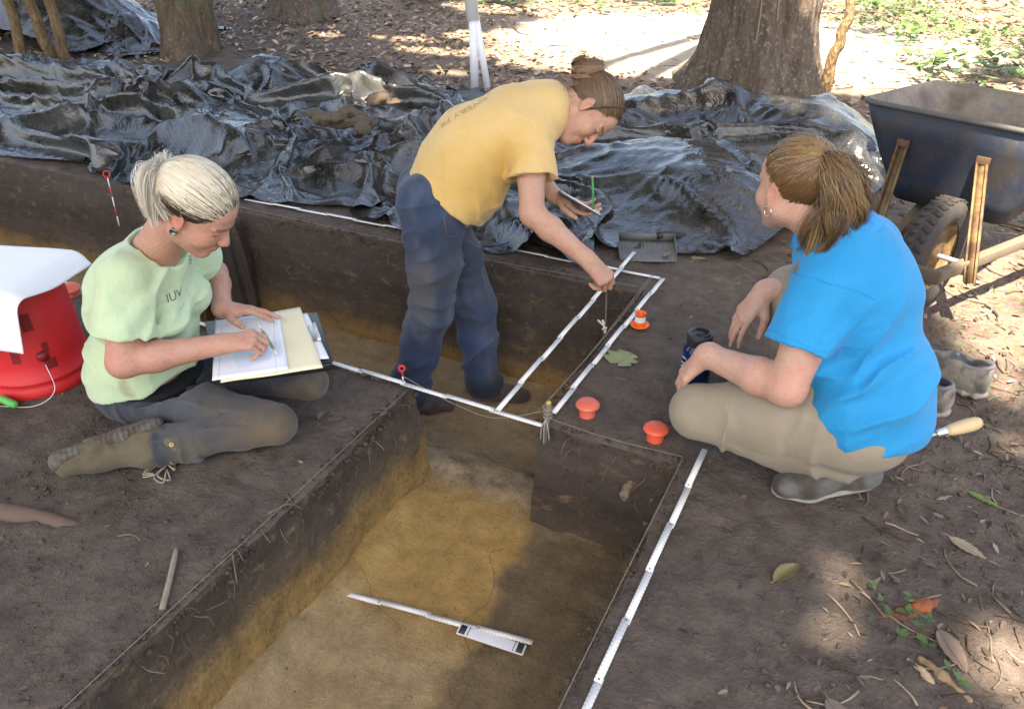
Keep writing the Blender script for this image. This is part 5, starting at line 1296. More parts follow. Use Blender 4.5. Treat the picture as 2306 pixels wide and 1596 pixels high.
    mb = MB(); n_, m_ = R_.shape[:2]; mb.add(R_.reshape(-1, 3), grid_faces(n_, m_)); co = mb.build('collar', M_BSEAM, root, True)
    md = co.modifiers.new('thick', 'SOLIDIFY'); md.thickness = .004; md.offset = 0
    co.data.materials.clear(); co.data.materials.append(simple('blue_collar', (.004, .27, .62), .75, .1, 60, .001, 300))
    # trousers
    s = Sdf(); s.chain([J['pelvis']-up*.03, J['pelvis']+up*.06], [.162, .152], .04, flat=(f, .80))
    for sg in (1, -1): s.ell(J['pelvis']-f*.035+lat*sg*.065-up*.035, (.105, .10, .10), None, .05)
    for n in 'RL':
        h_, k_, a_ = J['hip'+n], J['kn'+n], J['an'+n]
        s.chain([h_, h_*.5+k_*.5, k_], [.104, .094, .076], .03); s.chain([k_, k_*.5+a_*.5, a_+(k_-a_)*.05], [.076, .076, .070], .008)
    s.cut(J['pelvis']+up*.10, up, J['pelvis']+up*.18, .22, .004)
    def folds(P):
        d = 0
        for n in 'RL':
            h_, k_, a_ = J['hip'+n], J['kn'+n], J['an'+n]; ax = nrm(h_-k_); ax2 = nrm(a_-k_); bk = k_+(ax+ax2)*.07
            d = d+.015*wrinkle(P, nrm(ax+ax2*.2), 17, 4, 3)*gau(P, k_+(ax)*.07-up*.02, .11)
            d = d+.018*wrinkle(P, nrm(ax-ax2), 14, 5, 5)*gau(P, (h_+a_)/2, .15)
            d = d+.016*wrinkle(P, nrm(ax2+up*.3), 15, 4, 6)*gau(P, a_*.7+k_*.3, .14)
        return d+.003*noise3(P*10, 6)
    s.disp(folds)
    def pc(Vv):
        q = Vv.astype(np.float32); C = np.tile(A([.30, .25, .18]), (len(Vv), 1)); n3 = fbm3(q*6, 4, 77)
        C = blend(C, A([.235, .19, .13]), np.clip(.25+.7*n3, 0, .8))
        C = blend(C, A([.085, .058, .038]), np.clip((.075-q[:, 2])/.05+.5*n3, 0, .8)*np.clip((q[:, 0]+.30)/.15, 0, 1))
        return C
    sdf_obj('trousers', s, .0045, M_TWILL, root, pc)
    # shoes
    M_SHOE = cloth_mat('mesh_shoe', .8, 400, .001, .1); M_RUB = simple('shoe_sole', (.28, .27, .24), .8, .2, 40, dirt=.5, dscale=40)
    for n, ank, toe, hl_ in (('L', J['anL'], wl(-.075, 1.885, .032), .10), ('R', J['anR'], wl(-.33, 2.42, .03), .03)):
        d = nrm((toe-ank)*A([1, 1, 0])); heel = ank-d*.055+V3(0, 0, -.035 if n == 'L' else -.045); lt = A([-d[1], d[0], 0])
        s = Sdf(); s.cone(ank+V3(0, 0, .01), heel, .042, .038, .03); ball = toe-d*.055+V3(0, 0, .012)
        s.cone(ank+d*.03-V3(0, 0, .015), ball, .042, .038, .03); s.cone(heel, ball, .036, .034, .03, flat=(lt, 1.15)); s.cone(ball, toe, .037, .029, .02, flat=(lt, 1.2))
        s.disp(lambda P: .0025*noise3(P*45, 3)); so_, _, _ = sdf_obj('shoe', s, .004, M_SHOE, root, lambda Vv: blend(np.tile(A([.12, .115, .105]), (len(Vv), 1)), A([.05, .036, .026]), np.clip(.45+.9*fbm3(Vv.astype(np.float32)*22, 3, 9), 0, .9)))
        s = Sdf(); dn = nrm(np.cross(d, lt)); dn = dn if dn[2] < 0 else -dn
        s.cone(heel+V3(0, 0, -.030), ball+V3(0, 0, -.030), .034, .038, .01, flat=(A([0, 0, 1.]), .38)); s.cone(ball+V3(0, 0, -.030), toe+V3(0, 0, -.016), .038, .030, .01, flat=(A([0, 0, 1.]), .40))
        sdf_obj('sole', s, .004, M_RUB, so_)
    # hair gathered high, long wavy ponytail
    rs = np.random.default_rng(51); tie = (-.098, 0, .082)
    def hc(Pl, rs):
        n, m, _ = Pl.shape; v = rs.uniform(.82, 1.15, (n, 1)); C = A([.155, .080, .034])*v[..., None]
        st = np.clip((Pl[:, :1, 2]-.035)/.05+rs.normal(size=(n, 1))*.5, 0, 1)*.65; C = blend(C, A([.38, .245, .105])*v[..., None], st); return np.broadcast_to(C, (n, m, 3))
    mb = MB(); v_, q_, c_ = pulled(M, tie, 7500, rs, hc, 1.09, .07, 10, .018, .0008, -.004, .01, .0015); mb.add(v_, q_, col=c_)
    cs = Sdf(); cap_ops(cs, M, .005, -.002, .01); cV, cF = surface(cs, .005); mb.add(cV, cF, col=(.085, .045, .02))
    tw = M[:3, 3]+M[:3, :3]@A(tie)*HS[0]; bk = nrm(-M[:3, 0]); sd_ = M[:3, 1]; paths = []; cols = []; mpt = 14
    for q in range(95):
        u = np.clip(rs.normal()*.42-.36, -1.0, .2); w = rs.uniform(0, 1); L = rs.uniform(.19, .28); ou = .012+.03*w
        p0 = tw; p1 = tw+bk*(ou+.02)+sd_*u*.05+A([0, 0, .022]); p2 = tw+bk*(ou+.03*w)+sd_*u*.085+A([0, 0, -L*.45]); p3 = tw+bk*(.015+.05*w)+sd_*u*.085+A([0, 0, -L])+rs.normal(size=3)*.012
        tt = np.linspace(0, 1, mpt)[:, None]; ctr = (1-tt)**3*p0+3*tt*(1-tt)**2*p1+3*tt**2*(1-tt)*p2+tt**3*p3
        ph = rs.uniform(0, 6.28); am = .006+.024*tt**1.2; ctr = ctr+am*(np.cos(ph+tt*rs.uniform(7, 12))*sd_+np.sin(ph+tt*rs.uniform(7, 12))*bk)
        if rs.random() < .5: cu = np.clip((tt-.78)/.22, 0, 1); ctr = ctr+cu**2*(sd_*rs.normal()*.014+bk*rs.normal()*.012+A([0, 0, .02]))
        per = 62; wv = rs.normal(size=(per, 3))*.0062; tp = (.4+1.0*np.sin(np.pi*np.linspace(0, .96, mpt)**.7))[None, :, None]
        paths.append(ctr[None]+wv[:, None]*tp); v = rs.uniform(.7, 1.2); li = rs.random()
        c0 = A([.135, .068, .029])*(1-li)+A([.38, .25, .11])*li; tipd = np.linspace(1.1, .62, mpt)[None, :, None]
        cols.append((c0*v*rs.uniform(.85, 1.15, (per, 1)))[:, None]*tipd)
    v_, q_, c_ = strands(np.concatenate(paths), .00065*np.linspace(1, .55, mpt), np.concatenate(cols)); mb.add(v_, q_, col=c_)
    mb.add(*flyaways(M, 170, rs, (.30, .2, .1))[:2], col=(.30, .2, .1)); mb.build('hair', M_HAIR, root, True)
    X = lambda p: M[:3, 3]+M[:3, :3]@A(p)*HS[0]; ec = X([-.001, .083, -.040])
    MB().tube([ec+M[:3, :3]@A([.011*math.sin(a), 0, -.011+.011*math.cos(a)]) for a in np.linspace(.2, 6.0, 24)], .0011, 6).build('earring', simple('silver', (.75, .75, .74), .25, metal=1), root, True)
    HS[0] = 1.0
    return root, J, M, (SV, SF), O, SCL, tipsR
BLUE = person_blue()
# ------------------------------------------------------------------ tools and finds gear
SW = 1.12
def at(name, loc, label, cat, group=None):
    o = thing(name, loc, label, cat, group); return o
# folding rules: six-inch wooden sections, alternately stepped
def rule_mat():
    k = NB('white_rule'); o = k.obj(); x, y, z = k.sep(o)
    cm = k.math('FRACT', k.math('MULTIPLY', x, 88.0)); tick = k.math('LESS_THAN', cm, .16); side = k.math('GREATER_THAN', k.math('ABSOLUTE', y), .0045)
    f = k.math('MULTIPLY', k.math('MULTIPLY', tick, side), .55)
    d = k.ramp(k.noise(k.pos(), 26, 5, .7), [(.55, 0.0), (.8, 1.0)])
    col = k.mix(f, (.78, .77, .72), (.10, .10, .10)); col = k.mix(k.math('MULTIPLY', d, .4), col, (.36, .30, .22))
    return k.fin(col, .5, spec=.4)
M_RULE = rule_mat(); M_BRASS = simple('hinge_brass', (.32, .24, .12), .5, metal=.7)
SEG = .17
_m = MB().box((SEG/2, 0, 0), (SEG+.012, .0175, .0030)); seg_mesh = _m.mesh('segment'); seg_mesh.materials.append(M_RULE)
hinge_mesh = MB().lathe([(.0001, .0006), (.0024, .0006), (.0028, 0), (.0028, -.001)], 10).mesh('hinge', True); hinge_mesh.materials.append(M_BRASS)
def rule(p0, p1, label, n=None, z=None, wig=.0009):
    p0, p1 = A(p0, float), A(p1, float); L = np.linalg.norm(p1-p0); n = n or max(1, int(round(L/SEG))); d = (p1-p0)/L; st = L/n
    t = at('folding_rule', tuple(p0), label, 'folding rule', 'folding rules laid round the pits'); RAW.add(t.name)
    lat = nrm(np.cross(A([0, 0, 1.]), d)); up = np.cross(d, lat)
    for i in range(n):
        o = bpy.data.objects.new('segment', seg_mesh); COL.objects.link(o); o.parent = t
        q = d*st*i+lat*(wig if i % 2 else -wig)+up*(.0032 if i % 2 else .0)
        R = Matrix((tuple(d)+(0,), tuple(lat)+(0,), tuple(up)+(0,), (0, 0, 0, 1))).transposed()
        o.matrix_local = Matrix.Translation(Vector(q)) @ R @ Matrix.Scale(st/SEG, 4, (1, 0, 0))
        if i:
            h = bpy.data.objects.new('hinge', hinge_mesh); COL.objects.link(h); h.parent = t
            h.matrix_local = Matrix.Translation(Vector(d*st*i+up*.0058)) @ R
    return t
rule((-3.05, 3.03, .012), (-.80, 3.065, .012), 'white folding rule along the far edge of the trench')
rule((-3.05, 1.915, .012), (-.815, 1.868, .016), 'white folding rule along the near edge of the trench, behind the kneeling person')
rule((-.805, 1.955, .012), (-.78, 3.06, .012), 'white folding rule lying on the right edge of the trench')
rule((-.963, 1.87, .028), (-.966, 3.23, .028), 'white folding rule bridging the trench, under the bending person\'s hand')
rule((-1.25, 1.308, -.378), (-.628, 1.405, -.392), 'short white folding rule on the ochre floor of the near pit')
rule((-.322, .55, .012), (-.318, 1.965, .012), 'white folding rule along the right edge of the near pit')
# photo scale board clipped to the rule on the pit floor
t = at('scale_board', (-.73, 1.375, -.39), 'small white scale board with black end checks under the rule in the pit', 'scale board')
d = nrm(A([.205, .022, -.008])); lt = nrm(A([.022, -.205, 0])); c0 = V3(-.835, 1.372, -.386)
R_ = np.stack([d, lt, np.cross(d, lt)], 1)
MB().box(c0+d*.10+lt*.018, (.205, .036, .004), R_).build('plate', simple('scale_white', (.72, .74, .76), .5, .06, dirt=.2), t, bevel=.0008)
for a_ in (.012, .188): MB().box(c0+d*a_+lt*.018+np.cross(d, lt)*-.003, (.018, .030, .004), R_).build('check', simple('scale_black', (.03, .03, .03), .5), t)
for a_ in (.03, .17): MB().box(c0+d*a_+lt*.018+np.cross(d, lt)*-.003, (.002, .032, .004), R_).build('check', simple('scale_grey', (.2, .2, .2), .5), t)
# strings
M_STRING = simple('mason_string', (.22, .19, .15), .9, .4, 80)
def string(name, pts, label, r=.0011, n=40, group='layout strings'):
    o = MB().tube(spline(pts, n), r, 5).build(name, M_STRING, None, True); return tag(o, label, 'string', group)
string('string', [(-1.30, .2, .010), (-1.298, 1.0, .010), (-1.295, 1.86, .016)], 'taut pale string along the left edge of the near pit')
string('string', [(-.372, .5, .008), (-.372, 1.2, .007), (-.368, 1.905, .012)], 'pale string along the right edge of the near pit', .0012)
string('string', [(-.80, 1.905, .02), (-.6, 1.906, .008), (-.368, 1.912, .012)], 'pale string between the stake and the corner of the near pit', .0012)
string('string', [(-.828, 1.91, .05), (-.826, 2.5, .014), (-.815, 3.05, .03)], 'pale string along the right edge of the trench beside the rule', .0012)
string('string', [(-.84, 1.90, .035), (-.836, 2.4, .006), (-.83, 3.06, .02)], 'second slack string running beside the right edge of the trench', .0014)
string('string', [(-3.08, 2.915, .02), (-2.4, 2.912, .012), (-1.5, 2.912, .01), (-.85, 2.93, .02)], 'pale string along the far edge of the trench', .0012)
string('string', [(-1.345, 1.90, .03), (-1.15, 1.885, -.01), (-.98, 1.88, -.018), (-.81, 1.89, .055)], 'slack string sagging across the gap to the wooden stake', .0015)
# stake with wound string
t = at('stake', (-.80, 1.893, 0), 'short wooden stake with string wound round it at the pit corner', 'stake')
MB().tube([(-.802, 1.885, -.06), (-.80, 1.889, .03), (-.798, 1.892, .085)], [.009, .0095, .0095], 10).build('peg', simple('weathered_wood', (.20, .15, .10), .9, .3), t, True)
MB().tube([(-.798, 1.892, .085), (-.798, 1.892, .094)], [.0085, .007], 10).build('head', simple('yellow_paint', (.55, .36, .08), .6), t, True)
pp = [(-.7995+.0125*math.cos(a), 1.891+.0125*math.sin(a), .03+.045*(a/60)+.006*math.sin(a*.31)) for a in np.linspace(0, 60, 260)]
MB().tube(pp, .0022, 5).build('string_winding', M_STRING, t, True)
mbk = MB()
for dx, dz, ph in ((-.012, -.05, 0), (.010, -.045, 1), (-.004, -.065, 2)): mbk.tube(spline([(-.80, 1.88, .035), (-.80+dx, 1.874, .0), (-.80+dx*1.4, 1.878, dz)], 12), .0022, 5)
mbk.build('string_end', simple('grey_string', (.30, .28, .25), .9), t, True)
# surveyor's arrows
M_STEEL = simple('steel_wire', (.55, .55, .53), .4, metal=.7); M_RED = simple('red_enamel', (.55, .03, .025), .45); M_WHT = simple('white_enamel', (.75, .74, .70), .5)
def arrow(top, bot, label, rl=.016, red_top=True):
    top, bot = A(top, float), A(bot, float); L = np.linalg.norm(top-bot); d = (top-bot)/L
    t = at('survey_arrow', tuple(bot), label, 'survey pin', 'surveying arrows'); sx = nrm(np.cross(d, A([.45, -.9, 0]))); 
    nb_ = max(4, int(L/.045))
    for i in range(nb_):
        a, b = bot+d*L*i/nb_, bot+d*L*(i+1)/nb_
        MB().tube([a, b], .0032, 8).build('band', (M_RED if i % 2 else M_WHT), t, True)
    c = top+d*rl; MB().tube([c+rl*(sx*math.sin(a)-d*math.cos(a)) for a in np.linspace(.15, 6.1, 26)], .0042, 8).build('loop', M_RED, t, True)
    return t
arrow((-3.875, 2.86, .06), (-3.83, 2.82, -.20), 'red and white surveying arrow with a red loop against the trench wall at left', .018)
arrow((-1.348, 1.905, .045), (-1.342, 1.90, -.03), 'red looped surveying arrow stuck in the pit corner behind the white rule', .010)
# orange safety caps
M_CAP = simple('orange_plastic', (.66, .13, .075), .45, .12, 20, .0006, 120, dirt=.12, dirtc='b09080', dscale=14); M_CAP2 = simple('bright_orange_plastic', (.80, .13, .01), .4, .08)
def cap(x, y, label, flip=False, m=M_CAP, tilt=(0, 0)):
    t = at('safety_cap', (x, y, gh(x, y)), label, 'safety cap', 'orange safety caps'); RAW.add(t.name)
    t.rotation_euler = (tilt[0], tilt[1], 0)
    if not flip:
        MB().lathe([(.0265, -.004), (.0265, .004), (.0250, .02), (.0245, .036)], 28).build('collar', m, t, True)
        MB().lathe([(.024, .036), (.037, .035), (.0395, .0375), (.039, .041), (.033, .048), (.020, .0535), (.0001, .055)], 32).build('dome', m, t, True)
    else:
        MB().lathe([(.0001, .002), (.030, .002), (.037, .008), (.037, .012), (.032, .012), (.021, .008)], 32).build('dome', m, t, True)
        MB().lathe([(.021, .008), (.020, .03), (.021, .058), (.0225, .060), (.0195, .062), (.0155, .058), (.015, .015), (.0001, .014)], 28).build('collar', m, t, True)
        MB().lathe([(.0212, .024), (.0216, .048)], 10, None).build('sticker', simple('sticker_white', (.7, .68, .64), .6), t, True)
    return t
cap(-.708, 2.0, 'faded orange mushroom safety cap standing nearer the wooden stake'); cap(-.474, 1.975, 'bright orange mushroom safety cap standing nearer the squatting person\'s knee', m=simple('clean_orange_plastic', (.72, .10, .045), .45, .1))
cap(-.743, 2.64, 'small orange safety cap lying upside down by the long white rule', True, M_CAP2); cap(-2.93, 1.86, 'orange mushroom safety cap beside the red bucket, behind the kneeling person', tilt=(.1, .15))
# water bottle
t = at('water_bottle', (-.437, 2.27, gh(-.437, 2.27)), 'dark blue water bottle with black lid standing behind the squatting person\'s hand', 'bottle'); RAW.add(t.name)
kb = NB('blue_tritan'); kb.fin((.006, .022, .10), .12, spec=.6); kb.b.inputs['Transmission Weight'].default_value = .35; kb.b.inputs['IOR'].default_value = 1.4
MB().lathe([(.0001, .0), (.044, .0), (.048, .004), (.048, .16), (.045, .176), (.036, .186), (.035, .196)], 36).build('bottle_body', kb.m, t, True)
M_LID = simple('black_lid', (.018, .019, .02), .4)
MB().lathe([(.0405, .190), (.0412, .192), (.0412, .222), (.039, .226), (.030, .227), (.029, .224), (.012, .224), (.011, .229), (.0001, .229)], 36).build('lid', M_LID, t, True); lid_ = t.children[-1]
MB().tube([(.030*math.cos(a), .030*math.sin(a), .231) for a in np.linspace(-.9, 2.2, 20)], .0035, 6).build('lid_loop', M_LID, lid_, True)
mbp = MB()
for z0, a0, a1 in ((.145, -2.6, -2.1), (.125, -2.6, -2.25), (.11, -2.6, -2.05), (.095, -2.55, -2.3), (.145, -1.9, -1.5)):
    pts = [(math.cos(a)*.0486, math.sin(a)*.0486, z0) for a in np.linspace(a0, a1, 8)]
    mbp.tube(pts, .003, 4)
mbp.build('printed_scale', simple('bottle_print', (.35, .42, .55), .6), t, True)
# dustpan
t = at('dustpan', (-.90, 3.31, 0), 'worn black ribbed dustpan lying on the soil beside the plastic sheet', 'dustpan')
yaw = math.radians(22); ex = A([math.cos(yaw), math.sin(yaw), 0]); ey = A([-math.sin(yaw), math.cos(yaw), 0]); ez = A([0, 0, 1.]); c0 = V3(-.925, 3.30, .006)
L_ = lambda x, y, z: c0+ex*x+ey*y+ez*z
pm = simple('dusty_black_plastic_pan', (.10, .105, .098), .55, .35, 18, .001, 90, dirt=.55, dirtc='7a7566', dscale=12)
nx_, ny_ = 90, 8; X, Y = np.meshgrid(np.linspace(-.125, .125, nx_), np.linspace(0, 1, ny_), indexing='ij')
rib = .0016*np.sin(X*2*math.pi/.0145); Zp = .006+.020*Y+rib*np.clip(Y*6, 0, 1)*np.clip((1-Y)*6, 0, 1); Wd = 1-.16*(1-Y)*0; Yp_ = -.10+.19*Y+.01*(np.abs(X)/.125)**2*(Y < .1)
Pn = c0+X[..., None]*ex*1.0+(Yp_[..., None])*ey+Zp[..., None]*ez
po = link('pan', mesh_np('pan', Pn.reshape(-1, 3), grid_faces(nx_, ny_)), pm, t); md = po.modifiers.new('t', 'SOLIDIFY'); md.thickness = .003
wmb = MB()
for sx in (-1, 1): wmb.add([L_(sx*.125, -.08, .004), L_(sx*.125, .09, .024), L_(sx*.130, .09, .06), L_(sx*.130, -.02, .035)], [(0, 1, 2, 3)])
wmb.add([L_(-.125, .09, .024), L_(.125, .09, .024), L_(.13, .095, .06), L_(-.13, .095, .06)], [(0, 1, 2, 3)])
wo_ = wmb.build('rim_wall', pm, t); md = wo_.modifiers.new('t', 'SOLIDIFY'); md.thickness = .004
MB().tube([L_(.05, .09, .05), L_(.10, .13, .045), L_(.17, .145, .03), L_(.20, .15, .02)], [.016, .015, .017, .012], 10).build('grip', simple('pan_grip', (.02, .02, .02), .5), t, True)
# upturned red bucket
bx, by = -2.505, 1.40
t = at('bucket', (bx, by, 0), 'upturned red plastic bucket at the left edge of the photo', 'bucket'); RAW.add(t.name)
M_BUCK = simple('red_bucket_plastic', (.60, .012, .016), .55, .14, 6, .0006, 60, dirt=.22, dirtc='a05048', dscale=5)
MB().lathe([(.168, .0), (.170, .004), (.170, .030), (.166, .034), (.1655, .05), (.169, .054), (.169, .060), (.164, .064), (.158, .12), (.146, .40), (.140, .412), (.0001, .412)], 64).build('shell', M_BUCK, t, True)
mbq = MB(); mbq.lathe([(.1715, .010), (.1725, .014), (.1715, .018)], 64); mbq.build('lip', M_BUCK, t, True)
ea = math.radians(-12); ep = A([math.cos(ea), math.sin(ea), 0])
M_MARK = simple('dark_red_print', (.22, .006, .009), .6)
def patch(a0, a1, z0, z1, name='print', dr=.0012):
    aa = np.linspace(a0, a1, 10); zz = np.linspace(z0, z1, 6); rad = lambda z: np.interp(z, [.064, .12, .40], [.164, .158, .146])+dr
    v = [(rad(z)*math.cos(a), rad(z)*math.sin(a), z) for a in aa for z in zz]; MB().add(v, grid_faces(10, 6)).build(name, M_MARK, t, True)
patch(-.98, -.82, .135, .185); patch(-.42, -.20, .095, .13); patch(-.38, -.26, .155, .19)
patch(-.60, -.40, .24, .30)
hc_ = A([math.cos(-.42)*.158, math.sin(-.42)*.158, .145]); MB().lathe([(.0001, .014), (.012, .013), (.018, .006), (.019, -.004)], 20, frame(hc_, z=A([math.cos(-.42), math.sin(-.42), .1]))).build('handle_ear', simple('dark_red_plastic', (.20, .006, .008), .5), t, True)
hp = spline([(.155, -.07, .12), (.19, -.09, .04), (.16, -.15, .006), (.05, -.205, .008), (-.06, -.215, .010), (-.17, -.16, .03)], 60)
MB().tube(hp, .0016, 6).build('bail', M_STEEL, t, True)
MB().tube([(.045, -.2065, .012), (-.035, -.2135, .012)], .0085, 10).build('hand_grip', simple('white_grip', (.75, .75, .72), .5), t, True)
gt = MB(); gp = A([(.03, -.195, .018), (.065, -.192, .030), (.10, -.188, .022), (.115, -.178, .010)]); gt.tube(spline(gp, 10), [.004]+[.013]*8+[.005], 8); gt.build('green_tag', simple('green_plastic', (.09, .42, .09), .5), t, True)
# white plastic sheet curling over the bucket
nx_, ny_ = 60, 60; u, v = np.meshgrid(np.linspace(0, .50, nx_), np.linspace(0, .50, ny_), indexing='ij')   # u: along the right edge towards the front, v: leftwards
def bend(s, s0, R, am):
    e = np.clip(s-s0, 0, R*am); rest = np.maximum(s-s0-R*am, 0); a = e/R
    return np.minimum(s, s0)+R*np.sin(a)+rest*math.cos(am), -R*(1-np.cos(a))-rest*math.sin(am)
su, dz1 = bend(u, .30, .05, 1.35)              # front flap hangs down
sv, dz2 = bend(.06-v, -.02, .06, .9); sv = .06-sv    # right end curls a little
e_f = nrm(A([.26, -.965, 0])); e_l = nrm(A([-.965, -.26, 0])); o_ = V3(-2.335, 1.585, .4165)
Pw = o_+su[..., None]*e_f+(sv-.01)[..., None]*e_l; Pw[..., 2] += dz1+dz2*sstep(.42, .15, u)+.003*np.sin(v*13)
ws = link('plastic_board', mesh_np('plastic_board', Pw.reshape(-1, 3), grid_faces(nx_, ny_)), simple('white_board', (.78, .78, .78), .45, .04)); md = ws.modifiers.new('t', 'SOLIDIFY'); md.thickness = .003
tag(ws, 'white flexible plastic board drooping over the upturned red bucket', 'board')
# ------------------------------------------------------------------ wheelbarrow
t = at('wheelbarrow', (.25, 3.3, 0), 'dark blue steel wheelbarrow with wooden handles at the right edge', 'wheelbarrow')
a_ = nrm(A([.38, .925, 0])); b_ = nrm(A([.925, -.38, 0])); zz = A([0, 0, 1.])
M_TRAY = None
kb = NB('blue_steel'); p_ = kb.obj(); f_ = kb.noise(p_, 9, 6, .7); f2 = kb.noise(p_, 30, 5, .7)
cl = kb.mix(kb.ramp(f_, [(.42, 0.0), (.72, 1.0)]), (.016, .026, .046), (.045, .036, .028)); cl = kb.mix(kb.math('MULTIPLY', kb.ramp(f2, [(.55, 0.0), (.75, 1.0)]), .5), cl, (.10, .07, .045)); M_TRAY = kb.fin(cl, .55, kb.bump(f2, .002, .5), spec=.4)
kb = NB('tray_inside'); p_ = kb.obj(); f_ = kb.noise(p_, 7, 6, .7); cl = kb.mix(kb.ramp(f_, [(.35, 0.0), (.65, 1.0)]), (.13, .105, .08), (.27, .225, .175)); cl = kb.mix(kb.ramp(kb.noise(p_, 3.5, 3), [(.58, 0.0), (.66, .8)]), cl, (.05, .065, .10)); M_TIN = kb.fin(cl, .75, kb.bump(kb.noise(p_, 30, 5, .7), .003, .6))
FL = V3(-.185, 3.70, .685); tw_, tl_ = .70, .72
top = [(0, 0), (tw_, 0), (tw_, tl_), (0, tl_)]; bot0 = V3(.010, 3.69, .30); bw_, bl_ = .46, .50
def ring(o, w, l, zf, r, n=8):
    pts = []
    for cx2, cy2, a0 in ((w-r, r, -math.pi/2), (w-r, l-r, 0), (r, l-r, math.pi/2), (r, r, math.pi)):
        for a in np.linspace(a0, a0+math.pi/2, n): pts.append(o+b_*(cx2+r*math.cos(a))+a_*(cy2+r*math.sin(a))+zz*zf(cy2+r*math.sin(a)))
    return A(pts)
rings = [ring(FL, tw_, tl_, lambda y: -.03*(y/tl_), .06)]; rb = ring(bot0, bw_, bl_, lambda y: .03*y, .05)
for f in (.25, .5, .75): rings.append(rings[0]*(1-f)+rb*f+zz*-.02*math.sin(math.pi*f))
rings = [rings[0], rings[1], rings[2], rings[3], rb]; n_ = len(rb); Vt = np.concatenate(rings+[rb.mean(0)[None]])
q_ = [(i*n_+k, i*n_+(k+1) % n_, (i+1)*n_+(k+1) % n_, (i+1)*n_+k) for i in range(4) for k in range(n_)]; t_ = [(4*n_+k, 4*n_+(k+1) % n_, 5*n_) for k in range(n_)]
me = MB().add(Vt, q_, t_).mesh('tray', True); me.materials.append(M_TRAY); me.materials.append(M_TIN)
to = link('tray', me, None, t); md = to.modifiers.new('t', 'SOLIDIFY'); md.thickness = .006; md.offset = 1; md.material_offset = 0
# inner skin shows dusty bare metal
inn = [r_+(r_.mean(0)-r_)*.02+zz*.010 for r_ in rings]; Vi = np.concatenate(inn+[inn[-1].mean(0)[None]])
MB().add(Vi, [tuple(reversed(x)) for x in q_], [tuple(reversed(x)) for x in t_]).build('tray_lining', M_TIN, t, True)
MB().tube(np.concatenate([rings[0], rings[0][:2]]), .011, 8, False).build('rim', simple('rim_steel', (.09, .085, .075), .6, .3), t, True)
# wheel
wc = V3(.205, 3.31, .222); ax = b_
Mw = frame(wc, x=zz, z=ax)
tre = MB(); tre.lathe([(.135, -.040), (.165, -.052), (.200, -.050), (.218, -.034), (.222, 0), (.218, .034), (.200, .050), (.165, .052), (.135, .040)], 48, Mw)
wh = tre.build('tyre', simple('rubber_dusty', (.035, .032, .03), .85, .3, 20, .003, 70, dirt=.35, dirtc='5a4a3c', dscale=12), t, True)
lg = MB()
for k in range(36):
    a = k*2*math.pi/36
    for s_ in (-1, 1):
        c = wc+.221*(zz*math.cos(a+s_*.04)+a_*math.sin(a+s_*.04))+ax*s_*.020; T = -zz*math.sin(a)+a_*math.cos(a); Nn = zz*math.cos(a)+a_*math.sin(a)
        lg.box(c, (.020, .034, .008), np.stack([nrm(T+ax*s_*.4), nrm(np.cross(Nn, nrm(T+ax*s_*.4))), Nn], 1))
lg.build('tread', simple('tread_rubber', (.03, .028, .026), .9, .3, dirt=.35, dirtc='5a4a3c', dscale=14), wh)
M_RIMY = simple('rusty_yellow_rim', (.27, .185, .075), .7, .3, 14, .001, 60, dirt=1.0, dirtc='4a3420', dscale=14)
MB().lathe([(.138, -.036), (.128, -.030), (.120, -.008), (.05, -.014), (.03, -.03), (.0001, -.03)], 36, Mw).build('wheel_rim', M_RIMY, wh, True)
MB().lathe([(.0001, .03), (.03, .03), (.05, .014), (.120, .008), (.128, .030), (.138, .036)], 36, Mw).build('wheel_rim', M_RIMY, wh, True)
MB().tube([wc-ax*.15, wc+ax*.15], .010, 10).build('axle', M_STEEL, t, True)
M_HAND = simple('muddy_handle_wood', (.15, .115, .08), .9, .3, 9, .002, 50, dirt=.6, dirtc='5c4a38', dscale=7)
gd = wc-a_*.27+zz*.03
for sgn, nm in ((-1, 'l'), (1, 'r')):
    p0 = gd+b_*sgn*.105-zz*.02; p1 = wc+a_*.95+b_*sgn*.33+zz*.045; MB().beam(p0, p1, .036, .042).build('handle', M_HAND, t, bevel=.004)
    p2 = p0*.35+p1*.65; p3 = V3(*(p2[:2]), .0)+a_*.08; p2b = p0*.05+p1*.95
    MB().beam(p2, p3, .034, .012, up=a_).build('leg', M_RIMY, t, bevel=.002); MB().beam(p2b, p3+a_*.03, .030, .012, up=a_).build('leg', M_RIMY, t, bevel=.002)
MB().beam(gd-b_*.15, gd+b_*.15, .022, .046).build('guard_bar', simple('guard_wood', (.10, .075, .05), .9, .3, 12, dirt=.5), t, bevel=.003)
for sx in (.185, .50):
    tp = FL+b_*sx+zz*-.12+a_*.008-a_*.004; fr_ = rings[0]; e0 = V3(*(FL+b_*sx))*0.62+V3(*(bot0+b_*(sx-.12)))*.38-a_*.014; e1 = gd+b_*((sx-.34)*1.25)+a_*.16+zz*-.05
    br = MB(); dvec = nrm(e1-e0); wv = b_; br.beam(e0, e1, .040, .006, up=a_); 
    for sg2 in (-1, 1): br.beam(e0+wv*.018*sg2-a_*.008, e1+wv*.018*sg2-a_*.008, .005, .016, up=a_)
    br.build('brace', M_RIMY, t); MB().box(e0+zz*.01-a_*.006, (.05, .014, .03), np.stack([b_, a_, zz], 1)).build('bracket', simple('rust', (.10, .055, .03), .9), t, bevel=.002)
MB().beam(wc+a_*.85-b_*.30+zz*-.10, wc+a_*.85+b_*.30+zz*-.10, .03, .012).build('cross_brace', M_RIMY, t, bevel=.002)
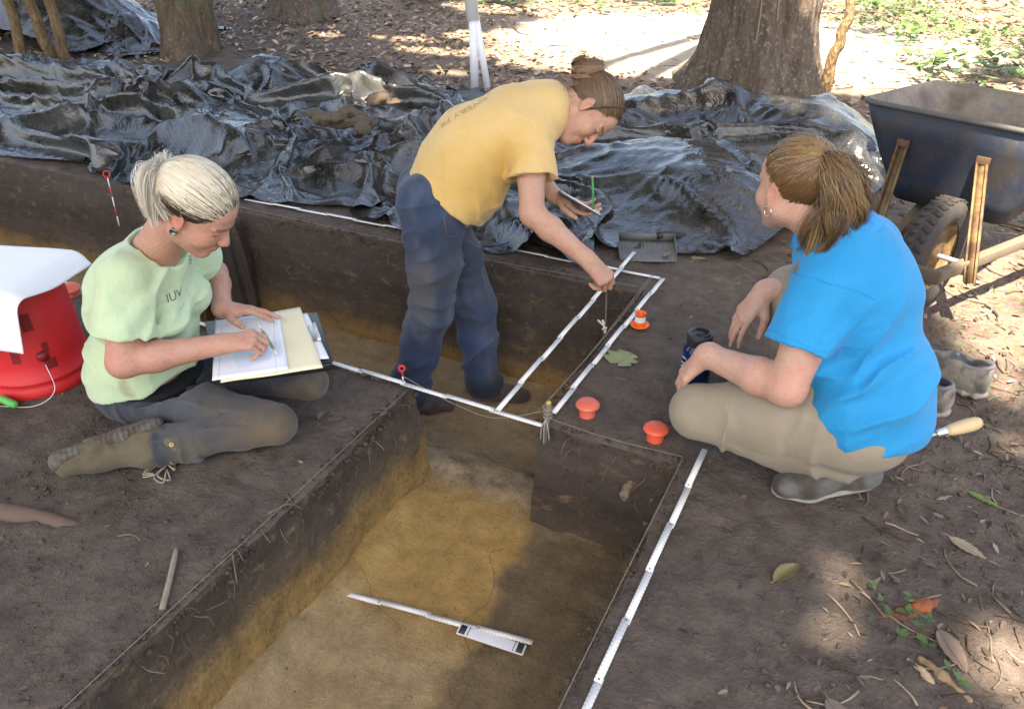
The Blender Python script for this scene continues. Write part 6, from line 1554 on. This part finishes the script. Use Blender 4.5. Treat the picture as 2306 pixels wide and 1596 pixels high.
# ------------------------------------------------------------------ sneakers and trowel
M_SNK = cloth_mat('grey_mesh', .75, 300, .0015, .1); M_SNS = simple('pale_foam', (.34, .31, .27), .7, .2, 20, .001, 60, dirt=.5, dscale=20); M_LIN = simple('grey_lining', (.22, .22, .22), .9)
def sneaker(x, y, yaw, label, tilt=0.0):
    t = at('sneaker', (x, y, gh(x, y)), label, 'shoe', 'cast-off grey sneakers'); RAW.add(t.name); t.rotation_euler = (tilt, 0, yaw); t.scale = (1.12,)*3
    s = Sdf(); s.cone((-.06, 0, .05), (-.065, 0, .075), .042, .037, .02); s.cone((-.055, 0, .045), (.08, 0, .042), .042, .042, .03, flat=(A([0, 1, 0]), 1.02)); s.cone((.08, 0, .04), (.15, .006, .032), .042, .030, .02, flat=(A([0, 1, 0]), 1.1)); s.cone((0, 0, .082), (.07, 0, .058), .036, .037, .03)
    s.ell((-.042, 0, .105), (.046, .024, .058), None, .006, 's'); s.ell((-.035, 0, .128), (.06, .05, .020), None, .010, 's'); s.cut((0, 0, .012), (0, 0, -1), (0, 0, -.05), .3, .003)
    s.disp(lambda P: .0018*noise3(P*40, 3))
    def cf(Vv):
        q = Vv.astype(np.float32); C = np.tile(A([.27, .235, .185]), (len(Vv), 1)); C = blend(C, A([.06, .055, .05]), np.clip(.4+.9*fbm3(q*24, 3, 5), 0, .85)); ins = ((q[:, 2] > .055) & (np.abs(q[:, 1]) < .030) & (q[:, 0] < .02) & (q[:, 0] > -.09)); C[ins] = (.10, .10, .10); return C
    sdf_obj('upper', s, .0032, M_SNK, t, cf)
    s = Sdf(); s.cone((-.065, 0, .012), (.06, 0, .010), .042, .043, .02, flat=(A([0, 0, 1.]), .42)); s.cone((.06, 0, .010), (.155, .006, .016), .044, .033, .02, flat=(A([0, 0, 1.]), .40)); s.disp(lambda P: .002*np.sin(P[:, 0]*180)*(np.abs(P[:, 1]) > .02))
    sdf_obj('sole', s, .004, M_SNS, t)
    mb = MB()
    for k in range(5): z_ = .097-.006*k; x_ = .025+.016*k; mb.tube(spline([(x_, -.024, z_-.008), (x_+.004, 0, z_), (x_, .024, z_-.008)], 8), .0024, 5)
    mb.build('laces', simple('white_lace', (.55, .53, .48), .8), t, True); MB().tube(spline([(-.092, -.010, .104), (-.075, -.025, .098), (-.040, -.029, .090), (-.005, -.024, .098), (.008, 0, .108), (-.005, .024, .098), (-.040, .029, .090), (-.075, .025, .098), (-.092, .010, .104), (-.092, -.010, .104)], 50), .0062, 6).build('collar', simple('collar_pad', (.20, .20, .20), .85), t, True)
    return t
sneaker(.335, 2.70, math.radians(168), 'grey muddy sneaker standing empty on the ground behind the squatting person', .10); sneaker(.235, 2.56, math.radians(150), 'grey sneaker half hidden behind the blue shirt', -.1)
t = at('trowel', (.25, 2.05, .2), 'trowel with a pale wooden handle sticking out behind the squatting person', 'trowel')
p0, p1 = V3(.262, 2.055, .207), V3(.368, 2.14, .226); d = nrm(p1-p0); Lh = np.linalg.norm(p1-p0)
MB().tube([p0-d*.09, p0-d*.02, p0+d*.02], [.005, .006, .0055], 10).build('tang', M_STEEL, t, True)
MB().tube([p0+d*s for s in (.0, .006, .028, .030)], [.0095, .011, .0125, .0125], 14).build('ferrule', simple('bright_steel', (.75, .75, .74), .25, metal=.9), t, True)
kh = simple('ash_handle', (.60, .43, .22), .45, .12, 30)
MB().tube([p0+d*(.030+s*(Lh-.03)) for s in (0, .15, .4, .65, .85, .96, 1)], [.0125, .0155, .0185, .0195, .018, .013, .004], 16).build('handle', kh, t, True)
MB().beam(p0-d*.09, p0-d*.20+A([0, 0, -.03]), .07, .002).build('blade', M_STEEL, t)
# ------------------------------------------------------------------ white pole stand behind the sheeting
t = at('pole_stand', (-3.12, 5.9, 0), 'white plastic pipe stand with two legs behind the bending person', 'stand')
M_PVC = simple('white_pvc', (.74, .75, .75), .4, .05, 8, dirt=.1)
tp = V3(-3.24, 5.93, .52)
MB().tube([tp-zz*.02, tp+zz*1.4+V3(-.16, .02, 0)], [.050, .058], 16).build('sleeve', M_PVC, t, True)
MB().tube([tp+zz*.02, V3(-3.20, 5.86, -.02)], [.036, .034], 14).build('leg', M_PVC, t, True); MB().tube([tp+V3(.01, .02, .02), V3(-3.10, 5.90, -.02)], [.028, .028], 14).build('leg', M_PVC, t, True)
# ------------------------------------------------------------------ things in the hands and on the lap
J1 = GREEN[1]
t = at('clipboard', (-1.62, 1.58, .24), 'black storage clipboard resting on the kneeling person\'s lap', 'clipboard')
zt = .262; bd = lambda q, z: V3(q[0], q[1], z)
cor = A([(-1.885, 1.60), (-1.60, 1.81), (-1.365, 1.585), (-1.62, 1.365)]); ctr = cor.mean(0)
def slab(mbx, C, z0, z1): n = len(C); v = [bd(c, z0) for c in C]+[bd(c, z1) for c in C]; q = [(i, (i+1) % n, n+(i+1) % n, n+i) for i in range(n)]; return mbx.add(v, q+[(3, 2, 1, 0), (4, 5, 6, 7)])
slab(MB(), ctr+(cor-ctr)*.98, zt-.042, zt-.012).build('case', simple('black_case', (.012, .013, .014), .4), t, bevel=.008, seg=3)
slab(MB(), ctr+(cor-ctr)*1.0, zt-.009, zt-.003).build('lid', simple('black_case_lid', (.015, .016, .017), .4), t, bevel=.002)
ed = nrm(np.append(cor[2]-cor[1], 0)); mid = np.append((cor[1]+cor[2])/2, zt); inw = nrm(np.append(ctr-(cor[1]+cor[2])/2, 0)); Rc = np.stack([ed, inw, A([0, 0, 1.])], 1)
MB().box(mid+inw*.032+A([0, 0, .006]), (.11, .022, .003), Rc).build('clip', simple('clip_steel', (.6, .6, .58), .3, metal=.8), t, bevel=.001)
MB().tube([mid+inw*.022-ed*.055+A([0, 0, .011]), mid+inw*.022+ed*.055+A([0, 0, .011])], .006, 10).build('clip_roll', simple('clip_roll_steel', (.72, .71, .66), .3, metal=.7), t, True)
def sheet(name, C, z, label, m, cat, curl=.004, n=18, seed=0, th=.0008):
    C = A(C, float); u, v = np.meshgrid(np.linspace(0, 1, n), np.linspace(0, 1, n), indexing='ij'); u, v = u[..., None], v[..., None]
    P_ = (1-u)*(1-v)*C[0]+u*(1-v)*C[1]+u*v*C[2]+(1-u)*v*C[3]; zz_ = z+curl*(fbm2(P_[..., 0]*7, P_[..., 1]*7, 2, seed)*.5+.5)*np.clip(4*np.abs(u[..., 0]-.5)**2+4*np.abs(v[..., 0]-.5)**2, 0, 1)
    o = link(name, mesh_np(name, np.concatenate([P_, zz_[..., None]], -1).reshape(-1, 3), grid_faces(n, n)), m); md = o.modifiers.new('t', 'SOLIDIFY'); md.thickness = th; return tag(o, label, cat)
sheet('paper', [(-1.80, 1.63), (-1.615, 1.78), (-1.375, 1.58), (-1.56, 1.42)], zt+.001, 'white sheet with rounded corner showing under the manila folder on the clipboard', simple('white_folder', (.80, .81, .82), .7, .03), 'paper', seed=3)
sheet('manila_folder', [(-1.79, 1.63), (-1.655, 1.795), (-1.355, 1.525), (-1.565, 1.335)], zt+.006, 'cream manila folder under the drawing on the kneeling person\'s lap', simple('manila', (.80, .72, .48), .7, .03), 'folder', seed=4, th=.002)
kp = NB('drawing_paper'); o_ = kp.pos(); x, y, z = kp.sep(o_)
Cd = A([(-1.835, 1.60), (-1.69, 1.73), (-1.43, 1.465), (-1.585, 1.325)]); ex_ = nrm(np.append(Cd[1]-Cd[0], 0)); ey_ = nrm(np.append(Cd[3]-Cd[0], 0)); o0 = Cd[0]
def coord(e): return kp.math('ADD', kp.math('MULTIPLY', kp.math('SUBTRACT', x, float(o0[0])), float(e[0])), kp.math('MULTIPLY', kp.math('SUBTRACT', y, float(o0[1])), float(e[1])))
cu, cv_ = coord(ex_), coord(ey_)
def lineat(c, v, w_=.0012): return kp.math('LESS_THAN', kp.math('ABSOLUTE', kp.math('SUBTRACT', c, v)), w_)
ln = kp.math('MAXIMUM', kp.math('MAXIMUM', lineat(cu, .020), lineat(cu, .178)), kp.math('MAXIMUM', lineat(cv_, .045), lineat(cv_, .345)))
grid_ = kp.math('MAXIMUM', kp.math('LESS_THAN', kp.math('FRACT', kp.math('MULTIPLY', cu, 110.0)), .10), kp.math('LESS_THAN', kp.math('FRACT', kp.math('MULTIPLY', cv_, 110.0)), .10))
col = kp.mix(kp.math('MULTIPLY', grid_, .14), (.80, .82, .85), (.45, .62, .80)); col = kp.mix(kp.math('MULTIPLY', ln, .45), col, (.35, .36, .40))
pat = kp.math('MULTIPLY', kp.math('MULTIPLY', kp.math('GREATER_THAN', cv_, .215), kp.math('LESS_THAN', kp.math('ADD', cv_, kp.math('MULTIPLY', cu, .35)), .355)), kp.math('MULTIPLY', kp.math('GREATER_THAN', kp.math('SUBTRACT', cu, kp.math('MULTIPLY', cv_, .18)), .012), kp.math('LESS_THAN', cu, .165)))
col = kp.mix(kp.math('MULTIPLY', pat, .55), col, (.55, .73, .90)); M_DRAW = kp.fin(col, .65, spec=.3)
sheet('drawing', Cd, zt+.0115, 'white gridded drawing sheet with a pale blue shaded area under the writing hand', M_DRAW, 'drawing', seed=5)
# mechanical pencil in the writing hand
t = at('pencil', (-1.535, 1.49, .33), 'green and silver mechanical pencil in the kneeling person\'s writing hand', 'pencil')
pa, pb = V3(-1.500, 1.505, .280), V3(-1.565, 1.512, .375); d = nrm(pb-pa)
MB().tube([pa, pa+d*.012, pa+d*.03], [.0006, .003, .0042], 8).build('tip', M_STEEL, t, True); MB().tube([pa+d*.03, pb-d*.03], [.0044, .0044], 10).build('barrel', simple('pencil_green', (.10, .22, .13), .4), t, True); MB().tube([pb-d*.03, pb], [.003, .003], 8).build('eraser_cap', M_STEEL, t, True)
# bending person's field notebook, pencil and plumb line
Oy, Sy = YELLOW[4], YELLOW[5]; Jy = YELLOW[1]; W = lambda p: Oy+A(p)*Sy
t = at('field_board', tuple(W(Jy['wrL'])), 'slim clipboard held in the bending person\'s far hand', 'clipboard')
wl_ = W(Jy['wrL']); c0 = wl_+V3(.105, -.005, -.008); ex_ = nrm(A([.78, .20, -.42])); ey_ = nrm(A([-.35, .88, -.30])); ey_ = nrm(ey_-ex_*(ey_@ex_)); ez_ = np.cross(ex_, ey_); R_ = np.stack([ex_, ey_, ez_], 1)
MB().box(c0, (.19, .13, .005), R_).build('backing', simple('dark_board', (.05, .045, .04), .6), t, bevel=.001)
MB().box(c0+ez_*.0045, (.178, .122, .003), R_).build('pages', simple('page_white', (.72, .72, .70), .7), t); MB().box(c0+ez_*.009+ex_*.072, (.025, .07, .007), R_).build('clip', simple('board_clip', (.5, .5, .48), .3, metal=.8), t, bevel=.002)
t = at('pencil', tuple(c0), 'bright green pencil standing up from the bending person\'s clipboard', 'pencil'); pz = c0+ex_*.06+ez_*.008
MB().tube([pz, pz+V3(-.012, .0, .125)], .0042, 8).build('barrel', simple('bright_green', (.02, .36, .08), .4), t, True); MB().tube([pz+V3(-.012, .0, .125), pz+V3(-.0128, 0, .135)], .0042, 8).build('eraser', simple('eraser_pink', (.6, .25, .22), .7), t, True)
t = at('plumb_line', (-.825, 2.56, .05), 'plumb line of knotted cord hanging from the bending person\'s fingers', 'plumb line')
tip = W(YELLOW[6][0])*.5+W(YELLOW[6][4])*.5; bt = tip+V3(.012, -.012, -.185)
MB().tube(spline([tip+V3(0, 0, .012), tip*.6+bt*.4+V3(.002, 0, 0), bt], 20), .0028, 6).build('cord', simple('dirty_cord', (.16, .13, .10), .9, .3, 60), t, True)
mbb = MB(); rsb = np.random.default_rng(2)
for k in range(9): o_ = rsb.normal(size=3)*.010; mbb.tube(spline([bt, bt+o_*.9+V3(0, 0, -.004), bt+o_*1.7+V3(0, 0, -.012)], 8), [.004]*4+[.0045]*4, 5)
mbb.build('knot', simple('frayed_white', (.55, .53, .48), .9), t, True)
# prints on the shirts
def print_text(txt, SVF, anchor, ex_, ey_, size, parent, material, name='lettering', arc=0.0, lift=.0012, maxd=.08):
    cu_ = bpy.data.curves.new('txt', 'FONT'); cu_.body = txt; cu_.size = size; cu_.align_x = 'CENTER'; cu_.resolution_u = 2
    ob = bpy.data.objects.new('txt', cu_); COL.objects.link(ob); dg = bpy.context.evaluated_depsgraph_get(); me = bpy.data.meshes.new_from_object(ob.evaluated_get(dg)); bpy.data.objects.remove(ob); bpy.data.curves.remove(cu_)
    bm = bmesh.new(); bm.from_mesh(me); bmesh.ops.triangulate(bm, faces=bm.faces); bmesh.ops.subdivide_edges(bm, edges=[e for e in bm.edges if e.calc_length() > size*.25], cuts=1, use_grid_fill=False); bmesh.ops.triangulate(bm, faces=bm.faces)
    bv = BVHTree.FromPolygons([tuple(v) for v in SVF[0]], [tuple(map(int, f_)) for f_ in SVF[1]]); ok = True; n0 = np.cross(ex_, ey_)
    for v in bm.verts:
        x_, y_ = v.co.x, v.co.y
        if arc: an = x_/arc; x_, y_ = (arc+y_)*math.sin(an), (arc+y_)*math.cos(an)-arc
        p = anchor+ex_*x_+ey_*y_; hit = bv.ray_cast(Vector(p+n0*maxd), Vector(-n0), maxd*2.5)
        if hit[0] is None: hit = bv.find_nearest(Vector(p))
        v.co = Vector(A(hit[0])+n0*lift)
    bm.to_mesh(me); bm.free(); me.name = name; return link(name, me, material, parent)
M_PRINT = simple('shirt_print', (.10, .145, .10), .9); M_PRINT2 = simple('faded_shirt_print', (.40, .285, .10), .9)
rt, J, M, SVF = GREEN[0], GREEN[1], GREEN[2], GREEN[3]; f, lat, up = J['fwd'], J['lat'], J['up']
n_ = nrm(f*.9-lat*.45); ex_ = nrm(np.cross(up, n_)); ey_ = np.cross(n_, ex_)
print_text('IUV', SVF, J['chest']+f*.14-lat*.08+up*.085, ex_, ey_, .036, rt, M_PRINT); print_text('-------', SVF, J['chest']+f*.14-lat*.065+up*.055, ex_, ey_, .013, rt, M_PRINT)
print_text('*', SVF, J['chest']+f*.12+lat*.02+up*.135, ex_, ey_, .06, rt, simple('logo_print', (.16, .22, .15), .9), 'logo')
rt, J, M, SVF = YELLOW[0], YELLOW[1], YELLOW[2], YELLOW[3]; f, lat, up = J['fwd'], J['lat'], J['up']
ey_ = nrm(-lat+f*.25); ex_ = nrm(-up-ey_*((-up)@ey_))
print_text('OVERY PR', SVF, J['chest']-f*.11-lat*.045-up*.055, ex_, ey_, .038, rt, M_PRINT2, arc=.20)
print_text('_/\\_', SVF, J['chest']-f*.12+lat*.01-up*.03, -ex_, -ey_, .08, rt, M_PRINT2, 'emblem')
# ring / green tape on the squatting person's hand
Ob, Sb = BLUE[4], BLUE[5]; tips = BLUE[6]; Jb = BLUE[1]
mid = tips[1]*.62+(Jb['wrR'])*.38; dirf = nrm(tips[1]-Jb['wrR'])
MB().lathe([(.0102, -.007), (.0108, -.005), (.0108, .005), (.0102, .007)], 18, frame(mid, z=dirf)).build('finger_tape', simple('green_tape', (.20, .52, .06), .5), BLUE[0], True)
# ------------------------------------------------------------------ sheeting further back, soil clods, baulk cover
def cone_heap(x, y): return 1.15*np.exp(-(((x+8.3)/.75)**2+((y-6.0)/.6)**2)**.9)
tarp('plastic_sheet', [(-9.5, 5.2), (-7.25, 5.35), (-7.05, 7.0), (-9.6, 7.1)], 54, 44, cone_heap, .10, 21, 'black plastic sheet over a tall heap behind the saplings at upper left', M_TARP, .03, .06, .008, 26)
tarp('plastic_sheet', [(-7.35, 5.6), (-6.72, 5.5), (-6.70, 6.4), (-7.5, 6.5)], 32, 32, lambda x, y: bump(x, y, -7.2, 6.0, .25, .3, .28), .22, 25, 'small bunched black plastic sheet between the tall heap and the tree', M_TARP, .03, .12, .008, 26)
M_CLOD = simple('damp_clod', (.10, .072, .045), .95, .45, 25, .006, 45)
def clods(x, y, z, n, spread, size, label, seed):
    rs2 = np.random.default_rng(seed); s = Sdf()
    for _ in range(n):
        p = A([x, y, z])+rs2.normal(size=3)*A([spread, spread*.6, spread*.18]); s.ell(p, rs2.uniform(size*.5, size, 3)*A([1, 1, .6]), None, .02)
    s.disp(lambda P: .010*fbm3(P*28, 3, seed)); o, _, _ = sdf_obj('soil_clod', s, .008, M_CLOD, None); return tag(o, label, 'soil clod', 'clods on the plastic sheet')
clods(-2.98, 3.88, .24, 14, .10, .07, 'lump of brown soil on the black sheet, nearer the trench', 3); clods(-2.97, 4.28, .27, 9, .06, .06, 'smaller lump of soil on the black sheet, farther from the trench', 5)
# dirty sheet hanging over the side of the baulk
nx_, ny_ = 44, 60; u, v = np.meshgrid(np.linspace(0, 1, nx_), np.linspace(0, 1, ny_), indexing='ij')
Yb = 2.56+.36*u; dr = v*.85; drop = np.clip(dr-.24, 0, 1); Xb = -3.30+np.minimum(dr, .24)+.055*sstep(0, .08, drop)+.10*drop+.055*(1-np.abs(noise3(np.stack([u*7, v*1.5, 0*u], -1), 3)))**2*sstep(.1, .5, v); Zb = .025+.02*fbm2(Xb*6, Yb*6, 3, 4)*sstep(.35, .2, v)-drop*1.0
Zb = np.where(drop > 0, .02-drop, Zb)
cv2 = link('plastic_sheet', mesh_np('plastic_sheet', np.stack([Xb, Yb, Zb], -1).reshape(-1, 3), grid_faces(nx_, ny_)), simple('muddy_plastic', (.085, .066, .048), .6, .4, 12, .006, 25, dirt=.8, dirtc='3a2c20', dscale=6)); tag(cv2, 'muddy plastic sheet hanging down the baulk beside the kneeling person\'s head', 'tarp', 'black plastic sheets')
# ------------------------------------------------------------------ sticks, roots, leaves
M_STICK = simple('grey_stick', (.26, .21, .16), .9, .3, 30, .002, 60); M_ROOT = simple('root_bark', (.12, .082, .058), .9, .3, 18, .004, 40)
o = MB().tube(spline([(-1.435, .972, .012), (-1.38, .90, .011), (-1.318, .814, .010)], 14), [.005, .006, .0068, .007]+[.0072]*6+[.0075]*4, 9).build('stick', M_STICK, None, True); tag(o, 'bare grey stick lying at the left edge of the near pit', 'stick')
o = MB().tube(spline([(-2.10, .845, -.01), (-1.95, .875, .004), (-1.85, .905, .000), (-1.73, .93, -.016)], 24), np.linspace(.030, .020, 24), 12).build('root', M_ROOT, None, True); tag(o, 'thick brown root half buried in the soil at the left edge', 'root')
t = at('root', (-.505, 1.86, -.10), 'cut root stub poking out of the near pit section', 'root')
s = Sdf(); s.cone((-.512, 1.90, -.135), (-.515, 1.845, -.14), .022, .020, .01, flat=(A([1., 0, .2]), .75)); s.ell((-.515, 1.835, -.138), (.007, .02, .009), None, .004, 's'); s.disp(lambda P: .004*fbm3(P*60, 2, 3)); sdf_obj('stub', s, .003, simple('cut_root', (.20, .155, .10), .9, .4, 60), t)
for x, y, z, dx, dz, lb in ((-1.292, 1.235, 0, .03, -.05, 'pale rootlet with a green shoot at the pit edge, nearest the kneeling knee'), (-1.292, 1.02, 0, .05, -.03, 'pinkish root end sticking out of the left pit edge above the grey stick'), (-1.295, 1.13, -.01, .03, -.02, 'short root stub at the left pit edge beside the string'), (-1.29, 1.72, .0, -.03, .01, 'dead root fork by the pit corner in front of the kneeling person')):
    rs2 = np.random.default_rng(int(abs(x*y)*9999)); mb = MB()
    for k in range(2):
        x_, y_ = x-.012*k, y+.02*k; e = A([x_+dx*rs2.uniform(.5, 1.1), y_+rs2.normal()*.02, z+dz*rs2.uniform(.5, 1.2)+.006]); mb.tube(spline([(x_-.03*rs2.random()-.01, y_+rs2.normal()*.02, z-.002), (x_, y_, z+.008), e], 10), np.linspace(.0032-.001*k, .0012, 10)*(1+.25*np.sin(np.arange(10)*1.7)), 6)
    o = mb.build('rootlet', simple('pale_root', (.14, .10, .072), .9, .4), None, True); tag(o, lb, 'root', 'roots at the pit edges')
def leaf_obj(pts2, ctr, yaw, size, colr, label, curl=.15, lobes=None, z=.004):
    n = 13; m = 7; u, v = np.meshgrid(np.linspace(0, 1, n), np.linspace(-1, 1, m), indexing='ij')
    if lobes is None: wdt = np.sin(np.pi*u**.85)**.8*pts2
    else: wdt = np.sin(np.pi*u**.7)**.6*pts2*(.62+.38*np.abs(np.sin(u*math.pi*lobes)))
    X = (u-.5)*size; Y = v*wdt*size; Zl = curl*size*(v**2*wdt*2+.35*(u-.5)**2)+.0015*np.sin(u*40)*np.abs(v)
    ca, sa = math.cos(yaw), math.sin(yaw); P_ = np.stack([ctr[0]+X*ca-Y*sa, ctr[1]+X*sa+Y*ca, Zl+gh(*ctr)+z], -1).reshape(-1, 3)
    t = at('leaf', (ctr[0], ctr[1], gh(*ctr)), label, 'leaf', 'single fallen leaves'); o = link('blade', mesh_np('blade', P_, grid_faces(n, m)), simple('leaf_col', colr, .6, .3, 40), t); md = o.modifiers.new('t', 'SOLIDIFY'); md.thickness = .0006
    q = [(ctr[0]+s*size*ca, ctr[1]+s*size*sa, gh(*ctr)+z+.003+abs(s)*curl*size*.1) for s in (-.62, -.3, 0, .3, .48)]; MB().tube(spline(q, 12), .0011, 5).build('stalk', simple('leaf_rib', tuple(min(1, c*1.3) for c in colr), .7), t, True); return t
leaf_obj(.20, (-.012, 1.575), math.radians(62), .10, (.17, .13, .05), 'curled yellow-brown leaf on the bare soil in the right foreground', .35)
leaf_obj(.60, (-.717, 2.365), math.radians(75), .115, (.22, .24, .11), 'broad pale green lobed leaf beside the long white rule', .12, 3)
leaf_obj(.18, (.39, 1.87), math.radians(-28), .10, (.27, .21, .13), 'narrow dry brown leaf at the right edge, above the orange root', .12)
leaf_obj(.14, (.43, 2.10), math.radians(-25), .085, (.13, .20, .05), 'thin green leaf near the right edge by the trowel', .15)
leaf_obj(.25, (-.70, 3.35), math.radians(20), .07, (.17, .19, .10), 'small grey-green leaf beside the dustpan', .1)
leaf_obj(.22, (.16, 1.21), math.radians(-50), .11, (.16, .12, .09), 'grey-brown leaf at the bottom right, below the sunny spots', .1); leaf_obj(.2, (.36, 1.50), math.radians(-60), .12, (.17, .12, .085), 'dull brown leaf just right of the orange root', .12)
leaf_obj(.3, (-1.47, 1.62), math.radians(100), .05, (.10, .07, .05), 'dark curled leaf by the kneeling person\'s near knee', .4)
# rotten orange root with seedlings
t = at('decayed_root', (.27, 1.57, 0), 'rotten bright orange root splinter amid small green seedlings at lower right', 'root')
s = Sdf(); s.chain([(.225, 1.55, -.006), (.262, 1.575, .004), (.295, 1.615, .004), (.325, 1.655, -.002)], [.012, .016, .012, .006], .02); s.disp(lambda P: .007*fbm3(P*55, 3, 8)); ko = NB('orange_rot'); po_ = ko.pos(); M_ROT = ko.fin(ko.mix(ko.ramp(ko.noise(po_, 30, 5, .7), [(.35, 0.0), (.62, 1.0)]), (.10, .045, .028), (.36, .09, .03)), .9, ko.bump(ko.noise(po_, 90, 4), .004)); sdf_obj('core', s, .0035, M_ROT, t)
s = Sdf(); s.chain([(.30, 1.455, .004), (.345, 1.42, .012), (.40, 1.385, .004)], [.006, .009, .004], .01); s.disp(lambda P: .005*fbm3(P*60, 3, 4)); sdf_obj('splinter', s, .003, simple('pale_splinter', (.26, .17, .09), .9, .4, 50), t)
s = Sdf(); s.chain([(.27, 1.44, .004), (.31, 1.41, .010), (.33, 1.395, .003)], [.005, .008, .004], .01); s.disp(lambda P: .004*fbm3(P*60, 3, 6)); sdf_obj('splinter', s, .003, simple('pale_splinter2', (.38, .27, .17), .9, .4, 50), t)
M_SEED = leafmat('seedling_leaf', (.07, .13, .04), (.13, .20, .07), .25)
rs2 = np.random.default_rng(12)
def seedlings(n, fx, label, size=(.012, .03), h=.03, seed=1):
    rs2 = np.random.default_rng(seed); mb = MB()
    for _ in range(n):
        x, y = fx(rs2); b0 = A([x, y, gh(x, y)]); hh = h*rs2.uniform(.4, 1.2)
        for k in range(rs2.integers(2, 6)):
            a = rs2.uniform(0, 6.28); L = rs2.uniform(*size); e = A([math.cos(a), math.sin(a), rs2.uniform(-.1, .7)]); e = nrm(e); w_ = np.cross(e, A([0, 0, 1.])); p = b0+A([0, 0, hh*rs2.uniform(.5, 1)])
            mb.add([p, p+e*L*.5+w_*L*.28, p+e*L, p+e*L*.5-w_*L*.28], [(0, 1, 2, 3)])
        mb.tube([b0, b0+A([0, 0, hh])], .0009, 4, False)
    return mb
o = seedlings(15, lambda r: (.27+r.normal()*.05, 1.53+r.normal()*.05), '', seed=3).build('seedlings', M_SEED); tag(o, 'tiny green seedlings round the orange rotten root', 'seedlings', kind='stuff')
mb = MB()
o = seedlings(520, lambda r: [(-3.6+r.normal()*.9, 11.2+r.normal()*.6), (-.1+r.normal()*.5, 9.9+r.normal()*.7), (.5+r.normal()*.5, 7.9+r.normal()*.35), (1.2+r.normal()*.3, 9.6+r.normal()*.5), (-5.6+r.normal()*.5, 9.8+r.normal()*.3), (-.35+r.normal()*.5, 11.6+r.normal()*.5)][r.integers(6)], '', (.05, .16), .18, 5).build('weeds', M_SEED); tag(o, 'low green weeds growing in patches across the woodland floor', 'weeds', kind='stuff')
o = seedlings(40, lambda r: (.35+r.normal()*.12, 6.9+r.normal()*.2), '', (.03, .08), .10, 9).build('weeds', M_SEED); tag(o, 'sparse green seedlings beyond the wheelbarrow', 'weeds', kind='stuff')

# lines scored in the pit floor round the stain
M_SCORE = simple('scored_soil', (.13, .088, .045), .95)
def scored(pts, r=.0014):
    pp = spline([(x, y, 0) for x, y in pts], 70); pp[:, 0] += .006*fbm2(pp[:, 1]*30, pp[:, 0]*3, 2, 5); pp[:, 2] = floor_z(pp[:, 0], pp[:, 1])-.0002
    o = MB().tube(pp, r*(.6+.6*np.abs(np.sin(np.arange(70)*.7))), 5).build('scored_line', M_SCORE, None, True); return tag(o, kind='structure')
scored([(-.872, 1.72), (-.90, 1.68), (-.851, 1.609), (-.82, 1.513), (-.852, 1.403), (-.819, 1.356), (-.769, 1.311), (-.728, 1.218), (-.729, 1.08)])
scored([(-1.26, 1.427), (-1.19, 1.399), (-1.123, 1.342), (-1.012, 1.303), (-.996, 1.266)], .0011)
